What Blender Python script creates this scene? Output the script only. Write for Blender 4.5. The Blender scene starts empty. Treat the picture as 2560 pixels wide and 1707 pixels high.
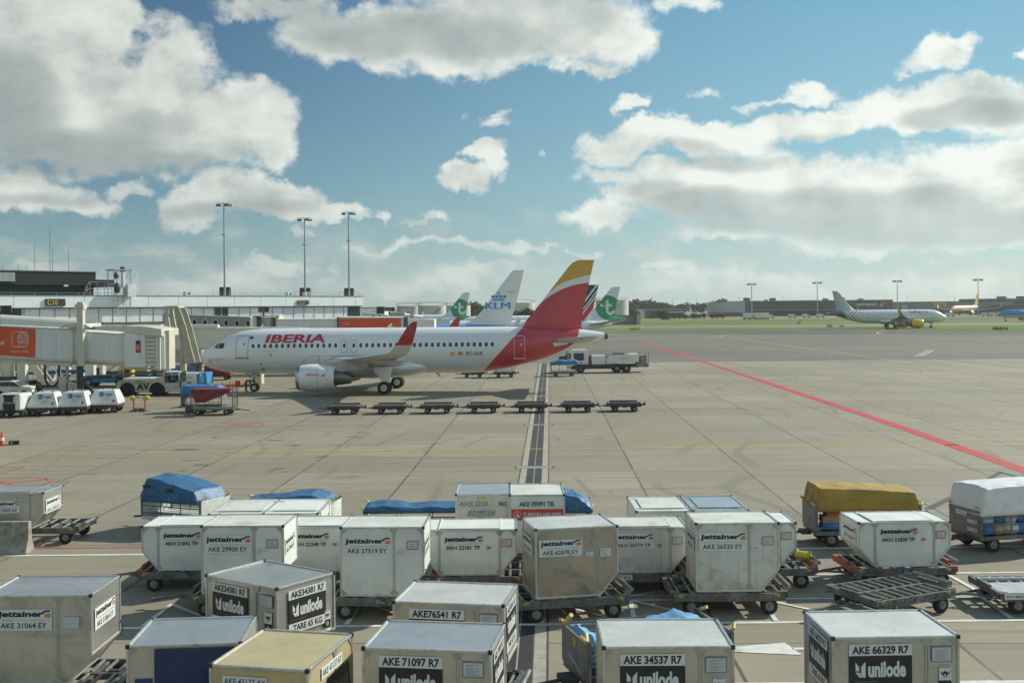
import bpy, bmesh, math, random
from mathutils import Vector, Matrix, noise as mn
R = math.radians
random.seed(7)
SC = bpy.context.scene
COL = SC.collection

# ------------------------------------------------------------------ camera
F, H0, CAMZ, ROLL = 2800.0, 769.0, 7.5, 0.009
cam = bpy.data.cameras.new('camera'); cam_ob = bpy.data.objects.new('camera', cam)
COL.objects.link(cam_ob)
cam.sensor_width = 36; cam.lens = 36*F/2560; cam.shift_y = (H0-853.5)/2560
cam.clip_start = 0.3; cam.clip_end = 30000
cam_ob.matrix_world = (Matrix.Translation((0, 0, CAMZ)) @ Matrix.Rotation(R(90), 4, 'X') @ Matrix.Rotation(-ROLL, 4, 'Z'))
SC.camera = cam_ob

# ------------------------------------------------------------------ exposure
SC.view_settings.view_transform = 'Standard'; SC.view_settings.look = 'None'
SC.view_settings.exposure = 0.40; SC.view_settings.gamma = 1.0
SC.view_settings.use_curve_mapping = False
SC.cycles.max_bounces = 6; SC.cycles.diffuse_bounces = 3; SC.cycles.glossy_bounces = 3
SC.cycles.transparent_max_bounces = 8; SC.cycles.use_denoising = True
SC.cycles.sample_clamp_indirect = 6

SUN_AZ, SUN_EL = 57.0, 33.0        # azimuth clockwise from +Y, seen from above
SUN = Vector((math.sin(R(SUN_AZ))*math.cos(R(SUN_EL)), math.cos(R(SUN_AZ))*math.cos(R(SUN_EL)), math.sin(R(SUN_EL))))

# ------------------------------------------------------------------ node helper
class NT:
    def __init__(s, tree):
        s.t = tree; s.n = tree.nodes; s.l = tree.links
    def put(s, inp, v):
        if isinstance(v, bpy.types.NodeSocket): s.l.new(v, inp)
        elif v is not None: inp.default_value = v
    def new(s, typ, **kw):
        n = s.n.new(typ)
        for k, v in kw.items(): setattr(n, k, v)
        return n
    def m(s, op, a, b=None, c=None, clamp=False):
        n = s.new('ShaderNodeMath', operation=op, use_clamp=clamp)
        for i, v in enumerate((a, b, c)):
            if v is not None: s.put(n.inputs[i], v)
        return n.outputs[0]
    def v(s, op, a, b=None, scale=None):
        n = s.new('ShaderNodeVectorMath', operation=op)
        s.put(n.inputs[0], a)
        if b is not None: s.put(n.inputs[1], b)
        if scale is not None: s.put(n.inputs['Scale'], scale)
        return n.outputs['Value' if op in ('LENGTH', 'DOT_PRODUCT', 'DISTANCE') else 'Vector']
    def xyz(s, vec):
        n = s.new('ShaderNodeSeparateXYZ'); s.put(n.inputs[0], vec); return n.outputs
    def vec(s, x, y, z):
        n = s.new('ShaderNodeCombineXYZ')
        for i, q in enumerate((x, y, z)): s.put(n.inputs[i], q)
        return n.outputs[0]
    def noise(s, vec, scale, detail=4, rough=.55, dist=0, color=False):
        n = s.new('ShaderNodeTexNoise'); s.put(n.inputs['Vector'], vec)
        n.inputs['Scale'].default_value = scale; n.inputs['Detail'].default_value = detail
        n.inputs['Roughness'].default_value = rough; n.inputs['Distortion'].default_value = dist
        return n.outputs['Color' if color else 'Fac']
    def ramp(s, fac, lo, hi, a=0.0, b=1.0, smooth=True):
        n = s.new('ShaderNodeMapRange', interpolation_type='SMOOTHSTEP' if smooth else 'LINEAR')
        s.put(n.inputs[0], fac)
        for i, q in enumerate((lo, hi, a, b)): s.put(n.inputs[i+1], q)
        return n.outputs[0]
    def mix(s, fac, a, b, blend='MIX'):
        n = s.new('ShaderNodeMix', data_type='RGBA', blend_type=blend)
        s.put(n.inputs[0], fac)
        for i, q in ((6, a), (7, b)):
            s.put(n.inputs[i], (*q, 1) if isinstance(q, tuple) and len(q) == 3 else q)
        return n.outputs[2]
    def curve(s, val, pts, v0, v1, o0, o1):
        """piecewise curve through pts (input, output), input range v0..v1, output range o0..o1"""
        n = s.new('ShaderNodeFloatCurve')
        c = n.mapping.curves[0]
        q = [((a-v0)/(v1-v0), (b-o0)/(o1-o0)) for a, b in sorted(pts)]
        while len(c.points) < len(q): c.points.new(.5, .5)
        for p, (a, b) in zip(c.points, q): p.location = (a, b)
        n.mapping.update()
        s.put(n.inputs['Value'], s.ramp(val, v0, v1, smooth=False))
        return s.m('MULTIPLY_ADD', n.outputs[0], o1-o0, o0)

# ------------------------------------------------------------------ sky
W = bpy.data.worlds.new('World'); SC.world = W; W.use_nodes = True
def build_sky():
    t = NT(W.node_tree); t.n.clear()
    out = t.new('ShaderNodeOutputWorld'); bg = t.new('ShaderNodeBackground')
    t.l.new(bg.outputs[0], out.inputs[0])
    sky = t.new('ShaderNodeTexSky', sky_type='NISHITA', sun_disc=False, sun_elevation=R(SUN_EL), sun_rotation=R(SUN_AZ),
                altitude=0, air_density=1.0, dust_density=.6, ozone_density=1.6)
    d = t.new('ShaderNodeTexCoord').outputs['Generated']
    x, y, z = t.xyz(t.v('NORMALIZE', d))
    az = t.m('ARCTAN2', x, y); el = t.m('ARCSINE', z)
    p = t.vec(az, el, 0.0)
    K = 1.0884/2800
    def A(cx, cy, rx, ry, s=1.0):
        u = (cx*1.0884-1280)/2800; v = (769-cy*1.0884)/2800
        a = u + v*ROLL; b = -u*ROLL + v
        return (math.atan(a), math.atan(b*math.cos(math.atan(a))), rx*K, ry*K*.97, s)
    blobs = [A(*q) for q in (
        # big left cloud
        (40,60,260,150),(230,40,110,120),(120,220,420,190),(400,170,110,150),(560,270,140,100),(380,300,300,120),(-150,150,400,300),(250,330,330,75),(625,300,70,90),
        # low left clouds
        (80,440,150,52),(40,405,60,40,.8),(210,465,70,30,.8),(285,435,70,20,.6),(430,475,85,58),(510,435,115,62),(640,455,140,52),(760,480,110,28,.9),(890,487,25,14,.5),
        # top centre cloud
        (640,20,170,42,.75),(780,80,170,80),(960,90,230,100),(1100,120,190,70),(1330,60,200,110),(1180,20,320,110),(1070,160,70,28,.6),(1440,95,80,60),(1590,0,80,30,.6),(1350,150,110,20,.7),
        # middle small ones
        (1110,345,55,32,.9),(1070,405,60,45,.95),(1135,378,42,40,.85),(1235,357,14,16,.45),(1440,238,45,20,.75),(1130,280,70,16,.55),(1150,262,40,10,.4),(980,505,55,11,.5),(712,521,38,20,.6),(1055,260,16,10,.4),
        # right
        (2150,140,80,42,.85),(2220,105,55,28,.8),(2110,160,40,22,.7),(2352,130,25,18,.6),(1790,235,110,14,.7),(1870,215,70,26,.65),(1620,215,60,14,.45),
        (1430,340,120,55),(1500,300,130,42),(1660,325,170,52),(1800,300,130,45),(1900,290,110,45),(2050,260,150,70),(2200,245,190,65),(2370,250,180,75),
        (1480,400,160,34,.85),(1400,490,130,38,.8),(1560,440,200,70),(1750,430,280,95),(1950,470,330,100),(2150,420,240,90),(2330,450,280,120),(2100,540,330,40),(2380,365,120,60,.9),(1700,520,200,40,.8),
        # low bands
        (900,566,120,11,.55),(1080,560,180,17,.6),(1210,565,120,16,.6),(1330,577,75,13,.65),(1960,574,45,12,.5),
        (640,615,95,30,.7),(560,640,90,35,.6),(770,618,22,18,.55),(480,660,200,40,.55),(120,610,100,22,.5),(300,650,200,30,.45),(1080,625,150,30,.55),(1140,612,70,18,.6),(900,650,200,35,.5),
        (1530,610,80,16,.6),(1560,640,180,35,.5),(1750,640,150,30,.45),(2200,640,200,30,.45),(2150,595,45,8,.4),(1900,660,400,40,.4),
    )]
    blobs.append((-.75,.30,.33,.22,1.0)); blobs.append((.75,.33,.3,.2,1.0)); blobs.append((-1.3,.45,.5,.25,1.0)); blobs.append((1.6,.6,.4,.2,.8))
    blobs.append((2.6,.5,.7,.3,1.0)); blobs.append((-2.5,.5,.7,.3,1.0)); blobs.append((-.1,.62,.35,.18,1.0))
    grey = [A(*q) for q in ((60,330,330,70),(270,375,260,38),(40,170,80,50,.5),(-150,260,300,160),(330,300,120,40,.4),(560,355,110,35,.35),
        (900,75,270,70,.75),(1120,95,260,60,.7),(1320,50,130,60,.55),(700,30,160,40,.6),(1150,0,300,60,.5),
        (1850,490,500,62),(2180,520,380,50),(1650,465,220,45,.9),(1500,440,120,25,.5),(2200,275,190,38,.85),(1660,375,170,28,.75),(1560,345,110,26,.6),(1850,330,120,22,.5),
        (480,480,120,22,.5),(640,470,140,18,.4),(100,455,120,20,.45))]
    warp = t.v('SCALE', t.v('SUBTRACT', t.noise(p, 28, 8, .60, color=True), (.5, .5, .5)), scale=.044)
    warp2 = t.v('SCALE', t.v('SUBTRACT', t.noise(p, 9, 3, .5, color=True), (.5, .5, .5)), scale=.032)
    warp = t.v('ADD', warp, warp2)
    def shape(q, rnd, lst):
        """smooth blob field of the clouds at sky point q"""
        acc = None
        for (cx, cy, rx, ry, s) in lst:
            e = t.v('MULTIPLY', t.v('SUBTRACT', q, (cx, cy, 0)), (1/rx, 1/ry, 0))
            L = t.m('MULTIPLY_ADD', t.v('DOT_PRODUCT', e, e), -s, s)
            acc = L if acc is None else t.m('SMOOTH_MAX', acc, L, rnd)
        return acc
    qs = t.v('ADD', p, warp)
    st = t.v('MULTIPLY', p, (1.0, 1.3, 1.0))
    n_hi = t.noise(st, 21, 10, .545)
    l_a = t.noise(st, 11, 5, .5); l_b = t.noise(t.v('ADD', st, (.016, .022, 0)), 11, 5, .5); fine = t.noise(st, 75, 6, .6)
    s0 = shape(qs, .22, blobs)
    gr = shape(t.v('ADD', p, warp2), .3, grey)
    d0 = t.m('ADD', t.m('ADD', s0, t.m('MULTIPLY_ADD', n_hi, 1.55, -.92)), t.m('MULTIPLY_ADD', fine, .62, -.31))
    # pale broken cloud near the horizon
    wq = t.v('ADD', t.v('MULTIPLY', p, (1, 2.0, 1)), t.v('SCALE', warp, scale=.5))
    wis = t.noise(wq, 17, 10, .60); wis2 = t.noise(t.v('ADD', wq, (.010, .022, 0)), 17, 6, .6)
    hz = t.m('MULTIPLY', t.ramp(el, .035, .12, 1, 0), t.ramp(el, -.01, .03, .4, 1))
    wisp = t.m('MULTIPLY', t.ramp(wis, .42, .66), hz)
    wl = t.ramp(t.m('SUBTRACT', wis, wis2), -.12, .18)
    side = t.ramp(az, -.45, .40)
    alpha = t.ramp(d0, -.10, .56)
    lit = t.m('ADD', t.m('MULTIPLY', t.m('SUBTRACT', l_a, l_b), 1.5), t.m('MULTIPLY_ADD', fine, .26, -.13))
    g_f = t.ramp(t.m('ADD', gr, t.m('MULTIPLY_ADD', n_hi, .5, -.25)), -.15, .75)
    rim = t.ramp(d0, .05, .65, .10, 0)
    br = t.m('ADD', t.m('SUBTRACT', .86, t.m('MULTIPLY', g_f, .36)), t.m('ADD', rim, t.m('MULTIPLY', lit, t.m('MULTIPLY_ADD', g_f, -.55, 1.0))))
    br = t.m('MULTIPLY', br, t.m('MULTIPLY_ADD', side, .20, .90))
    cr = t.new('ShaderNodeValToRGB'); els = cr.color_ramp.elements
    els[0].position = .10; els[0].color = (.13, .175, .18, 1); els[1].position = .98; els[1].color = (.79, .825, .77, 1)
    e_ = els.new(.36); e_.color = (.33, .385, .385, 1); e_ = els.new(.62); e_.color = (.50, .545, .52, 1); e_ = els.new(.80); e_.color = (.66, .70, .655, 1)
    t.l.new(br, cr.inputs[0])
    cloud = t.mix(1.0, cr.outputs[0], t.vec(*(t.m('MULTIPLY_ADD', side, .22, .94),)*3), 'MULTIPLY')
    skyc = t.mix(1.0, sky.outputs[0], (.095, .116, .118), 'MULTIPLY')
    g_ = t.new('ShaderNodeValToRGB'); q_ = g_.color_ramp.elements
    q_[0].position = 0; q_[0].color = (.29, .40, .41, 1); q_[1].position = 1; q_[1].color = (.036, .088, .185, 1)
    k_ = q_.new(.28); k_.color = (.120, .255, .325, 1); k_ = q_.new(.6); k_.color = (.055, .150, .262, 1)
    t.l.new(t.ramp(el, 0, .29, smooth=False), g_.inputs[0])
    h_ = t.new('ShaderNodeValToRGB'); q_ = h_.color_ramp.elements
    q_[0].position = 0; q_[0].color = (.52, .64, .61, 1); q_[1].position = 1; q_[1].color = (.145, .390, .575, 1)
    k_ = q_.new(.35); k_.color = (.31, .55, .62, 1)
    t.l.new(t.ramp(el, 0, .29, smooth=False), h_.inputs[0])
    skyc = t.mix(.86, skyc, t.mix(side, g_.outputs[0], h_.outputs[0]))
    wc = t.mix(wl, t.mix(side, (.36, .43, .43), (.50, .56, .53)), t.mix(side, (.56, .60, .54), (.74, .76, .68)))
    c = t.mix(t.m('MULTIPLY', wisp, .48), skyc, wc)
    c = t.mix(t.ramp(el, -.01, .035, .30, 0), c, t.mix(side, (.36, .43, .42), (.56, .62, .57)))
    fade = t.ramp(el, .025, .10, .55, .98)
    c = t.mix(t.m('MULTIPLY', alpha, fade), c, cloud)
    t.l.new(c, bg.inputs[0]); bg.inputs[1].default_value = SKY_K
SKY_K = 0.78
build_sky()
W.cycles.sampling_method = 'MANUAL'; W.cycles.sample_map_resolution = 512

sun = bpy.data.lights.new('sun', 'SUN'); sun.energy = 4.1; sun.angle = R(.53); sun.color = (1, .965, .83)
sun_ob = bpy.data.objects.new('sun', sun); COL.objects.link(sun_ob)
sun_ob.rotation_euler = (-SUN).to_track_quat('-Z', 'Y').to_euler(); sun_ob.location = (60, 60, 90)

# ------------------------------------------------------------------ picture -> world helpers (photo pixels, 2560 wide)
def _ab(px, py):
    u = (px-1280)/F; v = (H0-py)/F
    return u + v*ROLL, -u*ROLL + v
def G(px, py, z=0.0):
    """world x, y of the point at height z seen at this pixel"""
    a, b = _ab(px, py); D = (z-CAMZ)/b
    return a*D, D
def P(px, py, D):
    """world x, z of the point at distance D seen at this pixel"""
    a, b = _ab(px, py)
    return a*D, CAMZ + b*D

# ------------------------------------------------------------------ materials
MATS = {}
def mat(name, col, rough=.6, metal=0.0, var=.12, scale=2.5, dirt_or_light=None, damt=.0, dscale=1.2, bump=0.0, bscale=8.0, spec=.5, stretch=(1,1,1), coat=0, perobj=True, emit=None, trans=0):
    if name in MATS: return MATS[name]
    m = bpy.data.materials.new(name); m.use_nodes = True; MATS[name] = m
    t = NT(m.node_tree); b = t.n['Principled BSDF']
    tc = t.new('ShaderNodeTexCoord').outputs['Object']
    if perobj:
        r = t.new('ShaderNodeObjectInfo').outputs['Random']
        tc = t.v('ADD', tc, t.vec(t.m('MULTIPLY', r, 37.0), t.m('MULTIPLY', r, 91.0), t.m('MULTIPLY', r, 53.0)))
    tc = t.v('MULTIPLY', tc, stretch)
    f = t.noise(tc, scale, 5, .6)
    lo = tuple(c*(1-var) for c in col); hi = tuple(min(1, c*(1+var)) for c in col)
    c = t.mix(t.ramp(f, .3, .7), lo, hi)
    ro = rough
    if dirt_or_light:
        g = t.ramp(t.noise(tc, dscale, 6, .65), .50, .72)
        g = t.m('MULTIPLY', g, damt)
        c = t.mix(g, c, dirt_or_light)
        ro = t.m('MULTIPLY_ADD', g, .25, rough)
    t.l.new(c, b.inputs['Base Color']); t.put(b.inputs['Roughness'], ro)
    b.inputs['Metallic'].default_value = metal; b.inputs['Specular IOR Level'].default_value = spec
    if coat: b.inputs['Coat Weight'].default_value = coat; b.inputs['Coat Roughness'].default_value = .08
    if bump:
        bn = t.new('ShaderNodeBump'); bn.inputs['Strength'].default_value = bump; bn.inputs['Distance'].default_value = .02
        t.l.new(t.noise(tc, bscale, 4, .6), bn.inputs['Height']); t.l.new(bn.outputs[0], b.inputs['Normal'])
    if emit: b.inputs['Emission Color'].default_value = (*emit[0], 1); b.inputs['Emission Strength'].default_value = emit[1]
    return m

# ------------------------------------------------------------------ mesh builder
TXT = {}
def text_geo(s, bold=.0, shear=0.0, space=1.0):
    k = (s, bold, shear, space)
    if k in TXT: return TXT[k]
    c = bpy.data.curves.new('t', 'FONT'); c.body = s; c.offset = bold; c.shear = shear; c.space_character = space
    c.resolution_u = 3
    o = bpy.data.objects.new('t', c); me = bpy.data.meshes.new_from_object(o)
    vs = [(v.co.x, v.co.y) for v in me.vertices]; fs = [tuple(p.vertices) for p in me.polygons]
    bpy.data.objects.remove(o); bpy.data.curves.remove(c); bpy.data.meshes.remove(me)
    x0 = min(v[0] for v in vs); x1 = max(v[0] for v in vs); y0 = min(v[1] for v in vs); y1 = max(v[1] for v in vs)
    vs = [((x-x0)/(x1-x0), (y-y0)/(y1-y0)) for x, y in vs]
    TXT[k] = (vs, fs, (x1-x0)/(y1-y0)); return TXT[k]

class MB:
    def __init__(s): s.v = []; s.f = []; s.mi = []
    def add(s, vs, fs, mi=0, M=None):
        o = len(s.v)
        s.v += [tuple(M @ Vector(q)) for q in vs] if M is not None else [tuple(q) for q in vs]
        s.f += [tuple(i+o for i in f) for f in fs]; s.mi += [mi]*len(fs); return s
    def box(s, x0, x1, y0, y1, z0, z1, mi=0, M=None):
        vs = [(x, y, z) for x in (x0, x1) for y in (y0, y1) for z in (z0, z1)]
        return s.add(vs, [(0,1,3,2),(4,6,7,5),(0,4,5,1),(2,3,7,6),(0,2,6,4),(1,5,7,3)], mi, M)
    def cbox(s, c, d, mi=0, M=None):
        return s.box(c[0]-d[0]/2, c[0]+d[0]/2, c[1]-d[1]/2, c[1]+d[1]/2, c[2]-d[2]/2, c[2]+d[2]/2, mi, M)
    def bar(s, p0, p1, w, h=None, mi=0, up=(0,0,1)):
        p0 = Vector(p0); p1 = Vector(p1); h = h or w
        z = (p1-p0).normalized(); u = Vector(up)
        if abs(z.dot(u)) > .98: u = Vector((1, 0, 0))
        x = z.cross(u).normalized(); y = x.cross(z)
        vs = [q + x*a*w/2 + y*b*h/2 for q in (p0, p1) for a, b in ((-1,-1),(1,-1),(1,1),(-1,1))]
        return s.add(vs, [(3,2,1,0),(4,5,6,7),(0,1,5,4),(1,2,6,5),(2,3,7,6),(3,0,4,7)], mi)
    def cyl(s, p0, p1, r, r2=None, n=12, mi=0, caps=True):
        p0 = Vector(p0); p1 = Vector(p1); r2 = r if r2 is None else r2
        z = (p1-p0).normalized(); u = Vector((0, 0, 1)) if abs(z.z) < .9 else Vector((1, 0, 0))
        x = z.cross(u).normalized(); y = z.cross(x)
        vs = []
        for q, rr in ((p0, r), (p1, r2)):
            vs += [q + (x*math.cos(2*math.pi*i/n) + y*math.sin(2*math.pi*i/n))*rr for i in range(n)]
        fs = [(i, (i+1) % n, n+(i+1) % n, n+i) for i in range(n)]
        if caps: fs += [tuple(range(n-1, -1, -1)), tuple(range(n, 2*n))]
        return s.add(vs, fs, mi)
    def tube(s, pts, r, n=6, mi=0):
        for a, b in zip(pts, pts[1:]): s.cyl(a, b, r, n=n, mi=mi)
        return s
    def loft(s, rings, mi=0, caps=(True, True), close=True):
        n = len(rings[0]); vs = [q for r in rings for q in r]; fs = []
        for k in range(len(rings)-1):
            for i in range(n if close else n-1):
                j = (i+1) % n; fs.append((k*n+i, k*n+j, (k+1)*n+j, (k+1)*n+i))
        if caps[0]: fs.append(tuple(range(n-1, -1, -1)))
        if caps[1]: fs.append(tuple(range((len(rings)-1)*n, len(rings)*n)))
        return s.add(vs, fs, mi)
    def prism(s, poly, axis, a, b, mi=0, M=None):
        """extrude a 2D polygon along an axis: 'y' -> poly is (x,z); 'x' -> (y,z); 'z' -> (x,y)"""
        f = {'y': lambda p, q: (p[0], q, p[1]), 'x': lambda p, q: (q, p[0], p[1]), 'z': lambda p, q: (p[0], p[1], q)}[axis]
        n = len(poly); vs = [f(p, a) for p in poly] + [f(p, b) for p in poly]
        fs = [tuple(range(n)), tuple(range(2*n-1, n-1, -1))] + [(i, n+i, n+(i+1) % n, (i+1) % n) for i in range(n)]
        return s.add(vs, fs, mi, M)
    def flat(s, pts, mi=0): return s.add(pts, [tuple(range(len(pts)))], mi)
    def ball(s, c, r, n=10, m=6, mi=0):
        r = (r, r, r) if isinstance(r, (int, float)) else r
        rings = []
        for k in range(1, m):
            th = math.pi*k/m
            rings.append([(c[0]+r[0]*math.sin(th)*math.cos(2*math.pi*i/n), c[1]+r[1]*math.sin(th)*math.sin(2*math.pi*i/n), c[2]+r[2]*math.cos(th)) for i in range(n)])
        return s.loft(rings, mi)
    def text(s, body, o, u, v, w, h, mi=0, bold=.0, shear=0.0, space=1.0, keep=None):
        """lettering filling the box w x h; lower left corner o, directions u (right) and v (up)"""
        vs, fs, asp = text_geo(body, bold, shear, space)
        o = Vector(o); u = Vector(u); v = Vector(v)
        return s.add([o + u*(a*w) + v*(b*h) for a, b in vs], fs, mi)
    def obj(s, name, mats, parent=None, smooth=0, bevel=0, loc=None, rz=0, **kw):
        me = bpy.data.meshes.new(name); me.from_pydata(s.v, [], s.f)
        mats = mats if isinstance(mats, (list, tuple)) else [mats]
        for q in mats: me.materials.append(q)
        me.polygons.foreach_set('material_index', s.mi)
        bm = bmesh.new(); bm.from_mesh(me); bmesh.ops.recalc_face_normals(bm, faces=bm.faces); bm.to_mesh(me); bm.free()
        if smooth:
            me.polygons.foreach_set('use_smooth', [True]*len(me.polygons)); me.set_sharp_from_angle(angle=R(smooth))
        o = bpy.data.objects.new(name, me); COL.objects.link(o)
        if parent is not None: o.parent = parent
        if loc is not None: o.location = loc
        o.rotation_euler.z = rz
        if bevel:
            b = o.modifiers.new('bevel', 'BEVEL'); b.width = bevel; b.segments = 2; b.limit_method = 'ANGLE'; b.angle_limit = R(40)
        tag(o, **kw); return o

def tag(o, label=None, cat=None, group=None, kind=None):
    if label: o['label'] = label
    if cat: o['category'] = cat
    if group: o['group'] = group
    if kind: o['kind'] = kind
    return o
def thing(name, loc, rz, label, cat, group=None):
    o = bpy.data.objects.new(name, None); COL.objects.link(o); o.empty_display_size = .3
    o.location = (loc[0], loc[1], loc[2] if len(loc) > 2 else 0); o.rotation_euler = (0, 0, rz)
    return tag(o, label, cat, group)
def kids(o): return [c for c in COL.objects if c.parent == o]
def dup(o, loc, rz, label, group=None, scale=None):
    """copy of a thing with copies of its parts and sub-parts"""
    def cp(q, par):
        c = q.copy(); COL.objects.link(c); c.parent = par
        for ch in q.children: cp(ch, c)
        return c
    c = cp(o, None); c.location = (loc[0], loc[1], loc[2] if len(loc) > 2 else 0); c.rotation_euler = (0, 0, rz)
    if scale: c.scale = (scale,)*3
    c['label'] = label
    if group: c['group'] = group
    return c
# ================================================================== ground and markings
GA = -0.031                                   # slab grid is turned a little
def concrete():
    m = bpy.data.materials.new('concrete_slabs'); m.use_nodes = True
    t = NT(m.node_tree); b = t.n['Principled BSDF']
    g = t.new('ShaderNodeTexCoord').outputs['Object']
    X, Y, _ = t.xyz(g)
    xr = t.m('ADD', t.m('MULTIPLY', X, math.cos(GA)), t.m('MULTIPLY', Y, math.sin(GA)))
    yr = t.m('SUBTRACT', t.m('MULTIPLY', Y, math.cos(GA)), t.m('MULTIPLY', X, math.sin(GA)))
    wob = t.m('MULTIPLY', t.m('SUBTRACT', t.noise(g, .35, 2), .5), .05)
    def joint(c, s, off, w):
        q = t.m('DIVIDE', t.m('ADD', t.m('ADD', c, off), wob), s)
        f = t.m('ABSOLUTE', t.m('SUBTRACT', t.m('FRACT', q), .5))
        return t.ramp(f, .5-w/s, .5-w*.35/s), t.m('FLOOR', q)
    jx, ix = joint(xr, 5.1, 6.3+.0, .062)
    jy, iy = joint(yr, 5.25, 1.2, .050)
    wn = t.new('ShaderNodeTexWhiteNoise', noise_dimensions='2D'); t.l.new(t.vec(ix, iy, 0), wn.inputs[0])
    base = t.mix(t.ramp(t.noise(g, .06, 5, .6), .35, .65), (.250, .215, .152), (.322, .280, .204))
    base = t.mix(t.m('MULTIPLY', wn.outputs[0], .55), base, (.185, .165, .118))
    fine = t.noise(g, 14, 5, .7)
    base = t.mix(t.ramp(fine, .35, .75, 0, .22), base, (.17, .155, .125))
    streak = t.noise(t.v('MULTIPLY', g, (.06, .9, 1)), 1.6, 6, .65)
    base = t.mix(t.ramp(streak, .45, .75, 0, .40), base, (.345, .318, .248))
    streak2 = t.noise(t.v('MULTIPLY', g, (.05, .8, 1)), 1.1, 6, .7, .4)
    base = t.mix(t.ramp(streak2, .52, .74, 0, .42), base, (.17, .15, .118))
    for ax_, k_, ph in ((yr, .23, 0.0), (xr, .17, 4.0)):
        ln_ = t.m('ADD', t.m('MULTIPLY', ax_, k_), t.m('MULTIPLY', t.noise(t.v('MULTIPLY', g, (.03, .03, 1)), 1.0, 2), 3.2))
        tr_ = t.m('ABSOLUTE', t.m('SUBTRACT', t.m('ABSOLUTE', t.m('SUBTRACT', t.m('FRACT', t.m('ADD', ln_, ph*.13)), .5)), .17))
        mk_ = t.m('MULTIPLY', t.ramp(tr_, .050, .015), t.ramp(t.noise(t.v('ADD', g, (ph*9, 0, 0)), .12, 3), .48, .62, 0, .38))
        base = t.mix(mk_, base, (.125, .112, .090))
    crk = t.new('ShaderNodeTexVoronoi', feature='DISTANCE_TO_EDGE'); t.l.new(t.v('ADD', g, t.v('SCALE', t.noise(g, .8, 4, color=True), scale=1.2)), crk.inputs['Vector']); crk.inputs['Scale'].default_value = .11
    base = t.mix(t.m('MULTIPLY', t.ramp(crk.outputs['Distance'], .0045, .0015), t.ramp(t.noise(g, .06, 2), .5, .6, 0, .7)), base, (.09, .082, .07))
    warm = t.ramp(t.noise(g, .09, 4, .6), .5, .75, 0, .30)
    base = t.mix(warm, base, (.30, .220, .145))
    # oil patches where carts stand, left of the drain
    msk = t.m('MULTIPLY', t.m('MULTIPLY', t.ramp(X, -24, -21), t.ramp(X, -4, -8)), t.m('MULTIPLY', t.ramp(Y, 48, 52), t.ramp(Y, 76, 70)))
    oil = t.ramp(t.noise(t.v('MULTIPLY', g, (.38, .55, 1)), 1.25, 3, .5), .63, .69)
    base = t.mix(t.m('MULTIPLY', t.m('MULTIPLY', oil, msk), .72), base, (.055, .052, .048))
    oil2 = t.ramp(t.noise(g, .8, 4, .6), .62, .74, 0, .5)
    base = t.mix(oil2, base, (.12, .11, .095))
    brk = t.ramp(t.noise(g, .5, 3), .3, .6, .45, 1)
    base = t.mix(t.m('MULTIPLY', t.m('MAXIMUM', jx, t.m('MULTIPLY', jy, .70)), t.m('MULTIPLY', brk, .92)), base, (.06, .056, .05))
    t.l.new(base, b.inputs['Base Color']); t.put(b.inputs['Roughness'], t.ramp(fine, .2, .8, .62, .85))
    b.inputs['Specular IOR Level'].default_value = .35
    bn = t.new('ShaderNodeBump'); bn.inputs['Strength'].default_value = .25; bn.inputs['Distance'].default_value = .01
    t.l.new(fine, bn.inputs['Height']); t.l.new(bn.outputs[0], b.inputs['Normal'])
    return m
def asphalt(name, c0, c1):
    m = bpy.data.materials.new(name); m.use_nodes = True
    t = NT(m.node_tree); b = t.n['Principled BSDF']
    g = t.new('ShaderNodeTexCoord').outputs['Object']
    base = t.mix(t.ramp(t.noise(t.v('MULTIPLY', g, (.35, 1, 1)), .03, 6, .6), .35, .65), c0, c1)
    tyre = t.ramp(t.noise(t.v('MULTIPLY', g, (.03, .5, 1)), .35, 5, .6, .6), .52, .72, 0, .45)
    base = t.mix(tyre, base, tuple(q*.62 for q in c0))
    base = t.mix(t.ramp(t.noise(t.v('MULTIPLY', g, (.2, 1, 1)), .11, 5, .65), .5, .78, 0, .35), base, tuple(q*1.35 for q in c1))
    base = t.mix(t.ramp(t.noise(g, 4, 4, .7), .4, .8, 0, .2), base, tuple(q*.7 for q in c0))
    t.l.new(base, b.inputs['Base Color']); b.inputs['Roughness'].default_value = .8; b.inputs['Specular IOR Level'].default_value = .3
    return m
def grassmat():
    m = bpy.data.materials.new('airfield_grass'); m.use_nodes = True
    t = NT(m.node_tree); b = t.n['Principled BSDF']
    g = t.new('ShaderNodeTexCoord').outputs['Object']
    q = t.v('MULTIPLY', g, (.25, 1, 1))
    base = t.mix(t.ramp(t.noise(q, .05, 6, .65), .35, .65), (.085, .150, .020), (.155, .215, .038))
    base = t.mix(t.ramp(t.noise(q, .012, 4, .6), .45, .65, 0, .7), base, (.205, .190, .070))
    base = t.mix(t.ramp(t.noise(g, .6, 5, .7), .45, .8, 0, .5), base, (.055, .085, .018))
    Y = t.xyz(g)[1]
    base = t.mix(t.ramp(Y, 540, 600, 0, .6), base, (.235, .200, .085))
    t.l.new(base, b.inputs['Base Color']); b.inputs['Roughness'].default_value = .9; b.inputs['Specular IOR Level'].default_value = .1
    return m
M_CONC = concrete()
M_ASPH = asphalt('old_asphalt', (.128, .117, .095), (.172, .157, .126))
M_DARK = asphalt('dark_asphalt', (.075, .069, .060), (.105, .096, .082))
M_PALE = asphalt('pale_taxiway_asphalt', (.17, .155, .13), (.22, .20, .165))
M_FARC = asphalt('far_concrete', (.25, .20, .15), (.30, .25, .19))
def sheet(name, pts, z, m, **kw):
    return MB().flat([(x, y, z) for x, y in pts]).obj(name, m, **kw)
def rect(x0, x1, y0, y1): return [(x0, y0), (x1, y0), (x1, y1), (x0, y1)]
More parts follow.
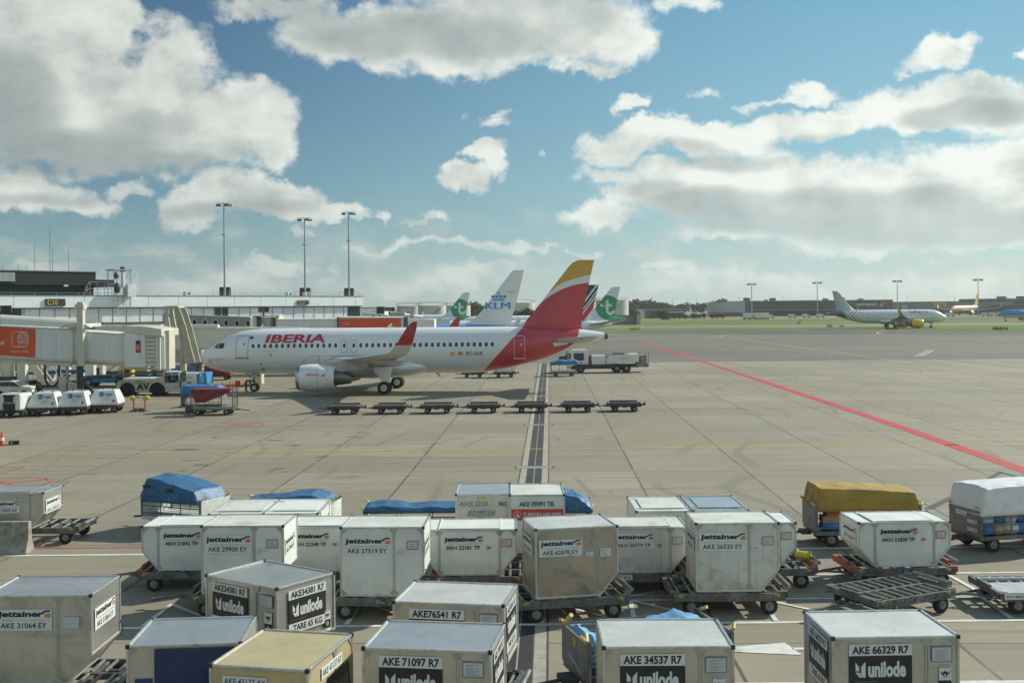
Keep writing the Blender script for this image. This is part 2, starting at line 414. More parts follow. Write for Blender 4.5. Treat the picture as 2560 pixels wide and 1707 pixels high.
S = dict(kind='structure')
sheet('ground', rect(-9000, 9000, -500, 12000), -.02, grassmat(), **S)
sheet('concrete_apron', rect(-420, 420, -60, 150.4), 0, M_CONC, **S)
sheet('pier_apron', rect(-420, -16, 150.4, 520), 0, asphalt('pier_concrete', (.24, .21, .165), (.29, .255, .20)), **S)
sheet('asphalt_apron', [(-16, 150.4), (420, 150.4), (420, 300), (300, 335), (-16, 335)], 0, M_ASPH, **S)
def wavy(y0, y1, x0, x1, n=46, a=1.5, seed=0):
    random.seed(seed)
    lo = [(x0+(x1-x0)*i/n, y0+random.uniform(-a, a)) for i in range(n+1)]
    hi = [(x0+(x1-x0)*i/n, y1+random.uniform(-a, a)) for i in range(n+1)]
    return lo + hi[::-1]
sheet('dark_taxiway', [(30, 318), (60, 290), (110, 268), (150, 266), (230, 290), (420, 300), (420, 345), (-16, 334.6), (-16, 326)], .006, M_DARK, **S)
sheet('taxiway', wavy(382, 432, -200, 700, a=2), .0, M_PALE, **S)
sheet('service_road', wavy(536, 556, -200, 900, a=1.2, seed=2), .0, M_DARK, **S)
sheet('service_road', [(90, 556), (420, 536), (900, 530), (900, 640), (330, 640), (150, 575)], .004, M_DARK, **S)
sheet('cargo_apron', [(90, 690), (900, 640), (900, 1300), (60, 1300), (60, 760)], .0, M_FARC, **S)
sheet('grass_island', [(111, 318), (116, 300), (128, 290), (150, 288), (330, 288), (330, 332), (150, 330), (125, 327)], .012, bpy.data.materials['airfield_grass'], **S)

M_WHITE = mat('white_road_paint', (.62, .61, .56), .7, var=.12, scale=3, dirt_or_light=(.32, .29, .23), damt=.65, dscale=2.2, perobj=False)
M_RED = mat('red_road_paint', (.44, .022, .032), .7, var=.12, scale=.6, dirt_or_light=(.36, .080, .075), damt=.7, dscale=.10, perobj=False)
M_REDF = mat('faded_red_paint', (.37, .13, .09), .75, var=.12, scale=.8, dirt_or_light=(.30, .24, .18), damt=.9, dscale=.5, perobj=False)
M_YEL = mat('yellow_road_paint', (.52, .38, .06), .7, var=.15, scale=2, dirt_or_light=(.34, .29, .15), damt=.55, dscale=.4, perobj=False)
def stroke(mb, pts, w, z=.010):
    for (x0, y0), (x1, y1) in zip(pts, pts[1:]):
        d = Vector((x1-x0, y1-y0)); n = Vector((-d.y, d.x)).normalized()*w/2
        mb.flat([(x0+n.x, y0+n.y, z), (x1+n.x, y1+n.y, z), (x1-n.x, y1-n.y, z), (x0-n.x, y0-n.y, z)])
    return mb
def arc(mb, cx, cy, r, w, a0=0, a1=360, n=40, z=.010):
    for i in range(n):
        p, q = R(a0+(a1-a0)*i/n), R(a0+(a1-a0)*(i+1)/n)
        mb.flat([(cx+(r+s*w/2)*math.cos(t_), cy+(r+s*w/2)*math.sin(t_), z) for s, t_ in ((-1, p), (1, p), (1, q), (-1, q))])
    return mb
# red stand boundary line
ln = [(22.3, 30), (22.9, 50), (23.7, 70), (24.7, 110), (25.6, 149), (27.6, 250)]
stroke(MB(), ln, .78).obj('red_boundary_line', M_RED, **S)
w = MB()
stroke(w, [(-60, 34.5), (60, 34.5)], .19)
stroke(w, [(-60, 26.5), (60, 26.5)], .16)
stroke(w, [(-7.2, 28.6), (12.0, 28.6)], .11, .014)
stroke(w, [(6, 31.2), (60, 31.2)], .14)
stroke(w, [(3.2, 22.2), (60, 22.2)], .16)
for x in (-8.75, -3.9, .75, 2.95, 6.3, 11.9):
    stroke(w, [(x, 28.6), (x+1.9, 26.6)], .12, .018)
    stroke(w, [(x, 28.6), (x-.1, 26.6)], .12, .022)
stroke(w, [(12.0, 31.1), (12.1, 28.6)], .14, .018)
w.flat([(6.0, 24.9, .012), (6.15, 24.0, .012), (3.9, 24.42, .012)]); stroke(w, [(6.05, 24.45), (8.4, 24.45)], .15, .012)
w.obj('white_marking', M_WHITE, **S)
r = MB()
stroke(r, [(-60, 35.6), (60, 35.6)], .16)
stroke(r, [(-40, 81.4), (22.2, 81.4)], .16)
stroke(r, [(-16, 124), (24, 125)], .18)
stroke(r, [(-40, 92), (-19, 87.5), (-14.5, 96)], .14); stroke(r, [(-33, 97), (-21, 90)], .14); stroke(r, [(-19, 79), (-10, 82)], .12)
stroke(r, [(-36, 88.5), (-24, 86)], .13); stroke(r, [(-30, 112), (-24, 118)], .2)
cx, cy = G(600, 1062)
arc(r, cx, cy, 1.55, .22); stroke(r, [(cx-1.1, cy-1.0), (cx+1.1, cy+1.0)], .2); stroke(r, [(cx-1.1, cy+1.0), (cx+1.1, cy-1.0)], .2, .014)
cx, cy = G(20, 1207)
arc(r, cx, cy, 1.75, .26); stroke(r, [(cx-1.2, cy-1.2), (cx+1.2, cy+1.2)], .24); stroke(r, [(cx-1.2, cy+1.2), (cx+1.2, cy-1.2)], .24, .014)
a, b_, c_ = G(-40, 1168), G(60, 1168), G(-40, 1192)
stroke(r, [a, b_, c_], .22)
r.obj('red_marking', M_REDF, **S)
y = MB()
stroke(y, [(-60, 59.3), (60, 59.6)], .20)
stroke(y, [(-60, 101.8), (33, 103.2)], .26)
stroke(y, [(20, 128.5), (48, 131)], .12)
# lead lines sweeping over the asphalt
def cur(pts, n=14):
    out = []
    P0 = [pts[0]] + pts + [pts[-1]]
    for i in range(1, len(P0)-2):
        for k in range(n):
            t = k/n; a, b, c, d = (Vector(P0[i+j-1]) for j in range(4))
            out.append(tuple(.5*((2*b)+(c-a)*t+(2*a-5*b+4*c-d)*t*t+(-a+3*b-3*c+d)*t**3)))
    return out + [pts[-1]]
stroke(y, cur([G(2560, 957), G(2247, 903), G(2000, 869), G(1850, 847), G(1805, 843), G(1802, 838), G(1830, 835), G(1900, 829)]), .30, .014)
stroke(y, cur([G(2560, 855), G(2300, 842), G(2205, 836), G(2196, 830), G(2230, 825), G(2330, 823)]), .4, .016)
y.obj('yellow_marking', M_YEL, **S)
w = MB()
for a, b in (((1850, 865), (2090, 886)), ((2360, 954), (2560, 973)), ((2090, 902), (2360, 927)), ((1740, 842), (1890, 842)), ((2150, 836), (2260, 834)), ((2020, 853), (2190, 866)), ((1990, 836), (2110, 839)), ((1857, 873), (1890, 875)), ((2180, 853), (2560, 860))):
    stroke(w, [G(*a), G(*b)], .28, .016)
q = [G(2285, 891), G(2318, 875), G(2342, 875), G(2300, 891)]
w.obj('white_marking', mat('worn_white_paint', (.36, .34, .28), .75, var=.15, scale=1, dirt_or_light=(.17, .155, .125), damt=.8, dscale=.5, perobj=False), **S)
w = MB()
for k in (0, .55): w.flat([(x+k*(q[2][0]-q[1][0]), yy, .016) for x, yy in (q[0], q[1], (q[1][0]+.35*(q[2][0]-q[1][0]), q[1][1]), (q[0][0]+.35*(q[2][0]-q[1][0]), q[0][1]))])
w.obj('white_marking', MATS['worn_white_paint'], **S)
M_TAR = mat('tar_seam', (.055, .052, .048), .8, var=.2, scale=3)
tar = MB()
for a, b in (((2260, 888), (2560, 921)),): stroke(tar, [G(*a), G(*b)], .22, .008)
# tar seams of the patched slab behind the right cart
stroke(tar, [G(2320, 1272), G(2460, 1205)], .30, .008); stroke(tar, [G(2460, 1205), G(2500, 1180), G(2560, 1196)], .22, .009)
tar.obj('tar_seam', M_TAR, **S)

# drainage channel
M_KERB = mat('drain_kerb_concrete', (.34, .305, .245), .8, var=.16, scale=2, dirt_or_light=(.13, .12, .10), damt=.5, dscale=9, perobj=False, bump=.2)
def grate():
    m = bpy.data.materials.new('drain_grating'); m.use_nodes = True
    t = NT(m.node_tree); b = t.n['Principled BSDF']
    g = t.new('ShaderNodeTexCoord').outputs['Object']; X, Y, _ = t.xyz(g)
    f = t.m('FRACT', t.m('MULTIPLY', Y, 9.0))
    c = t.mix(t.ramp(f, .45, .55), (.012, .012, .012), (.060, .058, .054))
    c = t.mix(t.ramp(t.noise(g, 1.5, 4), .5, .7, 0, .5), c, (.10, .09, .075))
    t.l.new(c, b.inputs['Base Color']); b.inputs['Roughness'].default_value = .6; b.inputs['Metallic'].default_value = .2
    return m
dr = MB(); ANG = .0335
def dx(yv): return 1.68 + ANG*(yv-72.7)
cuts = [14, 33.4, 52.6, 71.6, 95, 119.5, 150.4]
for y0, y1 in zip(cuts, cuts[1:]):
    y0 += .35; y1 -= .35
    dr.flat([(dx(y0)-.33, y0, .006), (dx(y0)+.33, y0, .006), (dx(y1)+.33, y1, .006), (dx(y1)-.33, y1, .006)], 1)
    dr.flat([(dx(y0)-.016, y0, .0075), (dx(y0)+.016, y0, .0075), (dx(y1)+.016, y1, .0075), (dx(y1)-.016, y1, .0075)], 0)
    for s in (-1, 1):
        o0, o1 = s*.33, s*.62
        dr.flat([(dx(y0)+o0, y0, .007), (dx(y0)+o1, y0, .007), (dx(y1)+o1, y1, .007), (dx(y1)+o0, y1, .007)], 0)
        dr.flat([(dx(y0)+o1, y0, .008), (dx(y0)+o1+s*.05, y0, .008), (dx(y1)+o1+s*.05, y1, .008), (dx(y1)+o1, y1, .008)], 2)
        dr.flat([(dx(y0)+o0-.02, y0, .009), (dx(y0)+o0+.02, y0, .009), (dx(y1)+o0+.02, y1, .009), (dx(y1)+o0-.02, y1, .009)], 2)
    dr.flat([(dx(y1)-.85, y1, .007), (dx(y1)+.85, y1, .007), (dx(y1)+.85, y1+.7, .007), (dx(y1)-.85, y1+.7, .007)], 0)
    for yy in (y1, y1+.35, y1+.7): dr.flat([(dx(y1)-.9, yy-.03, .010), (dx(y1)+.9, yy-.03, .010), (dx(y1)+.9, yy+.03, .010), (dx(y1)-.9, yy+.03, .010)], 2)
    for s in (-1, 1): dr.flat([(dx(y1)+s*.9-.03, y1, .0105), (dx(y1)+s*.9+.03, y1, .0105), (dx(y1)+s*.9+.03, y1+.7, .0105), (dx(y1)+s*.9-.03, y1+.7, .0105)], 2)
dr.obj('drainage_channel', [M_KERB, grate(), M_TAR], **S)
# ================================================================== freight containers, dollies, baggage carts
DIRT = (.20, .165, .115)
def cmat(name, col, rough, metal, stain, amt=.5, scr=.5, low=.35, bump=.06):
    """weathered container sheet: cloudy stains, vertical run marks, fine scratches, grime toward the bottom rail"""
    m = bpy.data.materials.new(name); m.use_nodes = True; MATS[name] = m
    t = NT(m.node_tree); b = t.n['Principled BSDF']
    o = t.new('ShaderNodeTexCoord').outputs['Object']; r = t.new('ShaderNodeObjectInfo').outputs['Random']
    g = t.v('ADD', o, t.vec(t.m('MULTIPLY', r, 37.0), t.m('MULTIPLY', r, 91.0), t.m('MULTIPLY', r, 53.0)))
    c = t.mix(t.ramp(t.noise(g, 1.1, 5, .6), .3, .7), tuple(q*.90 for q in col), tuple(min(1, q*1.08) for q in col))
    st = t.ramp(t.noise(g, .9, 7, .68, .6), .50, .74, 0, amt)
    c = t.mix(st, c, stain)
    run = t.ramp(t.noise(t.v('MULTIPLY', g, (9, 9, .55)), 1.0, 5, .6), .54, .78, 0, amt*.6)
    c = t.mix(run, c, tuple(q*.62 for q in stain))
    s1 = t.ramp(t.noise(t.v('MULTIPLY', g, (2.2, 2.2, 46)), 1.0, 3, .6), .66, .72, 0, scr)
    s2 = t.ramp(t.noise(t.v('MULTIPLY', t.v('ADD', g, t.vec(t.m('MULTIPLY', t.xyz(g)[2], .7), 0, 0)), (38, 38, 3)), 1.0, 3, .6), .68, .74, 0, scr)
    c = t.mix(t.m('MAXIMUM', s1, s2), c, tuple(min(1, q*.55) for q in col))
    z = t.xyz(o)[2]
    lw = t.m('MULTIPLY', t.ramp(z, .45, .02, 0, low), t.ramp(t.noise(g, 3, 5, .65), .35, .65))
    c = t.mix(lw, c, tuple(q*.5 for q in stain))
    spot = t.ramp(t.noise(g, 7, 3, .5), .72, .76, 0, amt*.9); c = t.mix(spot, c, tuple(q*.45 for q in stain))
    t.l.new(c, b.inputs['Base Color'])
    t.put(b.inputs['Roughness'], t.m('MULTIPLY_ADD', t.m('ADD', st, run), .3, rough)); b.inputs['Metallic'].default_value = metal
    bn = t.new('ShaderNodeBump'); bn.inputs['Strength'].default_value = bump; bn.inputs['Distance'].default_value = .02
    t.l.new(t.m('ADD', t.noise(g, 3, 4, .6), t.m('MULTIPLY', s1, .3)), bn.inputs['Height']); t.l.new(bn.outputs[0], b.inputs['Normal'])
    return m
M_ALU = cmat('worn_aluminium_lid', (.60, .62, .62), .34, .85, (.42, .38, .30), .6, .5, 0)
M_ALUD = cmat('dull_scratched_aluminium', (.53, .525, .485), .36, .78, (.26, .235, .185), .65, .8, .35, bump=.13)
M_ALUW = cmat('bounce_tinted_aluminium', (.56, .54, .465), .38, .72, (.34, .295, .215), .55, .5, .35, bump=.09)  # side faces: warm bounce from the ground is tinted into the base colour
M_ALUG = cmat('grey_scuffed_lid', (.62, .62, .585), .45, .35, (.34, .30, .23), .65, .6, 0)
M_TARN = cmat('tarnished_brown_aluminium', (.47, .40, .31), .42, .65, (.20, .16, .115), .75, .8, .25, bump=.13)
M_WPAN = cmat('white_container_panel', (.68, .70, .65), .48, 0, (.46, .42, .34), .26, .25, .28, bump=.04)
M_WOLD = cmat('grubby_white_container_panel', (.62, .625, .57), .52, .05, (.34, .26, .165), .75, .5, .4, bump=.06)
M_GOLD = cmat('gold_anodised_sheet', (.54, .445, .245), .45, .30, (.36, .31, .22), .40, .25, .2, bump=.05)
M_RAIL = mat('aluminium_edge_rail', (.60, .60, .57), .38, .75, var=.10, scale=6, dirt_or_light=(.22, .19, .15), damt=.5, dscale=5)
M_GUS = mat('aluminium_gusset', (.40, .40, .38), .45, .6, var=.12, scale=8)
M_BLKC = mat('black_corner_plastic', (.025, .025, .028), .5, var=.2)
M_PLATE = mat('white_label_film', (.66, .68, .66), .45, var=.04, scale=4, dirt_or_light=(.45, .42, .36), damt=.3, dscale=3)
M_INK = mat('black_label_ink', (.018, .018, .020), .5, var=.1, scale=5)
M_BLKL = mat('black_label_panel', (.022, .021, .022), .4, var=.15, scale=3)
M_GREYI = mat('grey_label_ink', (.22, .22, .22), .5)
M_ORI = mat('orange_label_ink', (.62, .20, .05), .5)
M_REDI = mat('red_label_ink', (.55, .06, .05), .5)
M_GRNI = mat('green_label_ink', (.06, .35, .08), .5)
M_YELI = mat('yellow_label_ink', (.70, .45, .05), .5)
M_PAPER = mat('pale_paper_sticker', (.52, .55, .56), .6, var=.07, scale=6)
M_BLUEC = mat('navy_curtain', (.036, .046, .125), .75, var=.2, scale=3, bump=.3, bscale=5)
LAB = [M_PLATE, M_INK, M_GREYI, M_ORI, M_REDI, M_GRNI, M_BLKL, M_YELI, M_PAPER]

class Face:
    """a face of a container: origin lower left seen from outside, u to the right, v up, n outward"""
    def __init__(s, o, u, n, w): s.o = Vector(o); s.u = Vector(u); s.n = Vector(n); s.w = w; s.vv = Vector((0, 0, 1))
    lift = 0.0
    def pt(s, a, b, e): return s.o + s.u*a + s.vv*b + s.n*(e+s.lift)
    def plate(s, mb, a0, a1, b0, b1, mi, e=.004):
        vs = [s.pt(a, b, q) for q in (0.0005, e) for a, b in ((a0, b0), (a1, b0), (a1, b1), (a0, b1))]
        mb.add(vs, [(0,1,2,3),(4,5,6,7),(0,1,5,4),(1,2,6,5),(2,3,7,6),(3,0,4,7)], mi)
    def poly(s, mb, pts, mi, e=.006): mb.flat([s.pt(a, b, e) for a, b in pts], mi)
    def txt(s, mb, body, a, b, w, h, mi=1, e=.006, **k): mb.text(body, s.pt(a, b, e), s.u, s.vv, w, h, mi, **k)

def lbl_jet(face, parent, a, b, w, code, tp=False, plate=True, h=None):
    """the two-line container label: logo over the container number"""
    mb = MB(); h = w*.36
    if plate: face.plate(mb, a-w*.03, a+w*1.03, b-h*.08, b+h*1.04, 0)
    face.txt(mb, 'jettainer', a+w*.0, b+h*.54, w*.87, h*.40, 1, bold=.045, shear=.05)
    face.poly(mb, [(a+w*.80, b+h*.80), (a+w*.90, b+h*.99), (a+w*1.0, b+h*.99), (a+w*1.0, b+h*.90), (a+w*.915, b+h*.90), (a+w*.84, b+h*.76)], 1)
    face.poly(mb, [(a+w*.89, b+h*.60), (a+w*1.0, b+h*.60), (a+w*1.0, b+h*.80), (a+w*.95, b+h*.84), (a+w*.89, b+h*.76)], 3, e=.008)
    face.txt(mb, 'SMART·ULD·POOLING·PEOPLE', a+w*.10, b+h*.43, w*.88, h*.065, 2)
    face.txt(mb, code, a+w*.05, b+h*.04, w*.88, h*.29, 1, bold=.018)
    if tp: 
        face.txt(mb, 'T', a+w*1.09, b+h*.04, w*.07, h*.22, 5, bold=.05); face.txt(mb, 'P', a+w*1.155, b+h*.04, w*.07, h*.22, 4, bold=.05)
    return mb.obj('label', LAB, parent)
def lbl_uni(face, parent, a, b, w, code, tare=True):
    mb = MB(); h = w*.30
    face.plate(mb, a, a+w, b+w*.46, b+w*.64, 0)
    face.txt(mb, code, a+w*.05, b+w*.485, w*.90, w*.13, 1, bold=.035)
    face.plate(mb, a, a+w, b, b+w*.455, 6)
    face.txt(mb, 'unilode', a+w*.30, b+w*.12, w*.60, w*.25, 0, bold=.045)
    face.poly(mb, [(a+w*.10, b+w*.36), (a+w*.16, b+w*.28), (a+w*.16, b+w*.22), (a+w*.10, b+w*.22)], 0)
    face.poly(mb, [(a+w*.10, b+w*.20), (a+w*.16, b+w*.20), (a+w*.20, b+w*.12), (a+w*.16, b+w*.12)], 0)
    face.poly(mb, [(a+w*.17, b+w*.19), (a+w*.19, b+w*.19), (a+w*.19, b+w*.29), (a+w*.26, b+w*.37), (a+w*.26, b+w*.12), (a+w*.21, b+w*.12)], 0)
    face.txt(mb, 'SMARTER ULD MANAGEMENT', a+w*.10, b+w*.045, w*.36, w*.02, 2)
    if tare:
        face.plate(mb, a, a+w, b-w*.19, b-w*.005, 0)
        face.txt(mb, 'TARE 65 KG', a+w*.11, b-w*.155, w*.78, w*.125, 1, bold=.03)
    return mb.obj('label', LAB, parent)
def lbl_plain(face, parent, a, b, w, h, code, mi=1, plate=True, bold=.01, shear=0):
    mb = MB()
    if plate: face.plate(mb, a-w*.04, a+w*1.04, b-h*.3, b+h*1.3, 0)
    face.txt(mb, code, a, b, w, h, mi, bold=bold, shear=shear)
    return mb.obj('label', LAB, parent)
def sticker(face, parent, a, b, w, h, frame=None, lines=True, mi=8):
    mb = MB()
    if frame is not None: face.plate(mb, a-.02, a+w+.02, b-.02, b+h+.02, frame, .003)
    face.plate(mb, a, a+w, b, b+h, mi, .005)
    if lines:
        random.seed(int((a+b)*1e4))
        n = int(h/.022)
        for i in range(1, n):
            face.plate(mb, a+w*.12, a+w*random.uniform(.5, .92), b+i*.022-.003, b+i*.022+.003, 2, .007)
    return mb.obj('sticker', LAB, parent)
def sym_hands(face, parent, a, b, w):
    mb = MB()
    face.plate(mb, a, a+w, b, b+w*1.12, 0)
    face.plate(mb, a+w*.06, a+w*.94, b+w*1.0, b+w*1.06, 4, .006)
    c = (a+w/2, b+w*.62)
    face.poly(mb, [(c[0]+w*.17*math.cos(R(k)), c[1]+w*.12*math.sin(R(k))) for k in range(0, 360, 30)], 1)
    for s in (-1, 1):
        q = [(.06, -.42), (.13, -.40), (.13, -.25), (.33, -.08), (.38, .12), (.33, .12), (.26, -.02), (.20, -.04), (.22, .02), (.17, .0), (.06, -.18)]
        face.poly(mb, [(c[0]+s*w*x, c[1]+w*y) for x, y in q], 1, .0065)
    face.plate(mb, a, a+w, b-w*1.0, b-w*.03, 6)
    e = (a+w/2, b-w*.5)
    face.poly(mb, [(e[0]+w*.19*math.cos(R(k)), e[1]+w*.27*math.sin(R(k))) for k in range(0, 360, 24)], 0)
    for p, q in (((-.09, .11), (.09, -.09)), ((-.09, -.11), (.09, .09)), ((0, .2), (0, -.2)), ((0, .2), (.09, .09)), ((0, -.2), (.09, -.09))):
        d = Vector((q[0]-p[0], q[1]-p[1])); nn = Vector((-d.y, d.x)).normalized()*.018
        face.poly(mb, [(e[0]+w*(p[0]+nn.x), e[1]+w*(p[1]+nn.y)), (e[0]+w*(q[0]+nn.x), e[1]+w*(q[1]+nn.y)), (e[0]+w*(q[0]-nn.x), e[1]+w*(q[1]-nn.y)), (e[0]+w*(p[0]-nn.x), e[1]+w*(p[1]-nn.y))], 1, .008)
    return mb.obj('sticker', LAB, parent)

KZ = .9857
GRP_U = 'freight containers on roller dollies'
def uld(kind, c, yaw, label, m=None, mtop=None, cut=(0, 1), seam=None, z0=.575, w=None, d=1.534, h=None, patch=False, corner=True, dent=0.0, seed=0):
    """AKE: one cut side, 2.0 x 1.63 m; AKH: two cut sides, 2.44 x 1.14 m.  c = centre on the ground, yaw in degrees"""
    w = w or (2.007 if kind == 'AKE' else 2.44); h = h or (1.626 if kind == 'AKE' else 1.143)
    m = m or M_WPAN; mtop = mtop or m
    if z0 < .6: c = (c[0]*KZ, c[1]*KZ)
    root = thing('freight_container', (c[0], c[1], z0), R(yaw), label, 'container', GRP_U)
    cx, cz = .43, (.52 if kind == 'AKE' else .50)
    L, Rr = -w/2, w/2
    poly = []
    poly += [(L+cx, 0)] if cut[0] else [(L, 0)]
    poly += [(Rr-cx, 0), (Rr, cz)] if cut[1] else [(Rr, 0)]
    poly += [(Rr, h), (L, h)]
    if cut[0]: poly += [(L, cz)]
    mb = MB(); mb.prism(poly, 'y', -d/2, d/2)
    mb.mi = [0]*len(mb.mi)
    me = mb
    # dented panels: subdivide lightly through bmesh
    o = me.obj('shell', [m, mtop], root)
    b = bmesh.new(); b.from_mesh(o.data)
    bmesh.ops.subdivide_edges(b, edges=b.edges[:], cuts=6, use_grid_fill=True)
    for v in b.verts:
        q = Vector((v.co.x*1.3+seed*7.1, v.co.y*1.3, v.co.z*1.3)); n = mn.noise_vector(q)
        edge = min(1.0, min(d/2-abs(v.co.y), h-v.co.z+.0, 9)*6+.0)
        v.co += n*(.010+dent)*Vector((.6, 1, .8))
    for f in b.faces:
        if f.normal.z > .9: f.material_index = 1
        f.smooth = True
    b.to_mesh(o.data); b.free(); o.data.set_sharp_from_angle(angle=R(25))
    # rails round every edge
    e = MB(); t = .042
    for yy in (-d/2, d/2):
        n = len(poly)
        for i in range(n):
            p, q = poly[i], poly[(i+1) % n]
            e.bar((p[0], yy, p[1]), (q[0], yy, q[1]), t, t, up=(0, 1, 0))
    for p in poly: e.bar((p[0], -d/2, p[1]), (p[0], d/2, p[1]), t, t)
    for yy in (-d/2, d/2):
        for i in range(int(w/.095)): e.cbox((L+.05+i*.095, yy, h+.022), (.017, .017, .010))
    for i in range(int(d/.095)):
        for xx in (L, Rr): e.cbox((xx, -d/2+.05+i*.095, h+.022), (.017, .017, .010))
    e.box(poly[0][0]-.01, (Rr-cx if cut[1] else Rr)+.01, -d/2-.03, d/2+.03, -.03, .02)
    e.obj('edge_frame', M_RAIL, root, bevel=.008)
    # gussets, seams, corner caps: each piece its own
    f0 = Face((L, -d/2, 0), (1, 0, 0), (0, -1, 0), w)
    def piece(nm, fn, m_=M_GUS, bv=0): g = MB(); fn(g); g.obj(nm, m_, root, bevel=bv)
    for s in seam if seam is not None else ((.60*w,) if kind == 'AKE' else (.43, w-.43)):
        for q in (-.021, .021): piece('seam_strip', lambda g: f0.plate(g, s+q-.009, s+q+.009, .13, h-.15, 0, .010))
        piece('gusset', lambda g: f0.poly(g, [(s-.11, h-.02), (s-.035, h-.14), (s+.035, h-.14), (s+.11, h-.02)], 0, .013))
        piece('gusset', lambda g: f0.poly(g, [(s-.11, .02), (s-.035, .12), (s+.035, .12), (s+.11, .02)], 0, .013))
    for aa, sx in ((.02, 1), (w-.02, -1)): piece('gusset', lambda g: f0.poly(g, [(aa, h-.02), (aa+sx*.16, h-.02), (aa, h-.18)], 0, .012))
    if not cut[0]: piece('gusset', lambda g: f0.poly(g, [(.02, .02), (.16, .02), (.02, .16)], 0, .012))
    if corner:
        for xx in (L, Rr):
            for yy in (-d/2, d/2): piece('corner_cap', lambda g: g.cbox((xx, yy, h), (.064, .064, .064)), M_BLKC, .006)
    if patch:
        pm = MB(); pm.box(L+.42, Rr-.42, -d/2+.12, d/2-.2, h+.015, h+.03)
        for q in (L+.42, Rr-.42): pm.box(q-.02, q+.02, -d/2+.03, d/2-.03, h+.016, h+.036)
        pm.obj('roof_panel', mtop, root, bevel=.008)
    root['w'] = w; root['d'] = d; root['h'] = h
    front = f0; front.lift = .016+dent*.7
    right = Face((Rr, -d/2, 0), (0, 1, 0), (1, 0, 0), d)
    left = Face((L, d/2, 0), (0, -1, 0), (-1, 0, 0), d)
    right.lift = left.lift = .014+dent*.7
    for q in ('w', 'd', 'h'): del root[q]
    return root, front, right, left
def cfl(fl, yaw, w, d=1.534):
    """centre from the front left corner on plan"""
    a = R(yaw); x, y = w/2, d/2
    return (fl[0]+x*math.cos(a)-y*math.sin(a), fl[1]+x*math.sin(a)+y*math.cos(a))
def strap(face, root, a, b, ln=.3):
    mb = MB(); mb.tube([face.pt(a, b, .01), face.pt(a+.03, b-ln*.4, .05), face.pt(a+.02, b-ln*.8, .03), face.pt(a-.02, b-ln, .02)], .012, 6)
    return mb.obj('strap', M_BLKC, root)
def uni_full(args, code, a=.25, left=None, right=None, tare=True, dw=1.01, bot=.885):
    root, f, r, l = args
    lbl_uni(f, root, a, bot, dw, code, tare)
    sticker(f, root, 1.59, 1.25, .30, .21, frame=2)
    sym_hands(f, root, 1.69, .94, .20)
    if right is not None: lbl_uni(r, root, .28, bot, 1.0, code, tare)
    if left is not None: lbl_uni(l, root, .28, bot, 1.0, code, tare)
    strap(r, root, .06, .8)
    return root
ULD_AT = []
# --- nearest row
a = ('AKE', cfl((-2.39, 17.78), -8, 2.007), -8); ULD_AT.append(a)
uni_full(uld(*a, 'bare aluminium container with bluish lid, the number AKE 71097 R7 over its black panel', m=M_ALUW, mtop=M_ALU, seed=1, seam=(1.50,)), 'AKE 71097 R7', right=1)
a = ('AKE', cfl((1.415, 17.69), -.6, 2.007), -.6); ULD_AT.append(a)
uni_full(uld(*a, 'bare aluminium container numbered AKE 34537 R7, a cart with yellow handles right behind it', m=M_ALUW, mtop=M_ALUG, seed=2, seam=(1.50,)), 'AKE 34537 R7')
a = ('AKE', cfl((5.14, 18.07), 1.5, 2.007), 1.5); ULD_AT.append(a)
uni_full(uld(*a, 'aluminium container with a brown stain on its lid, numbered AKE 66329 R7', m=M_ALUD, mtop=M_ALUG, seed=3, seam=(1.50,)), 'AKE 66329 R7', left=1)
a = ('AKE', cfl((-6.23, 22.75), -35, 2.007), -35); ULD_AT.append(a)
t_ = uld(*a, 'scratched aluminium container standing askew, numbered AKE 34381 R7 on two sides', m=M_ALUD, mtop=M_ALUD, seed=4, dent=.012, seam=(1.45,))
uni_full(t_, 'AKE34381 R7', a=.2, right=1); sym_hands(t_[2], t_[0], 1.24, .75, .16)
a = ('AKE', cfl((-2.2, 20.55), -9.5, 2.007), -9.5); ULD_AT.append(a)
uni_full(uld(*a, 'aluminium container numbered AKE 76541 R7, half hidden behind the one with the bluish lid', m=M_ALUW, mtop=M_ALUG, seed=5, seam=(1.50,)), 'AKE76541 R7', a=.29, right=1)
# gold one
a = ('AKE', (-3.66, 17.75), 78, ); ULD_AT.append(a)
root, f, r, l = uld(*a, 'gold container AKE 43137 AY with a dark airline banner on its side', m=M_GOLD, mtop=M_GOLD, cut=(0, 1), seed=6, w=1.86)
lbl_plain(l, root, .22, 1.36, .66, .10, 'AKE 43137 AY')
lbl_plain(f, root, .55, 1.36, .80, .11, 'AKE 43137 AY')
mb = MB(); f.poly(mb, [(.35, .55), (1.76, .62), (1.68, 1.28), (.8, 1.28)], 6, .006); f.txt(mb, 'FINNAIR', .70, .92, .95, .19, 2, e=.009, bold=.03, shear=.15)
mb.obj('banner', LAB, root); strap(f, root, 1.7, .9)
sb = bpy.data.objects  # (front of this container faces the right of the picture)
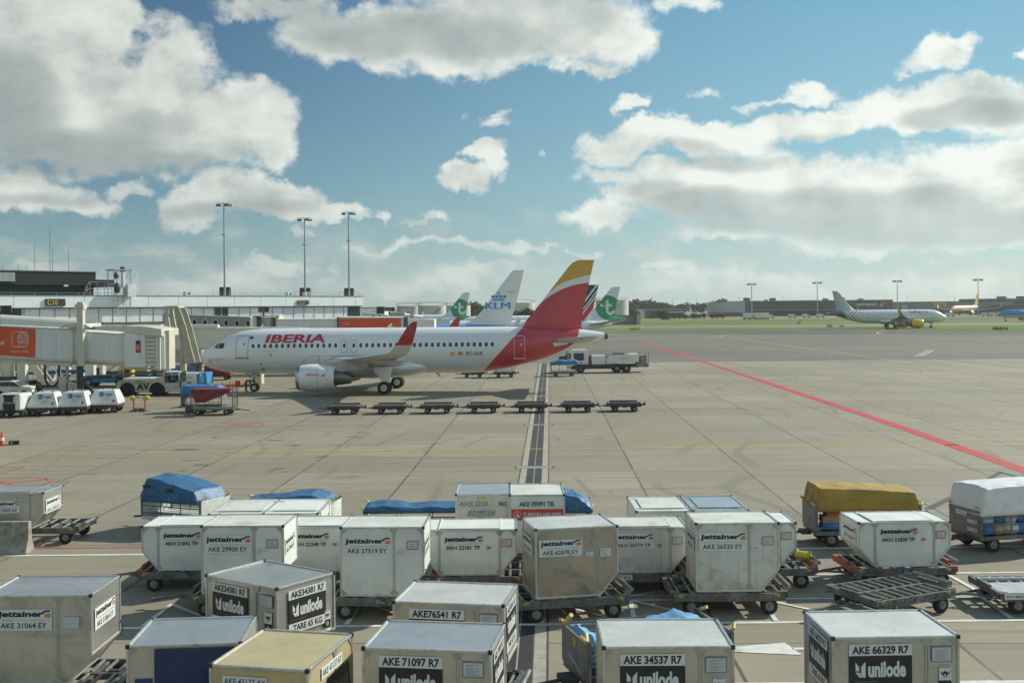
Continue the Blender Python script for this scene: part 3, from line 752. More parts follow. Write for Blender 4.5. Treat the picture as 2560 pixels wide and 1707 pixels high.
# blue curtain one
a = ('AKE', cfl((-6.2, 17.97), 4, 1.76), 4); ULD_AT.append(a)
root, f, r, l = uld(*a, 'container with a navy blue curtain door and pale blue lid, behind the gold one', m=M_ALUW, mtop=M_ALU, cut=(0, 0), seed=7, w=1.76)
cur_ = MB()
rows = []
for i in range(33):
    aa = .42+i*(1.28/32)
    rows.append([f.pt(aa, zz, .012+.012*math.sin(i*1.05+.5*j)+.004) for j, zz in enumerate((.05, .35, .7, 1.05, 1.35, 1.585))])
cur_.loft(rows, 0, caps=(False, False), close=False)
cur_.obj('curtain', M_BLUEC, root, smooth=60)
mb = MB(); f.plate(mb, .11, .385, .55, 1.12, 0); f.plate(mb, .16, .33, .72, .98, 1, .008); f.plate(mb, .24, .28, 1.46, 1.50, 1, .008)
mb.obj('sign_plate', [mat('navy_sign', (.03, .05, .22), .5), M_PLATE], root)
lbl_plain(r, root, .25, 1.1, 1.0, .16, 'AKE 44', bold=.03)
# big one at the left edge
a = ('AKE', cfl((-10.05, 21.22), 0, 2.007), 0); ULD_AT.append(a)
root, f, r, l = uld(*a, 'silvery container AKE 31064 EY with a chalky scuff across its lid', m=M_ALUD, mtop=M_ALU, seed=8, seam=(1.40,))
lbl_jet(f, root, .28, 1.02, .98, 'AKE 31064 EY'); sticker(f, root, 1.50, 1.02, .30, .22, lines=False)
lbl_jet(r, root, .20, .95, 1.0, 'AKE 31064 EY'); strap(r, root, 1.5, .75)
# --- second row: white upright ones
def white_ake(fl, yaw, code, label, m=M_WPAN, seed=0, right=True, left=False, old=False, st=4):
    a = ('AKE', cfl(fl, yaw, 2.007), yaw); ULD_AT.append(a)
    root, f, r, l = uld(*a, label, m=m, mtop=M_WOLD if old else m, seed=seed, seam=(1.29,))
    lbl_jet(f, root, .10, 1.0, 1.10, code, plate=True)
    sticker(f, root, 1.62, 1.12, .24, .17, frame=st)
    sticker(f, root, 1.34, .98, .24, .13, lines=True, mi=0)
    if right: lbl_jet(r, root, .20, .9, 1.0, code)
    if left: lbl_jet(l, root, .30, .9, 1.0, code)
    strap(r, root, .05, .62, .25)
    return root
white_ake((-4.245, 27.56), -1.5, 'AKE 27519 EY', 'white container AKE 27519 EY with a brown-stained lid', m=M_WPAN, seed=9, old=True)
white_ake((-7.76, 27.9), -1.5, 'AKE 29900 EY', 'white container AKE 29900 EY with a smudged lid, beside AKH 21842 TP', m=M_WPAN, seed=10, old=True)
white_ake((4.51, 27.67), 0, 'AKE 26523 EY', 'white container AKE 26523 EY on a dolly with open rollers at its left', m=M_WOLD, seed=11, left=True)
a = ('AKE', cfl((.54, 27.1), 11, 2.007), 11); ULD_AT.append(a)
root, f, r, l = uld(*a, 'tarnished brownish aluminium container AKE 62878 EY with patched dents', m=M_TARN, mtop=M_ALUG, seed=12, dent=.01, seam=(1.50,))
lbl_jet(f, root, .10, 1.0, 1.0, 'AKE 62878 EY'); sticker(f, root, 1.58, .92, .26, .2, mi=0); lbl_jet(l, root, .2, .95, 1.0, 'AKE 62878 EY')
sticker(f, root, 1.22, .95, .18, .1, lines=True, mi=0)
pm = MB()
for (x, z, q) in ((.82, .95, .05), (.80, .70, .05), (1.16, .70, .05), (1.5, .85, .07), (.66, .45, .05), (.2, .42, .05), (1.9, .75, .05), (1.7, .78, .08)): f.plate(pm, x, x+q, z, z+q*1.3, 0, .004)
pm.obj('repair_patch', M_GUS, root)
# low wide ones
def akh(x0, y, code, label, yaw=0, m=M_WPAN, seed=0, left=False, front=True, st=4):
    a = ('AKH', cfl((x0, y), yaw, 2.44), yaw); ULD_AT.append(a)
    root, f, r, l = uld(*a, label, m=m, mtop=m, cut=(1, 1), patch=True, seed=seed)
    if front:
        lbl_jet(f, root, .56, .63, 1.0, code, tp=True, plate=(m is not M_WPAN))
        sticker(f, root, 2.08, .73, .22, .16, frame=st)
    if left: lbl_jet(l, root, .3, .58, 1.0, code)
    return root
akh(-10.09, 30.46, 'AKH 21842 TP', 'low white container AKH 21842 TP with slanted ends, at the left end of its row', seed=20)
akh(-6.56, 30.2, 'AKH 22248 TP', 'low white container AKH 22248 TP squeezed between two taller white ones', seed=21)
akh(-2.40, 29.6, 'AKH 22181 TP', 'low white container AKH 22181 TP with a red framed notice', seed=22)
akh(2.12, 29.7, 'AKH 20779 TP', 'low dingy container AKH 20779 TP with faded patches on its front', m=M_WOLD, seed=23, st=2)
akh(5.13, 30.2, 'AKH 21930 TP', 'low white container mostly hidden by AKE 26523 EY, only its red framed notice showing', seed=24)
akh(9.28, 30.1, 'AKH 21820 TP', 'low white container AKH 21820 TP with labels on front and left end', yaw=1.5, seed=25, left=True)
# third row: turned end-on
def endon(x0, x1, y0, label, kind='AKH', m=M_WPAN, mtop=None, seed=0, patch=True, yaw=90):
    w = 2.44 if kind == 'AKH' else 2.007
    a = (kind, ((x0+x1)/2, y0+w/2), yaw); ULD_AT.append(a)
    return uld(*a, label, m=m, mtop=mtop or m, cut=(1, 1) if kind == 'AKH' else (0, 1), patch=patch, seed=seed)
root, f, r, l = endon(-8.75, -7.22, 32.2, 'white lidded container with a rusty smear, end-on behind AKE 29900 EY', m=M_WPAN, mtop=M_WOLD, seed=30)
root, f, r, l = endon(-7.18, -5.65, 32.2, 'clean white lidded container end-on beside the rust-smeared lid', seed=31)
lbl_jet(f, root, .8, .5, 1.0, 'AKH 21877 TP')
root, f, r, l = endon(-1.65, -.12, 32.3, 'grey aluminium container stencilled EGYPTAIR AKE 53155 MS', kind='AKE', m=M_ALUD, mtop=M_ALU, seed=32, patch=False)
lbl_plain(l, root, .08, 1.30, .40, .13, 'AKE', mi=2, plate=False, bold=.02); lbl_plain(l, root, .55, 1.30, .36, .13, '53155', mi=2, plate=False, bold=.02); lbl_plain(l, root, 1.22, 1.30, .22, .13, 'MS', mi=2, plate=False, bold=.02)
lbl_plain(l, root, .32, 1.02, .80, .15, 'EGYPTAIR', mi=2, plate=False, bold=.02, shear=.35)
mb = MB(); l.plate(mb, .60, .85, 1.51, 1.56, 7); mb.obj('sticker', LAB, root)
root, f, r, l = endon(-.08, 1.42, 32.1, 'white container AKE 09391 TK with a red airline banner', kind='AKE', m=M_WPAN, mtop=M_WOLD, seed=33, patch=False)
mb = MB(); l.txt(mb, 'AKE 09391 TK', .26, 1.31, 1.0, .14, 1, bold=.012)
l.plate(mb, .04, 1.49, .93, 1.24, 4); l.txt(mb, 'TURKISH AIRLINES', .36, 1.03, 1.08, .11, 0, e=.008, bold=.03)
mb_ = MB()
for k in range(24):
    p, q = R(k*15), R(k*15+15)
    l.poly(mb, [(.20+.105*math.cos(p), 1.085+.105*math.sin(p)), (.20+.105*math.cos(q), 1.085+.105*math.sin(q)), (.20+.092*math.cos(q), 1.085+.092*math.sin(q)), (.20+.092*math.cos(p), 1.085+.092*math.sin(p))], 0, .008)
l.poly(mb, [(.12, 1.03), (.27, 1.02), (.25, 1.08), (.19, 1.16), (.17, 1.15), (.21, 1.08)], 0, .008)
mb.obj('banner', LAB, root)
root, f, r, l = endon(3.52, 5.05, 32.05, 'white container with a brown-stained lid, end-on behind AKH 20779 TP', m=M_WPAN, mtop=M_WOLD, seed=34)
mb = MB(); l.txt(mb, 'AKH', .2, .8, .3, .12, 1); mb.obj('label', LAB, root)
root, f, r, l = endon(5.12, 6.75, 32.1, 'grey aluminium container end-on behind AKE 26523 EY', m=M_ALUD, mtop=M_ALU, seed=35)
# far left
a = ('AKH', cfl((-17.7, 36.3), 0, 2.44), 0); ULD_AT.append(a)
root, f, r, l = uld(*a, 'low grey container AKH 13650 AZ behind the concrete barrier', m=M_ALUD, mtop=M_ALU, cut=(1, 1), patch=True, seed=36)
lbl_jet(f, root, .72, .55, .95, 'AKH 13650 AZ'); lbl_jet(r, root, .2, .48, 1.1, 'AKH 13650 AZ')
# far dolly load behind the tail
a = ('AKH', (-.85, 121), 0)
root, f, r, l = uld(*a, 'white low container on the far dolly below the red tail', m=M_WPAN, cut=(1, 1), seed=37, z0=.62)

# ------------------------------------------------------------------ roller dollies
M_STL = mat('galvanised_dolly_steel', (.155, .155, .148), .5, .45, var=.3, scale=4, dirt_or_light=(.11, .085, .06), damt=.8, dscale=2.5)
M_STLD = mat('grimy_dark_steel', (.060, .060, .058), .6, .3, var=.3, scale=4, dirt_or_light=(.10, .075, .05), damt=.6, dscale=2)
M_ROL = mat('worn_steel_roller', (.30, .295, .275), .38, .75, var=.2, scale=6)
M_TYRE = mat('black_rubber', (.018, .018, .018), .85, var=.25, scale=6, dirt_or_light=(.06, .055, .045), damt=.5, dscale=4)
M_HUB = mat('grey_wheel_hub', (.22, .22, .21), .55, .3, var=.2, scale=9)
M_ORP = mat('orange_bumper_paint', (.34, .085, .045), .6, var=.2, scale=4, dirt_or_light=(.16, .10, .07), damt=.6, dscale=4)
M_YSP = mat('yellow_reflector', (.50, .36, .05), .5, var=.15)
M_NAVY = mat('navy_plate', (.03, .035, .12), .5)
M_DECKW = mat('bright_deck_metal', (.56, .57, .56), .4, .5, var=.12, scale=3, dirt_or_light=(.2, .18, .15), damt=.5, dscale=2)
def wheel(parent, c, r=.22, wd=.16, rim=True, name='wheel'):
    q = MB(); n = 20; prof = [(-wd/2, r*.62), (-wd/2, r*.90), (-wd*.36, r), (wd*.36, r), (wd/2, r*.90), (wd/2, r*.62)]
    rings = [[(c[0]+rr*math.cos(2*math.pi*i/n), c[1]+yy, c[2]+rr*math.sin(2*math.pi*i/n)) for i in range(n)] for yy, rr in prof]
    q.loft(rings, 0)
    o = q.obj(name, M_TYRE, parent, smooth=40)
    if rim:
        h = MB()
        for s in (-1, 1):
            h.cyl((c[0], c[1]+s*(wd/2-.03), c[2]), (c[0], c[1]+s*(wd/2+.012), c[2]), r*.60, r*.50, n=16)
            h.cyl((c[0], c[1]+s*(wd/2), c[2]), (c[0], c[1]+s*(wd/2+.05), c[2]), r*.20, r*.15, n=8)
        h.obj('rim', M_HUB, o, smooth=30)
    return o
def dolly(loc, yaw, label, L=2.45, Wd=1.66, z=.545, rollers='x', orange=False, draw=-1, white=False, plate=None, tag_=None):
    root = thing('roller_dolly', loc, R(yaw), label, 'dolly', 'roller dollies for containers')
    hx, hy = L/2, Wd/2
    fr = MB()
    for s in (-1, 1):
        fr.box(-hx, hx, s*hy-.03, s*hy+.03, z-.17, z-.02)
        fr.box(-hx+.05, hx-.05, s*hy-.05 if s < 0 else s*hy-.0, s*hy+.0 if s < 0 else s*hy+.05, z-.18, z-.155)
        n = 7                                                # zigzag stiffening plates
        for i in range(n):
            xx = -hx+.25+i*(L-.5)/(n-1)
            fr.prism([(xx-.10, z-.175), (xx+.10, z-.175), (xx, z-.05)], 'y', s*(hy+.032), s*(hy+.055))
        fr.bar((-hx+.0, s*(hy+.05), z-.19), (hx, s*(hy+.05), z-.19), .03, .03)
    for xx in (-hx, -hx/2, 0, hx/2, hx): fr.box(xx-.035, xx+.035, -hy, hy, z-.15, z-.05)
    fr.box(-hx, hx, -.05, .05, z-.15, z-.03)
    fr.obj('frame', M_STL, root, bevel=.006)
    ro = MB()
    for lane in (-1, 1):
        y0, y1 = (-hy+.06, -.07) if lane < 0 else (.07, hy-.06)
        n = 9
        for i in range(n):
            xx = -hx+.16+i*(L-.32)/(n-1)
            ro.cyl((xx, y0, z-.035), (xx, y1, z-.035), .035, n=8)
    ro.obj('roller_bed', M_ROL if not white else M_DECKW, root, smooth=40)
    for s in (-1, 1):
        en = MB()
        en.box(s*hx-.05, s*hx+.05, -hy, hy, z-.13, z+.01)
        for q in (-1, 1): en.prism([(s*hx, q*hy), (s*(hx-.22), q*hy), (s*hx, q*(hy-.22))], 'z', z-.02, z+.012)
        en.box(s*hx-.04, s*hx+.04, -.35, .35, z+.01, z+.06)
        en.obj('end_beam', M_ORP if orange else M_STL, root, bevel=.006)
    st = MB()
    st.box(hx+.02, hx+.09, -hy*.8, hy*.8, z-.06, z+.04); st.cyl((hx+.14, -hy*.72, z+.07), (hx+.14, hy*.72, z+.07), .05, n=10)
    st.obj('stop_rail', M_ROL, root, smooth=40)
    yl = MB()
    for s in (-1, 1):
        for q in (-1, 1): yl.box(s*(hx-.22)-.07, s*(hx-.22)+.07, q*(hy+.036)-.003, q*(hy+.036)+.003, z-.11, z-.03)
    yl.obj('reflector', M_YSP, root)
    ax = MB()
    for xx in (-hx+.45, hx-.40):
        ax.bar((xx, -hy+.02, .22), (xx, hy-.02, .22), .08, .08); ax.box(xx-.12, xx+.12, -hy+.2, -hy+.34, .2, z-.15); ax.box(xx-.12, xx+.12, hy-.34, hy-.2, .2, z-.15)
    ax.obj('axle', M_STLD, root)
    for xx in (-hx+.45, hx-.40):
        for s in (-1, 1): wheel(root, (xx, s*(hy-.06), .205), .205, .16)
    if draw:
        db = MB(); s = draw; x0 = s*(hx-.1)
        db.bar((x0, -.32, .30), (s*(hx+.55), -.03, .30), .06, .05); db.bar((x0, .32, .30), (s*(hx+.55), .03, .30), .06, .05)
        db.bar((s*(hx+.5), 0, .30), (s*(hx+1.15), 0, .22), .06, .05); db.cyl((s*(hx+1.15), 0, .19), (s*(hx+1.15), 0, .25), .07, n=10)
        db.bar((s*(hx+.1), -.28, .30), (s*(hx+.1), .28, .30), .05, .05)
        db.obj('drawbar', M_STL, root)
    if plate:
        pb = MB(); pb.box(-.05, .22, -hy-.062, -hy-.058, z-.16, z-.03, 0); pb.text(plate[0], (-.03, -hy-.064, z-.085), (1, 0, 0), (0, 0, 1), .12, .035, 1); pb.text(plate[1], (-.03, -hy-.064, z-.145), (1, 0, 0), (0, 0, 1), .23, .04, 1)
        pb.obj('sign_plate', [M_NAVY, M_PLATE], root)
    if tag_:
        pb = MB(); tx = -1.25 if white else -.6; pb.box(tx, tx+.5, -hy-.062, -hy-.058, z-.15, z-.02, 0); pb.text(tag_, (tx+.04, -hy-.064, z-.115), (1, 0, 0), (0, 0, 1), .42, .065, 1, bold=.02)
        pb.obj('sign_plate', [M_PLATE, M_INK], root)
    if white:
        wb = MB(); wb.box(-hx, hx, -hy-.02, hy*.15, z-.02, z+.004); wb.box(-hx, hx, hy*.45, hy*.55, z-.02, z+.05); wb.obj('deck_plate', M_DECKW, root)
    return root
def dolly_under(c, yaw, label, dxo=-.12, **k):
    c = (c[0]*KZ, c[1]*KZ); a = R(yaw); return dolly((c[0]+dxo*math.cos(a), c[1]+dxo*math.sin(a)), yaw, label, **k)
names = {0: None, }
U = ULD_AT
dolly_under(U[0][1], -8, 'dolly under the bluish-lidded container AKE 71097 R7')
dolly_under(U[1][1], -.6, 'dolly under container AKE 34537 R7')
dolly_under(U[2][1], 1.5, 'dolly under container AKE 66329 R7')
dolly_under(U[3][1], -35, 'dolly under the askew container AKE 34381 R7')
dolly_under(U[4][1], -9.5, 'dolly under container AKE 76541 R7')
dolly_under(U[5][1], 78, 'dolly under the gold container', dxo=0)
dolly_under(U[6][1], 4, 'dolly under the container with the navy curtain')
dolly_under(U[7][1], 0, 'dolly with open rails under container AKE 31064 EY', dxo=.15)
dolly_under(U[8][1], -1.5, 'grey dolly with a navy rental plate under container AKE 27519 EY', plate=('EPA', 'RENTAL'))
dolly_under(U[9][1], -1.5, 'dolly under container AKE 29900 EY, its drawbar pointing left')
dolly_under(U[10][1], 0, 'dolly with open rollers showing left of container AKE 26523 EY', dxo=-.22, L=2.75)
dolly_under(U[11][1], 11, 'dolly with dark rollers showing left of container AKE 62878 EY', dxo=-.1, L=2.75)
dolly_under(U[12][1], 0, 'rusty-ended dolly under container AKH 21842 TP', orange=True, plate=('EPA', 'RENTAL'))
dolly_under(U[13][1], 0, 'dolly under container AKH 22248 TP')
dolly_under(U[14][1], 0, 'red-ended dolly under container AKH 22181 TP', orange=True, dxo=.25)
dolly_under(U[15][1], 0, 'dolly with a weight plate under container AKH 20779 TP', tag_='920 KG')
dolly_under(U[16][1], 0, 'red-cornered dolly jutting out right of AKE 26523 EY', orange=True, dxo=.45, L=2.6)
dolly_under(U[17][1], 1.5, 'orange-ended dolly with a navy rental plate under container AKH 21820 TP', orange=True, plate=('EPA', 'RENTAL'), dxo=-.02, L=2.75)
for k, nm in ((18, 'dolly under the rust-smeared end-on container'), (19, 'dolly under the clean end-on white container'), (20, 'dolly under the EGYPTAIR container'), (21, 'dolly under the red bannered container AKE 09391 TK'), (22, 'dolly under the brown-stained end-on container'), (23, 'dolly under the grey end-on container')):
    dolly_under(U[k][1], 90, nm, dxo=0, draw=0)
dolly((-15.75, 37.0), 0, 'empty-ended roller dolly behind the concrete barrier, left edge', L=3.3, Wd=1.6, draw=0)
dolly((9.25, 27.62), 25, 'empty dark roller dolly turned askew beside AKE 66329 R7', L=2.5, Wd=1.72)
dolly((13.05, 27.9), 0, 'empty bright-decked dolly AV14001 at the right edge', L=2.7, Wd=1.75, white=True, tag_='AV14001', z=.52)
# spool lying on the red-cornered dolly
mb = MB(); mb.cyl((0, -.16, .12), (0, .16, .12), .12, n=16); mb.cyl((0, -.18, .12), (0, -.15, .12), .15, n=16); mb.cyl((0, .15, .12), (0, .18, .12), .15, n=16)
mb.obj('strap_reel', mat('yellow_webbing', (.50, .40, .07), .7, var=.2, scale=6), loc=(7.9, 30.6, .55), rz=R(60), smooth=40, label='yellow webbing reel lying on the red-cornered dolly', cat='reel')

# far row of small dollies: one model, copied
def far_dolly(loc, yaw, label, group):
    root = thing('flatbed_dolly', loc, R(yaw), label, 'dolly', group)
    f = MB(); f.box(-1.15, 1.15, -.75, .75, .42, .52); f.box(-1.2, -1.1, -.8, .8, .42, .60); f.box(1.1, 1.2, -.8, .8, .42, .60)
    for s in (-1, 1):
        f.box(-1.15, 1.15, s*.75-.04, s*.75+.04, .36, .56)
        for i in range(12): f.prism([(-1.05+i*.18, .38), (-.97+i*.18, .38), (-1.01+i*.18+.05, .60)], 'y', s*.79, s*.82)
        for i in range(3): f.prism([(-.8+i*.6, .30), (-.4+i*.6, .30), (-.5+i*.6, .40), (-.7+i*.6, .40)], 'y', s*.6, s*.64)
    f.obj('frame', M_STLD, root)
    r = MB()
    for i in range(11): r.cyl((-1.0+i*.2, -.7, .58), (-1.0+i*.2, .7, .58), .035, n=6)
    r.box(-1.0, 1.0, .72, .78, .58, .72); r.box(-1.0, 1.0, -.78, -.72, .60, .66)
    r.obj('roller_bed', M_STL, root)
    e = MB(); e.box(1.2, 1.5, -.12, .12, .40, .50); e.box(1.42, 1.52, -.2, .2, .40, .62); e.obj('hitch', M_STLD, root)
    e = MB(); e.prism([(-1.2, -.5), (-1.2, .5), (-1.55, .1), (-1.55, -.1)], 'z', .36, .44); e.bar((-1.5, 0, .40), (-1.95, 0, .40), .07, .06)
    e.obj('drawbar', M_STLD, root)
    for xx in (-.68, .70):
        for s in (-1, 1): wheel(root, (xx, s*.62, .20), .20, .16)
    return root
ord_ = ('leftmost', 'second from the left', 'third from the left', 'middle', 'third from the right', 'second from the right', 'rightmost')
xs = [860, 975, 1091, 1207, 1325, 1442, 1559]
fd = None
for i, px in enumerate(xs):
    X = (px-1280)/F*80.3; Y = 80.4 if i < 6 else 80.6
    lab = 'dark empty dolly, %s of the coupled row of seven' % ord_[i]
    if fd is None: fd = far_dolly((X, Y), 0, lab, 'coupled row of empty dollies')
    else: dup(fd, (X, Y), 0, lab)
dup(fd, (-4.25, 121), 0, 'empty dolly left of the loaded one below the red tail', 'dollies behind the airliner')
dup(fd, (-.85, 121), 0, 'dolly carrying a white low container below the red tail', 'dollies behind the airliner')

# ------------------------------------------------------------------ baggage carts
M_PANG = mat('grey_cart_panel', (.20, .20, .19), .55, .2, var=.18, scale=3, dirt_or_light=(.12, .10, .08), damt=.6, dscale=2)
M_PANW = mat('white_cart_panel', (.55, .57, .55), .5, var=.1, scale=3, dirt_or_light=(.3, .27, .22), damt=.5, dscale=2)
M_TBLU = mat('blue_tarpaulin', (.030, .118, .245), .55, var=.22, scale=3, dirt_or_light=(.03, .07, .15), damt=.5, dscale=1.5, bump=.55, bscale=5)
M_TYEL = mat('mustard_tarpaulin', (.36, .225, .035), .6, var=.15, scale=2, dirt_or_light=(.16, .12, .05), damt=.7, dscale=2.2, bump=.55, bscale=5)
M_TWHT = mat('white_tarpaulin', (.68, .70, .68), .5, var=.07, scale=2, dirt_or_light=(.42, .42, .38), damt=.5, dscale=2, bump=.55, bscale=5)
M_TRED = mat('dark_red_tarpaulin', (.20, .022, .030), .6, var=.2, scale=2.5, bump=.4, bscale=4)
M_HAND = mat('yellow_cart_handle', (.60, .47, .16), .55, var=.15)
def tarp(parent, prof, y0, y1, z0, m, name='tarp', amp=.05, seed=0, nx=84, ny=40, soft=.25, fold=1.0):
    """cloth heap: prof = [(x, top z)] along the cart, hanging down to z0 at the sides, with creases"""
    mb = MB(); xs_ = [p[0] for p in prof]; x0, x1 = xs_[0], xs_[-1]
    def top(x):
        for (a, za), (b, zb) in zip(prof, prof[1:]):
            if a <= x <= b: return za+(zb-za)*(x-a)/(b-a)
        return prof[-1][1]
    def rid(v): return 1-2*abs(mn.noise(v))
    rings = []
    for i in range(nx+1):
        t = i/nx; x = x0+(x1-x0)*t; ring = []
        e = min(1, min(t, 1-t)/.035)
        for j in range(ny+1):
            s = j/ny*2-1
            side = abs(s)
            # flat-topped section: top half of the parameter runs over the lid, the rest down the sides
            if side < .55: yy = math.copysign(side/.55*.93, s); k = 1-.06*(side/.55)**3
            else: q = (side-.55)/.45; yy = math.copysign(.93+.07*min(1, q*2.5), s); k = .94*(1-q**1.1)
            zt = z0+(top(x)-z0)*k*(.35+.65*e)
            yc = (y0+y1)/2+(y1-y0)/2*yy*(.93+.07*e)
            c = .8*rid(Vector((x*.9+seed*5.3, yc*2.6+zt*6.5, seed+zt*1.5)))+.6*rid(Vector((x*2.1+seed, yc*6+zt*15.0, seed*2.1)))+.35*rid(Vector((x*6+zt*2, yc*9, zt*9+seed)))
            big = mn.noise_vector(Vector((x*1.7+seed*3.1, yc*2.0, zt*1.9)))
            dz = (c*.55*fold+big.z)*amp; dy = math.copysign(1, s)*(c*.8*fold*min(1, side*1.4))*amp+big.y*amp*.6
            ring.append((x+big.x*amp*.8+(0 if e == 1 else math.copysign(c*amp*.6, t-.5)), yc+dy, zt+dz*(1 if side < 1 else .9)))
        ring += [(x, y1-.03, z0-.03), (x, y0+.03, z0-.03)]
        rings.append(ring)
    mb.loft(rings)
    return mb.obj(name, m, parent, smooth=65)
def cart(loc, yaw, label, L=3.0, Wd=1.5, zt=1.15, rails=3, panel=None, deckz=.50, wheels=True, draw=-1, group='baggage carts', handles=True, end_solid=True, post=M_STL, deckm=None, back=True):
    root = thing('baggage_cart', loc, R(yaw), label, 'baggage cart', group)
    hx, hy = L/2, Wd/2; panel = panel or M_PANW
    d = MB(); d.box(-hx, hx, -hy, hy, deckz-.12, deckz); d.obj('deck', deckm or M_STL, root, bevel=.01)
    for s in (-1, 1):
        e = MB()
        if end_solid: e.box(s*hx-.025, s*hx+.025, -hy, hy, deckz, zt)
        else:
            for q in range(5): e.bar((s*hx, -hy+.05+q*(Wd-.1)/4, deckz), (s*hx, -hy+.05+q*(Wd-.1)/4, zt), .03)
            for q in range(4): e.bar((s*hx, -hy, deckz+.1+q*(zt-deckz-.1)/3), (s*hx, hy, deckz+.1+q*(zt-deckz-.1)/3), .03)
        e.obj('end_panel', panel, root, bevel=.01)
    f = MB()
    for s in (-1, 1):
        for q in (-1, 1): f.bar((s*(hx-.03), q*(hy-.0), deckz), (s*(hx-.03), q*hy, zt+.06), .05)
    f.obj('post', post, root)
    r = MB()
    for q in ((-1, 1) if back else (1,)):
        for k in range(rails): r.bar((-hx, q*hy, deckz+.12+k*(zt-deckz-.14)/max(1, rails-1)), (hx, q*hy, deckz+.12+k*(zt-deckz-.14)/max(1, rails-1)), .03)
        for k in range(1, 3): r.bar((-hx+k*L/3, q*hy, deckz), (-hx+k*L/3, q*hy, zt), .025)
    r.obj('rail', post, root)
    if handles:
        for s in (-1, 1):
            for q in (-1, 1):
                h = MB(); h.cyl((s*(hx+.02), q*(hy-.02), zt+.05), (s*(hx+.10), q*(hy-.16), zt+.12), .035, n=8); h.obj('handle', M_HAND, root)
    if wheels:
        for xx in (-hx+.5, hx-.5):
            for s in (-1, 1): wheel(root, (xx, s*(hy-.15), .23), .23, .15)
        a = MB()
        for xx in (-hx+.5, hx-.5): a.bar((xx, -hy+.1, .23), (xx, hy-.1, .23), .07); a.box(xx-.2, xx+.2, -.4, .4, .25, deckz-.1)
        a.obj('axle', M_STLD, root)
    if draw:
        b = MB(); s = draw; b.box(s*hx, s*(hx+.3), -.25, .25, .32, .42) if s > 0 else b.box(s*(hx+.3), s*hx, -.25, .25, .32, .42)
        b.bar((s*(hx+.25), 0, .36), (s*(hx+1.0), 0, .28), .06); b.obj('drawbar', M_STLD, root)
    return root
# near left, hump of tarpaulin
c = cart((-11.3, 38.55), -24, 'small cart with a tall hump of blue tarpaulin and yellow handles', L=2.55, Wd=1.5, zt=1.12, deckm=M_PANW)
tarp(c, [(-1.28, 1.25), (-1.0, 1.80), (-.4, 1.76), (.5, 1.55), (1.0, 1.44), (1.2, 1.10)], -.80, .72, 1.02, M_TBLU, amp=.036, seed=1)
q = MB()
for x in (-.95, .05): q.box(x-.13, x+.13, -.885, -.85, 1.48 if x < 0 else 1.40, 1.58 if x < 0 else 1.50)
q.obj('buckle', M_BLKC, c)
c = cart((-7.4, 37.3), -3, 'low cart with flattened blue tarpaulin behind the end-on white containers', L=3.0, Wd=1.5, zt=1.12)
tarp(c, [(-1.45, 1.20), (-.6, 1.27), (.1, 1.38), (.8, 1.44), (1.35, 1.25)], -.72, .72, 1.05, M_TBLU, amp=.05, seed=2)
c = cart((-3.2, 36.2), 0, 'long cart with rumpled blue tarpaulin left of the EGYPTAIR container', L=3.1, Wd=1.5, zt=1.1, end_solid=True)
tarp(c, [(-1.55, 1.20), (-.9, 1.26), (0, 1.18), (.8, 1.20), (1.5, 1.20)], -.82, .40, 1.06, M_TBLU, amp=.045, seed=3)
c = cart((1.15, 36.4), 0, 'cart with a sagging blue tarpaulin right of the red bannered container', L=2.6, Wd=1.5, zt=1.1, panel=M_PANG)
tarp(c, [(-1.3, 1.4), (-.2, 1.45), (.5, 1.50), (.9, 1.40), (1.3, 1.2)], -.85, .8, .98, M_TBLU, amp=.08, seed=4)
# mustard tarp cart
c = cart((10.95, 35.35), 0, 'cart under a tall mustard yellow tarpaulin, loaded with parcels', L=3.25, Wd=1.55, zt=1.25, panel=M_PANG, rails=2, handles=True)
tarp(c, [(-1.60, 1.68), (-1.52, 1.85), (-.5, 1.82), (.6, 1.76), (1.5, 1.70), (1.58, 1.5)], -.80, .80, 1.14, M_TYEL, amp=.028, seed=5, soft=.16)
def parcels(cartroot, loc, yaw, items):
    for (nm, lab, cat, x, y, z, sx, sy, sz, m, soft) in items:
        a = R(yaw); X = loc[0]+x*math.cos(a)-y*math.sin(a); Y = loc[1]+x*math.sin(a)+y*math.cos(a)
        if soft:
            mb = MB(); rings = []
            for i in range(9):
                th = math.pi*(i+.5)/9; rings.append([])
                for j in range(12):
                    ph = 2*math.pi*j/12; v = Vector((math.sin(th)*math.cos(ph), math.sin(th)*math.sin(ph), math.cos(th)))
                    v = Vector([math.copysign(abs(q)**.55, q) for q in v])
                    n = mn.noise(v*2.2+Vector((x*9, z*7, 3)))
                    v *= 1+.22*n; rings[-1].append((v.x*sx/2, v.y*sy/2, sz/2+v.z*sz/2))
            mb.loft(rings); o = mb.obj(nm, m, loc=(X, Y, z), rz=a, smooth=70)
        else:
            mb = MB(); mb.box(-sx/2, sx/2, -sy/2, sy/2, 0, sz, 0); mb.box(-.03, .03, -sy/2-.002, sy/2+.002, -.0, sz+.002, 1)
            o = mb.obj(nm, [m, mat('parcel_tape', (.42, .33, .20), .4)], loc=(X, Y, z), rz=a, bevel=.006)
        tag(o, lab, cat, 'cargo on the carts')
M_CARD = mat('brown_cardboard', (.30, .20, .11), .8, var=.15)
M_BORE = mat('orange_brown_box', (.36, .13, .05), .7, var=.15)
M_BBAG = mat('blue_mail_bag', (.05, .18, .50), .6, var=.2, bump=.4)
M_WBAG = mat('white_mail_bag', (.60, .62, .62), .6, var=.1, bump=.4)
M_TBAG = mat('tan_mail_bag', (.40, .30, .20), .7, var=.15, bump=.4)
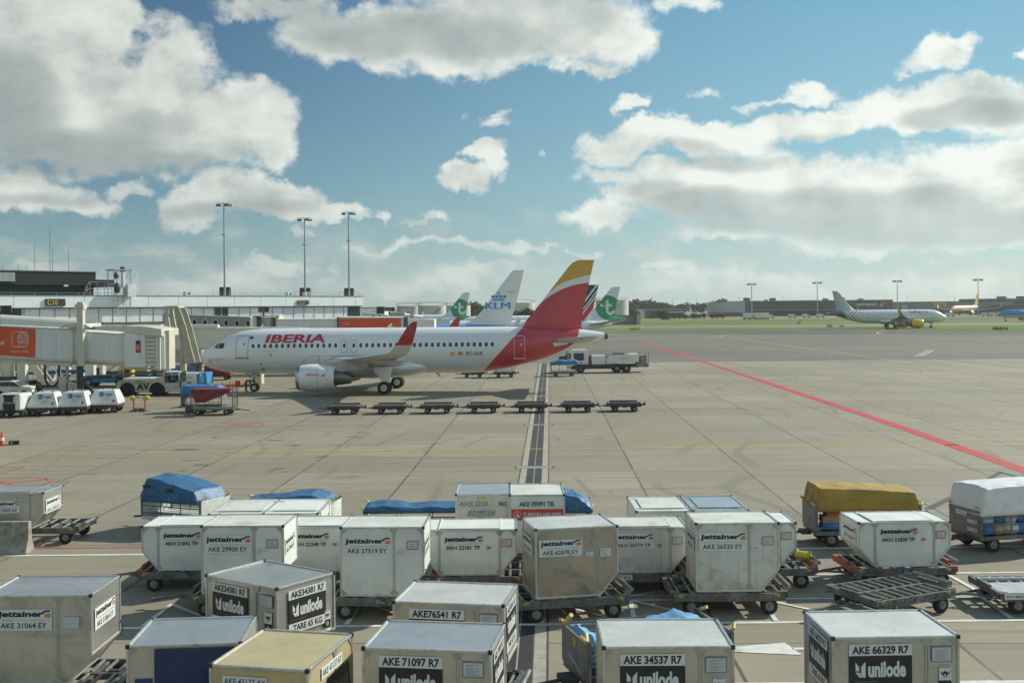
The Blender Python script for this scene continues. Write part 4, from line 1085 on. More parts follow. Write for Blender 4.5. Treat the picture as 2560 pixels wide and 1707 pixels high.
parcels(c, (10.95, 35.35), 0, [
    ('mail_bag', 'blue mail bag at the bottom of the mustard tarp cart', 'bag', -.95, -.45, .5, .95, .5, .26, M_BBAG, 1),
    ('parcel', 'brown carton on the blue bag in the mustard tarp cart', 'parcel', -.95, -.42, .745, .85, .45, .20, M_CARD, 0),
    ('parcel', 'reddish parcel uppermost in the mustard tarp cart', 'parcel', -.85, -.40, .946, .8, .45, .14, M_BORE, 0),
    ('mail_bag', 'blue bag in the middle of the mustard tarp cart', 'bag', .25, -.2, .5, 1.1, .6, .5, M_BBAG, 1)])
c = cart((15.35, 34.65), 14, 'cart full of mail bags under a white tarpaulin, grey panelled end', L=3.2, Wd=1.5, zt=1.28, panel=M_PANG, rails=4, handles=True)
tarp(c, [(-1.60, 1.55), (-1.42, 1.96), (0, 2.02), (1.5, 2.0)], -.82, .82, 1.14, M_TWHT, amp=.034, seed=6, soft=.3)
pm = MB(); pm.box(-1.637, -1.626, -.1, .4, 1.05, 1.17, 0); pm.text('SW8122', (-1.639, .37, 1.08), (0, -1, 0), (0, 0, 1), .44, .06, 1)
for (zz, a) in ((.86, .16), (.62, .05)):
    pm.box(-1.637, -1.626, -.6, -.15, zz, zz+.1, 0); pm.text('swissport', (-1.639, -.17, zz+.03), (0, -1, 0), (0, 0, 1), .30, .05, 1); pm.flat([(-1.639, -.49, zz+.02), (-1.639, -.56, zz+.02), (-1.639, -.58, zz+.08), (-1.639, -.50, zz+.08)], 2)
pm.obj('sign_plate', [M_PLATE, M_INK, M_REDI], c)
it = []
random.seed(3)
mm = (M_BBAG, M_TBAG, M_WBAG, M_BBAG, M_WBAG, M_BBAG, M_TBAG)
cols_ = {'blue_mail_bag': 'blue', 'tan_mail_bag': 'tan', 'white_mail_bag': 'white'}
for k in range(7):
    it.append(('mail_bag', '%s mail bag, %s along the bottom of the white tarp cart' % (cols_[mm[k].name], ('first', 'second', 'third', 'fourth', 'fifth', 'sixth', 'seventh')[k]), 'bag', -1.25+k*.42, -.38, .5, .52, .62, .36, mm[k], 1))
    m2 = mm[(k+2) % 7]
    it.append(('mail_bag', '%s mail bag, %s along the upper layer of the white tarp cart' % (cols_[m2.name], ('first', 'second', 'third', 'fourth', 'fifth', 'sixth', 'seventh')[k]), 'bag', -1.2+k*.40, -.32, .84, .50, .6, .34, m2, 1))
parcels(c, (15.35, 34.65), 14, it)
# cart behind AKE 34537
c = cart((2.58, 21.95), 15, 'cart with raised yellow handles and slumped pale blue tarpaulin behind AKE 34537 R7', L=2.95, Wd=1.55, zt=1.22, panel=M_PANG, rails=4)
tarp(c, [(-1.40, 1.28), (-.9, 1.0), (-.3, 1.05), (.3, 1.18), (.9, 1.27), (1.4, 1.15)], -.70, .74, .85, mat('pale_blue_tarpaulin', (.12, .30, .52), .5, var=.2, scale=3, bump=.55, bscale=5), amp=.07, seed=7)
for s in (-1, 1):
    h = MB(); h.cyl((-1.47, s*.70, 1.22), (-1.40, s*.70-.26*s, 1.46 if s > 0 else 1.33), .045, n=8); h.obj('handle', M_HAND, c)
q = MB(); q.flat([(-1.503, .30, .72), (-1.503, -.45, .55), (-1.503, -.45, .62), (-1.503, .30, .79)], 0); q.flat([(-1.503, .02, 1.0), (-1.503, -.10, .97), (-1.503, -.10, 1.15), (-1.503, .02, 1.17)], 1)
q.obj('decal', [mat('pale_blue_film', (.18, .42, .66), .5), M_YELI], c)

# concrete barrier
mb = MB(); mb.prism([(-.32, 0), (.32, 0), (.30, .12), (.16, .38), (.10, .98), (-.10, .98), (-.16, .38), (-.30, .12)], 'x', -2.2, 0, 0)
mb.obj('concrete_barrier', mat('weathered_concrete', (.30, .28, .23), .85, var=.2, scale=3, dirt_or_light=(.09, .085, .07), damt=.85, dscale=2.2, bump=.4, bscale=9), loc=(-15.1, 34.95, 0), bevel=.02, label='weathered concrete barrier block beside the low grey container', cat='barrier')
# ================================================================== airliners
M_ACW = mat('white_aircraft_paint', (.74, .75, .74), .28, var=.025, scale=.8, coat=.25, dirt_or_light=(.60, .60, .57), damt=.35, dscale=.5)
M_ACG = mat('grey_aircraft_paint', (.40, .41, .40), .4, var=.06, scale=.8)
M_WINGG = mat('wing_grey', (.42, .42, .40), .42, var=.08, scale=1.2, dirt_or_light=(.25, .25, .24), damt=.5, dscale=1)
M_DKG = mat('dark_bay_grey', (.07, .07, .07), .6, var=.2)
M_WIN = mat('cabin_window_glass', (.030, .040, .055), .12, var=.2, scale=5)
M_LIP = mat('bare_metal_lip', (.50, .50, .49), .28, .85, var=.08)
M_EXH = mat('exhaust_metal', (.20, .18, .16), .4, .75, var=.2, scale=4)
M_GEARW = mat('grey_gear_paint', (.22, .22, .21), .5, var=.1)
M_OUTL = mat('grey_outline', (.19, .20, .21), .5, var=.1)
M_IBR = mat('red_livery_ink', (.50, .045, .060), .35, coat=.2, var=.05)
M_IBY = mat('yellow_livery_ink', (.62, .34, .03), .35, coat=.2, var=.05)
M_BLKI = mat('black_livery_ink', (.02, .02, .022), .4)
M_KLMB = mat('sky_blue_livery_ink', (.03, .28, .62), .35, coat=.2, var=.05)
M_WHI = mat('white_livery_ink', (.72, .73, .72), .35)
M_BADGE = mat('blue_badge_ink', (.03, .05, .30), .4)
M_GOLDI = mat('gold_livery_ink', (.55, .30, .06), .4)
M_RHUB = mat('white_wheel_rim', (.52, .52, .50), .45, var=.1)

A320 = [  # x from the nose, top z, bottom z, half width
 (0,3.22,3.12,.05),(.12,3.50,2.80,.38),(.35,3.74,2.52,.68),(.8,4.02,2.26,1.0),(1.35,4.30,2.06,1.26),(1.9,4.62,1.92,1.46),(2.5,4.98,1.82,1.63),(3.1,5.28,1.74,1.76),
 (3.8,5.52,1.68,1.86),(4.8,5.69,1.64,1.94),(6.0,5.77,1.62,1.97),(7.2,5.79,1.62,1.975),(25.0,5.79,1.62,1.975),(26.5,5.79,1.72,1.965),(28.2,5.79,2.0,1.92),(30,5.77,2.42,1.82),
 (31.8,5.72,2.92,1.64),(33.4,5.64,3.40,1.40),(35,5.50,3.90,1.06),(36.2,5.33,4.26,.72),(37.1,5.16,4.52,.42),(37.45,5.08,4.60,.33)]
def prof_at(prof, x):
    for (a, t0, b0, w0), (b, t1, b1, w1) in zip(prof, prof[1:]):
        if a <= x <= b:
            k = (x-a)/(b-a); return t0+(t1-t0)*k, b0+(b1-b0)*k, w0+(w1-w0)*k
    return prof[-1][1:]
def skin_y(prof, x, z):
    t, b, w = prof_at(prof, x); zc, rz = (t+b)/2, (t-b)/2
    return w*math.sqrt(max(0, 1-((z-zc)/rz)**2))
def fus(prof, n=36):
    # resample so the nose is smooth
    mb = MB(); rings = []
    xs = []
    for (a, *_), (b, *_) in zip(prof, prof[1:]):
        k = max(1, int((b-a)/.8)); xs += [a+(b-a)*i/k for i in range(k)]
    xs.append(prof[-1][0])
    for x in xs:
        t, b, w = prof_at(prof, x); zc, rz = (t+b)/2, (t-b)/2
        rings.append([(x, w*math.sin(2*math.pi*i/n), zc+rz*math.cos(2*math.pi*i/n)) for i in range(n)])
    mb.loft(rings); return mb
def on_skin(prof, side, mb2d, name, m, parent, off=.012, zstep=.12, lift=0):
    """wrap flat (x, z) artwork (an MB whose y is 0) onto the fuselage side"""
    me = bpy.data.meshes.new(name); me.from_pydata(mb2d.v, [], mb2d.f); me.polygons.foreach_set('material_index', mb2d.mi)
    b = bmesh.new(); b.from_mesh(me)
    zs = [v.co.z for v in b.verts]; z = min(zs)+zstep
    while z < max(zs):
        bmesh.ops.bisect_plane(b, geom=b.verts[:]+b.edges[:]+b.faces[:], plane_co=(0, 0, z), plane_no=(0, 0, 1)); z += zstep
    for v in b.verts: v.co.y = side*(skin_y(prof, v.co.x, v.co.z)+off+v.co.y)
    b.to_mesh(me); b.free()
    for q in (m if isinstance(m, (list, tuple)) else [m]): me.materials.append(q)
    o = bpy.data.objects.new(name, me); COL.objects.link(o); o.parent = parent; return o
def rrect(mb, x0, x1, z0, z1, r, mi=0, y=0, n=5):
    pts = []
    for cx, cz, a in ((x1-r, z1-r, 0), (x0+r, z1-r, 90), (x0+r, z0+r, 180), (x1-r, z0+r, 270)):
        pts += [(cx+r*math.cos(R(a+90*k/n)), y, cz+r*math.sin(R(a+90*k/n))) for k in range(n+1)]
    return mb.flat(pts, mi)
def rring(mb, x0, x1, z0, z1, r, w, mi=0, n=5):
    def ring(e):
        pts = []
        for cx, cz, a in ((x1-r, z1-r, 0), (x0+r, z1-r, 90), (x0+r, z0+r, 180), (x1-r, z0+r, 270)):
            pts += [(cx+(r+e)*math.cos(R(a+90*k/n)), 0, cz+(r+e)*math.sin(R(a+90*k/n))) for k in range(n+1)]
        return pts
    a, b = ring(0), ring(w); N = len(a)
    for i in range(N):
        j = (i+1) % N; mb.flat([a[i], b[i], b[j], a[j]], mi)
def airfoil(y, x, z, c, th, n=9, vert=False, tw=0):
    """closed section: leading edge at x, chord c"""
    pts = []
    for i in range(n+1):
        t = i/n; xx = (1-math.cos(math.pi*t))/2
        yt = th*c*5*(.2969*math.sqrt(xx)-.126*xx-.3516*xx**2+.2843*xx**3-.1036*xx**4)
        pts.append((xx, yt))
    up = [(x+c*a, b*1.1) for a, b in pts]; lo = [(x+c*a, -b*.8) for a, b in pts[1:-1]][::-1]
    if vert: return [(px, y+q, z) for px, q in [(x+c*a, b) for a, b in pts]+[(x+c*a, -b) for a, b in pts[1:-1]][::-1]]
    return [(px, y, z+q-(px-x)*tw) for px, q in up+lo]
def paint(name, fn, rough=.3):
    """livery: fn(t, x, y, z) returns a colour socket from object coordinates"""
    m = bpy.data.materials.new(name); m.use_nodes = True; t = NT(m.node_tree); b = t.n['Principled BSDF']
    x, y, z = t.xyz(t.new('ShaderNodeTexCoord').outputs['Object'])
    c = fn(t, x, y, z)
    g = t.ramp(t.noise(t.new('ShaderNodeTexCoord').outputs['Object'], .5, 5, .6), .4, .8, 0, .10)
    c = t.mix(g, c, (.45, .45, .43))
    t.l.new(c, b.inputs['Base Color']); b.inputs['Roughness'].default_value = rough
    b.inputs['Coat Weight'].default_value = .2; b.inputs['Coat Roughness'].default_value = .1
    return m
WHITE = (.74, .75, .74)
def gt(t, a, b): return t.m('GREATER_THAN', a, b)

def plane(name, nose, heading, label, prof, side, mats, fin, stab, wing, engine, gears, group='airliners', detail=True, fin_thick=.10, wl=None, L=37.57, taz=None, wing_gear=True):
    """nose: (x, y) of the nose on the ground; heading: angle of the tail direction (local +x) from world +x; side: which local y side faces the camera"""
    root = thing(name, nose, heading, label, 'airplane', group)
    fus(prof).obj('fuselage', mats['body'], root, smooth=50)
    mb = MB(); mb.loft([airfoil(0, xl, z, xt-xl, fin_thick*(1.0-.25*i/len(fin)), n=12, vert=True) for i, (z, xl, xt) in enumerate(fin)])
    mb.obj('tail_fin', mats['fin'], root, smooth=35)
    for s in (-1, 1):
        mb = MB(); mb.loft([airfoil(s*y, x, z, c, .10) for y, x, z, c in stab])
        mb.obj('tailplane', mats.get('stab', M_WINGG), root, smooth=35)
        mb = MB(); mb.loft([airfoil(s*y, x, z, c, th, tw=.03) for y, x, z, c, th in wing])
        if detail:
            for yy in (3.4, 6.6, 10.4):                   # flap track fairings
                for (a, xa, za, ca, ta), (b, xb, zb, cb, tb) in zip(wing, wing[1:]):
                    if a <= yy <= b:
                        k = (yy-a)/(b-a); xx = xa+(xb-xa)*k+(ca+(cb-ca)*k); zz = za+(zb-za)*k
                        mb.loft([[(xx+dx, s*(yy+rr*.6*math.sin(q*math.pi/4)), zz-.22+dz+rr*math.cos(q*math.pi/4)) for q in range(8)] for dx, rr, dz in ((-2.2, .03, .02), (-1.5, .19, -.05), (-.5, .20, -.10), (.35, .14, -.10), (.9, .02, -.06))])
        w = mb.obj('wing', mats.get('wing', M_WINGG), root, smooth=35)
        if wl:
            q = MB(); q.loft([airfoil(s*y, x, z, c, .09) for y, x, z, c in wl]); q.obj('winglet', mats['winglet'], w, smooth=40)
        if engine:
            ex, ey, ez, el, er = engine; e = MB(); n = 28
            def ring(x, r, dz=0, sq=1.0): return [(x, s*ey+r*math.sin(2*math.pi*i/n), ez+dz+r*sq*math.cos(2*math.pi*i/n)) for i in range(n)]
            e.loft([ring(ex+.30, er*.93), ring(ex+.9, er*1.0), ring(ex+1.7, er*1.02), ring(ex+el*.75, er*.94), ring(ex+el, er*.80), ring(ex+el, er*.74), ring(ex+el-.5, er*.72)], caps=(False, True))
            eo = e.obj('engine', mats.get('engine', M_ACW), root, smooth=40)
            e = MB(); e.loft([ring(ex+1.2, er*.78), ring(ex+.3, er*.80), ring(ex+.06, er*.83), ring(ex, er*.87), ring(ex+.08, er*.92), ring(ex+.30, er*.935)], caps=(False, False)); e.obj('intake_lip', M_LIP, eo, smooth=50)
            e = MB(); e.loft([ring(ex+1.15, er*.79), ring(ex+1.1, .30), ring(ex+.7, .04)], caps=(False, True)); e.obj('fan', M_DKG, eo, smooth=30)
            e = MB(); e.loft([ring(ex+el-.35, er*.58, -.02), ring(ex+el+.5, er*.52, -.03), ring(ex+el+1.35, er*.40, -.05), ring(ex+el+1.35, er*.30, -.05), ring(ex+el+1.75, er*.05, -.05)], caps=(False, True)); e.obj('exhaust_nozzle', M_EXH, eo, smooth=40)
            e = MB(); e.prism([(ex+1.4, ez+er*.9), (ex+2.6, ez+er*1.22), (ex+el+3.2, ez+er*1.25), (ex+el+2.6, ez+er*.65), (ex+el+.6, ez+er*.42), (ex+el-.2, ez+er*.55)], 'y', s*ey-.20, s*ey+.20)
            e.obj('pylon', mats.get('pylon', M_WINGG), eo, bevel=.06)
        if gears:
            gx, gy, gr = gears[1]
            g = MB(); g.cyl((gx, s*gy, gr), (gx-.1, s*(gy-.15), 2.6), .12, n=10, mi=0); g.cyl((gx, s*(gy-.4), gr), (gx, s*(gy+.4), gr), .09, n=8, mi=0); g.bar((gx, s*(gy-.1), 1.0), (gx+.1, s*(gy-1.7), 2.1), .10, mi=0)
            go = g.obj('main_gear', M_GEARW, root, smooth=40)
            for q in (-1, 1): wheel(go, (gx, s*gy+q*.42, gr), gr, .42, name='wheel').children[0].data.materials[0] = M_RHUB
            d = MB(); d.prism([(gx-.85, 2.4), (gx+.75, 2.4), (gx+.55, 1.5), (gx+.42, 1.0), (gx-.25, 1.15), (gx-.45, 1.6), (gx-.85, 1.9)], 'y', s*(gy+.34), s*(gy+.40)); d.obj('gear_door', M_ACW, go)
    if gears:
        gx, gr = gears[0]
        g = MB(); g.cyl((gx, 0, gr), (gx-.12, 0, 2.0), .09, n=10); g.cyl((gx, -.28, gr), (gx, .28, gr), .06, n=8); g.bar((gx-.1, 0, 1.0), (gx-.9, 0, 1.85), .07); g.box(gx-.18, gx+.10, -.2, .2, 1.38, 1.56)
        go = g.obj('nose_gear', M_GEARW, root, smooth=40)
        for q in (-1, 1): wheel(go, (gx, q*.25, gr), gr, .22).children[0].data.materials[0] = M_RHUB
        for q in (-1, 1):
            d = MB(); d.prism([(gx-.25, 1.74), (gx+.35, 1.74), (gx+.30, 1.32), (gx-.15, 1.36)], 'y', q*.40, q*.43); d.obj('gear_door', M_ACG, go)
    return root
def body_fairing(root, m, x0=11.2, x1=22.0, z=1.9, hw=2.15, side=-1):
    mb = MB(); n = 24; rings = []
    for t in (0, .04, .12, .25, .45, .65, .8, .9, .97, 1):
        k = math.sin(math.pi*min(1, max(0, t)))**.45 if 0 < t < 1 else .02
        if t > .6: k = max(.02, (1-((t-.6)/.4)**2.2))**.8
        x = x0+(x1-x0)*t; w = hw*(.35+.65*k) if t < 1 else .1; zc = z+.30+ (t-.5)*.25
        rings.append([(x, w*math.sin(2*math.pi*i/n)*(1 if k > .1 else .3), zc+(.98*k+.05)*math.cos(2*math.pi*i/n)) for i in range(n)])
    mb.loft(rings); return mb.obj('belly_fairing', m, root, smooth=50)
def cabin_windows(root, prof, side, xs, z, w=.13, h=.19):
    proto = None
    for x in xs:
        mb = MB(); rrect(mb, x-w, x+w, z-h, z+h, w*.9)
        on_skin(prof, side, mb, 'window', M_WIN, root, off=.014)
def cockpit(root, prof, k=1.0, dx=0, z0=0):
    """windscreen panes lofted over the nose, both sides"""
    for s in (-1, 1):
        for (pts) in ([(1.55, 4.10), (2.02, 4.02), (2.10, 4.52), (1.78, 4.42)], [(2.10, 4.02), (2.62, 4.06), (2.66, 4.52), (2.16, 4.54)], ):
            mb = MB(); mb.flat([((x*k)+dx, 0, z+z0) for x, z in pts])
            on_skin(prof, s, mb, 'windscreen_pane', M_WIN, root, off=.02, zstep=.08)

# ---- the white and red airliner in the middle
Q = [(5.55, 29.3), (5.8, 29.75), (6.6, 30.23), (7.55, 31.08), (8.38, 32.05), (9.02, 33.14), (9.5, 34.47), (9.72, 35.83), (9.74, 40)]
def ib_fin(t, x, y, z):
    red = t.curve(z, [(4.5, 27.5), (5.6, 29.4), (5.8, 29.75), (6.6, 30.23), (7.55, 31.08), (8.38, 32.05), (9.02, 33.14), (9.5, 34.47), (9.72, 36.0), (9.9, 40)], 4.5, 12, 26, 42)
    yel = t.curve(z, [(4.5, 41), (8.6, 41), (8.95, 32.2), (9.0, 32.2), (9.66, 33.0), (9.9, 33.55), (10.1, 34.1), (10.35, 35.0), (10.55, 36.3), (10.56, 30), (12, 30)], 4.5, 12, 26, 42)
    yel = t.curve(z, [(4.5, 41), (8.7, 38), (8.75, 31.4), (9.3, 32.7), (9.75, 33.6), (10.0, 34.35), (10.25, 35.3), (10.42, 36.3), (12, 48)], 4.5, 12, 26, 48)
    xa = t.m('MULTIPLY_ADD', t.m('SUBTRACT', z, 8.75), 0, 0)
    # white band between two arcs: red under the first, yellow over the second
    c = t.mix(gt(t, x, red), WHITE, (.52, .050, .065))
    up = t.curve(x, [(26, 8.2), (32.0, 8.85), (33.0, 9.5), (33.7, 9.82), (34.35, 10.02), (35.3, 10.28), (36.3, 10.46), (40, 10.8)], 26, 40, 7, 12)
    return t.mix(gt(t, z, up), c, (.62, .34, .03))
def ib_body(t, x, y, z):
    a = t.m('MULTIPLY_ADD', z, .914, 24.54)                     # slanted front edge
    b = t.curve(z, [(0, 30.5), (2.6, 31.4), (3.5, 33.1), (4.0, 34.0), (4.45, 34.5), (5.0, 34.75), (5.6, 34.87), (7, 34.9)], 0, 7, 28, 38)
    c = t.mix(t.m('MULTIPLY', gt(t, x, a), t.m('LESS_THAN', x, b)), WHITE, (.52, .050, .065))
    return t.mix(gt(t, x, 37.12), c, (.10, .10, .10))
FIN320 = [(5.45, 28.3, 35.2), (5.8, 29.2, 35.05), (6.3, 30.05, 35.1), (7.3, 30.9, 35.25), (9.0, 32.25, 35.65), (11.2, 34.0, 36.15), (11.55, 34.35, 36.24), (11.76, 34.85, 36.3)]
STAB320 = [(.3, 31.9, 4.35, 3.9), (1.2, 32.5, 4.45, 3.4), (6.1, 35.2, 4.95, 1.25), (6.25, 35.6, 4.97, .7)]
WING320 = [(1.0, 11.3, 2.75, 7.2, .13), (2.0, 12.0, 2.80, 6.4, .125), (6.3, 14.75, 3.12, 3.95, .11), (11, 17.3, 3.55, 2.75, .105), (15.6, 19.75, 3.98, 1.65, .10)]
WL320 = [(15.58, 19.75, 3.98, 1.65), (16.15, 20.1, 4.12, 1.50), (16.6, 20.55, 4.55, 1.32), (16.85, 20.95, 5.1, 1.12), (17.1, 21.55, 6.0, .8), (17.2, 21.95, 6.42, .45), (17.22, 22.2, 6.5, .2)]
def ib_wl(t, x, y, z): return t.mix(gt(t, z, 4.70), (.50, .50, .46), (.40, .022, .035))
YAW = R(-2.8)
IB0 = (-28.75, 103.25)
ib = plane('airliner', IB0, YAW, 'white and red airliner with a yellow tipped tail parked across the middle', A320, -1,
           dict(body=paint('red_tail_livery', ib_body), fin=paint('red_yellow_fin_livery', ib_fin), winglet=paint('red_winglet_livery', ib_wl)),
           FIN320, STAB320, WING320, (10.45, 5.75, 1.60, 3.3, 1.16), ((5.05, .39), (17.7, 3.8, .57)), wl=WL320)
body_fairing(ib, M_ACW)
mb = MB(); mb.loft([[(x, s_*w, z0+(z1-z0)*q) for s_, q in ((-1, 0), (-1, .6), (-.6, 1), (.6, 1), (1, .6), (1, 0))] for x, z0, z1, w in ((26.0, 5.5, 5.78, .05), (28.0, 5.5, 5.95, .12), (29.6, 5.6, 6.6, .18), (31.0, 5.6, 7.3, .12))])
WX = [5.44+.538*i for i in range(15)] + [15.25+.538*i for i in range(23)]
cabin_windows(ib, A320, -1, WX, 4.25)
cockpit(ib, A320)
def door(root, prof, side, x0, x1, z0, z1, m=M_OUTL, w=.045, sill=True, win=True):
    mb = MB(); rring(mb, x0, x1, z0, z1, .14, w)
    if sill: mb.flat([(x0-.12, 0, z0-.13), (x1+.12, 0, z0-.13), (x1+.12, 0, z0-.03), (x0-.12, 0, z0-.03)])
    if win: rrect(mb, (x0+x1)/2+.10, (x0+x1)/2+.26, (z0+z1)/2+.12, (z0+z1)/2+.34, .07)
    return on_skin(prof, side, mb, 'door', m, root, off=.013)
door(ib, A320, -1, 3.88, 4.95, 3.22, 5.15)
M_PALE = mat('pale_outline', (.62, .50, .48), .5)
door(ib, A320, -1, 29.05, 29.95, 3.0, 4.95, m=M_PALE)
for x in (13.76, 14.62):
    mb = MB(); rring(mb, x-.27, x+.27, 3.62, 4.68, .12, .03); on_skin(A320, -1, mb, 'emergency_exit', M_OUTL, ib, off=.012)
    mb = MB(); rrect(mb, x-.13, x+.13, 4.05, 4.43, .12); mb.flat([(x-.05, 0, 4.56), (x+.05, 0, 4.56), (x+.05, 0, 4.60), (x-.05, 0, 4.60)], 1); on_skin(A320, -1, mb, 'window', [M_WIN, M_IBR], ib, off=.014)
mb = MB(); mb.text('IBERIA', (6.5, 0, 4.52), (1, 0, 0), (0, 0, 1), 5.5, .74, 0, bold=.035, shear=.12); on_skin(A320, -1, mb, 'lettering', M_IBR, ib, off=.016)
mb = MB(); mb.text('EC-LUL', (24.75, 0, 3.30), (1, 0, 0), (0, 0, 1), 1.55, .32, 0, bold=.02)
rrect(mb, 24.0, 24.45, 3.31, 3.6, .01, 1); mb.flat([(24.0, .002, 3.38), (24.45, .002, 3.38), (24.45, .002, 3.53), (24.0, .002, 3.53)], 2)
for i in range(3): mb.flat([(23.32+i*.14, 0, 3.40), (23.44+i*.14, 0, 3.40), (23.42+i*.14, 0, 3.55), (23.38+i*.14, 0, 3.60), (23.34+i*.14, 0, 3.55)], 3)
mb.flat([(23.3, 0, 3.30), (23.74, 0, 3.30), (23.74, 0, 3.36), (23.3, 0, 3.36)], 3)
on_skin(A320, -1, mb, 'lettering', [M_BLKI, M_IBR, M_IBY, M_GOLDI], ib, off=.013)
mb = MB(); rrect(mb, 5.05, 5.38, 4.86, 5.14, .135); on_skin(A320, -1, mb, 'badge', M_BADGE, ib)
mb = MB(); rring(mb, 1.12, 1.42, 2.78, 3.10, .04, .03); mb.flat([(1.22, 0, 2.86), (1.32, 0, 2.86), (1.32, 0, 3.02), (1.22, 0, 3.02)])
mb.text('CANGAS DE ONIS', (1.55, 0, 2.98), (1, 0, 0), (0, 0, 1), 1.2, .12, 0); mb.text('AIRBUS A320', (6.4, 0, 3.72), (1, 0, 0), (0, 0, 1), 1.05, .12, 1)
on_skin(A320, -1, mb, 'lettering', [M_OUTL, mat('pale_grey_ink', (.5, .5, .5), .5)], ib)
mb = MB()
for x, z in ((7.05, 3.42), (6.1, 2.58)): rring(mb, x-.05, x+.05, z-.05, z+.05, .045, .05); rrect(mb, x-.02, x+.02, z-.02, z+.02, .019)
rring(mb, 5.95, 6.35, 2.0, 2.26, .06, .025); rrect(mb, 6.02, 6.30, 2.06, 2.18, .05); rrect(mb, 5.52, 5.66, 2.03, 2.13, .04); rrect(mb, 2.35, 2.5, 2.28, 2.36, .03)
# outline of the wing fairing
for a, b in (((9.9, 2.75), (10.35, 3.15)), ((10.35, 3.15), (11.1, 3.33)), ((11.1, 3.33), (15.4, 3.33)), ((11.5, 3.33), (11.5, 2.75)), ((12.6, 3.33), (12.6, 2.8))):
    d = Vector((b[0]-a[0], b[1]-a[1])); n_ = Vector((-d.y, d.x)).normalized()*.016
    mb.flat([(a[0]+n_.x, 0, a[1]+n_.y), (b[0]+n_.x, 0, b[1]+n_.y), (b[0]-n_.x, 0, b[1]-n_.y), (a[0]-n_.x, 0, a[1]-n_.y)])
on_skin(A320, -1, mb, 'service_panel', M_OUTL, ib)
mb = MB()
for x, z in ((5.4, 5.76), (17.3, 5.78)): mb.prism([(x, z), (x+.35, z), (x+.52, z+.42), (x+.42, z+.42)], 'y', -.02, .02)
mb.prism([(21.4, 1.95), (22.0, 1.75), (22.25, 1.25), (22.1, 1.25)], 'y', -.02, .02)
mb.obj('antenna', M_ACW, ib)
# engine lettering
eng = [o for o in ib.children if o.name.startswith('engine')]
eng = min(eng, key=lambda o: sum(v.co.y for v in o.data.vertices))
mb = MB(); 
def eng_skin(o_, u0, z0, w, h, txt, mi, **k):
    vs, fs, _ = text_geo(txt, .0, 0.0)
    pts = []
    for a, b in vs:
        x, z = u0+a*w, z0+b*h; r = 1.19; dz = z-1.60
        pts.append((x, -5.75-math.sqrt(max(.01, r*r-dz*dz))-.01, z))
    o_.add(pts, fs, mi)
eng_skin(mb, 12.0-.55, 1.83, 1.15, .19, 'IBERIA', 0)
mb.flat([(12.72, -6.94, 1.76), (13.0, -6.94, 1.80), (13.08, -6.95, 1.93), (12.8, -6.94, 1.90)], 0); mb.flat([(12.85, -6.945, 1.92), (13.1, -6.94, 1.98), (13.16, -6.935, 2.03), (12.95, -6.94, 2.0)], 1)
mb.obj('lettering', [M_IBR, M_IBY], eng)
mb = MB()
for x in (12.35, 13.15): mb.loft([[(x+dx, -5.75+1.195*math.sin(R(a)), 1.6+1.195*math.cos(R(a))) for a in range(180, 360, 6)] for dx in (0, .02)], caps=(False, False), close=False)
mb.obj('panel_seam', M_OUTL, eng)
# rear tailplane seal plate
mb = MB(); mb.flat([(32.6, 0, 3.98), (33.8, 0, 4.18), (33.9, 0, 4.40), (32.5, 0, 4.34)]); on_skin(A320, -1, mb, 'seal_plate', M_ACW, ib, off=.02)

# ---- spotted airliner taxiing to the right
def vu_dots(t, x, y, z, lim):
    u = t.m('MULTIPLY', t.m('ADD', x, z), .707); v = t.m('MULTIPLY', t.m('SUBTRACT', x, z), .707)
    s = .80
    fu = t.m('SUBTRACT', t.m('FRACT', t.m('DIVIDE', u, s)), .5); fv = t.m('SUBTRACT', t.m('FRACT', t.m('DIVIDE', v, s)), .5)
    d = t.m('SQRT', t.m('ADD', t.m('MULTIPLY', fu, fu), t.m('MULTIPLY', fv, fv)))
    return d
def vu_fin(t, x, y, z):
    d = vu_dots(t, x, y, z, 0)
    q = t.m('SUBTRACT', x, t.m('MULTIPLY_ADD', z, .42, 27.3))
    return t.mix(t.m('LESS_THAN', d, t.ramp(q, -.5, 6.0, .16, .50, smooth=False)), (.62, .65, .63), (.20, .225, .225))
def vu_body(t, x, y, z):
    d = vu_dots(t, x, y, z, 0)
    q = t.m('SUBTRACT', x, t.m('MULTIPLY_ADD', z, -.5, 26.0))
    c = t.mix(t.m('LESS_THAN', d, t.ramp(q, .0, 6.5, .06, .36, smooth=False)), WHITE, (.20, .225, .225))
    return t.mix(gt(t, t.m('MULTIPLY_ADD', z, -.6, x), 30.0), c, (.16, .17, .165))
def vu_wl(t, x, y, z): return t.mix(gt(t, z, 4.3), (.34, .33, .28), (.62, .34, .03))
M_VUE = mat('yellow_engine_paint', (.80, .45, .02), .35, coat=.2, var=.06)
a_ = G(2368, 812)
vx, vz = P(2367, 790, 350)
YV = R(180+2.5)
vu = plane('airliner', (vx, 350), YV, 'distant white airliner with grey spotted tail and yellow engines, taxiing', A320, 1,
           dict(body=paint('spotted_livery', vu_body), fin=paint('spotted_fin_livery', vu_fin), winglet=paint('yellow_winglet_livery', vu_wl), engine=M_VUE, stab=mat('dark_tailplane_grey', (.15, .16, .155), .4), wing=mat('dull_wing_grey', (.25, .25, .23), .45)),
           FIN320, STAB320, WING320, (10.2, 5.75, 1.50, 3.6, 1.36), ((5.05, .42), (17.7, 3.8, .60)), wl=WL320, detail=True)
body_fairing(vu, M_ACW, x0=13.4, x1=23, hw=2.12)
cabin_windows(vu, A320, 1, [5.6+.72*i for i in range(31)], 4.25, .16, .17)
cockpit(vu, A320)
door(vu, A320, 1, 3.88, 4.95, 3.22, 5.15, w=.03, sill=False)
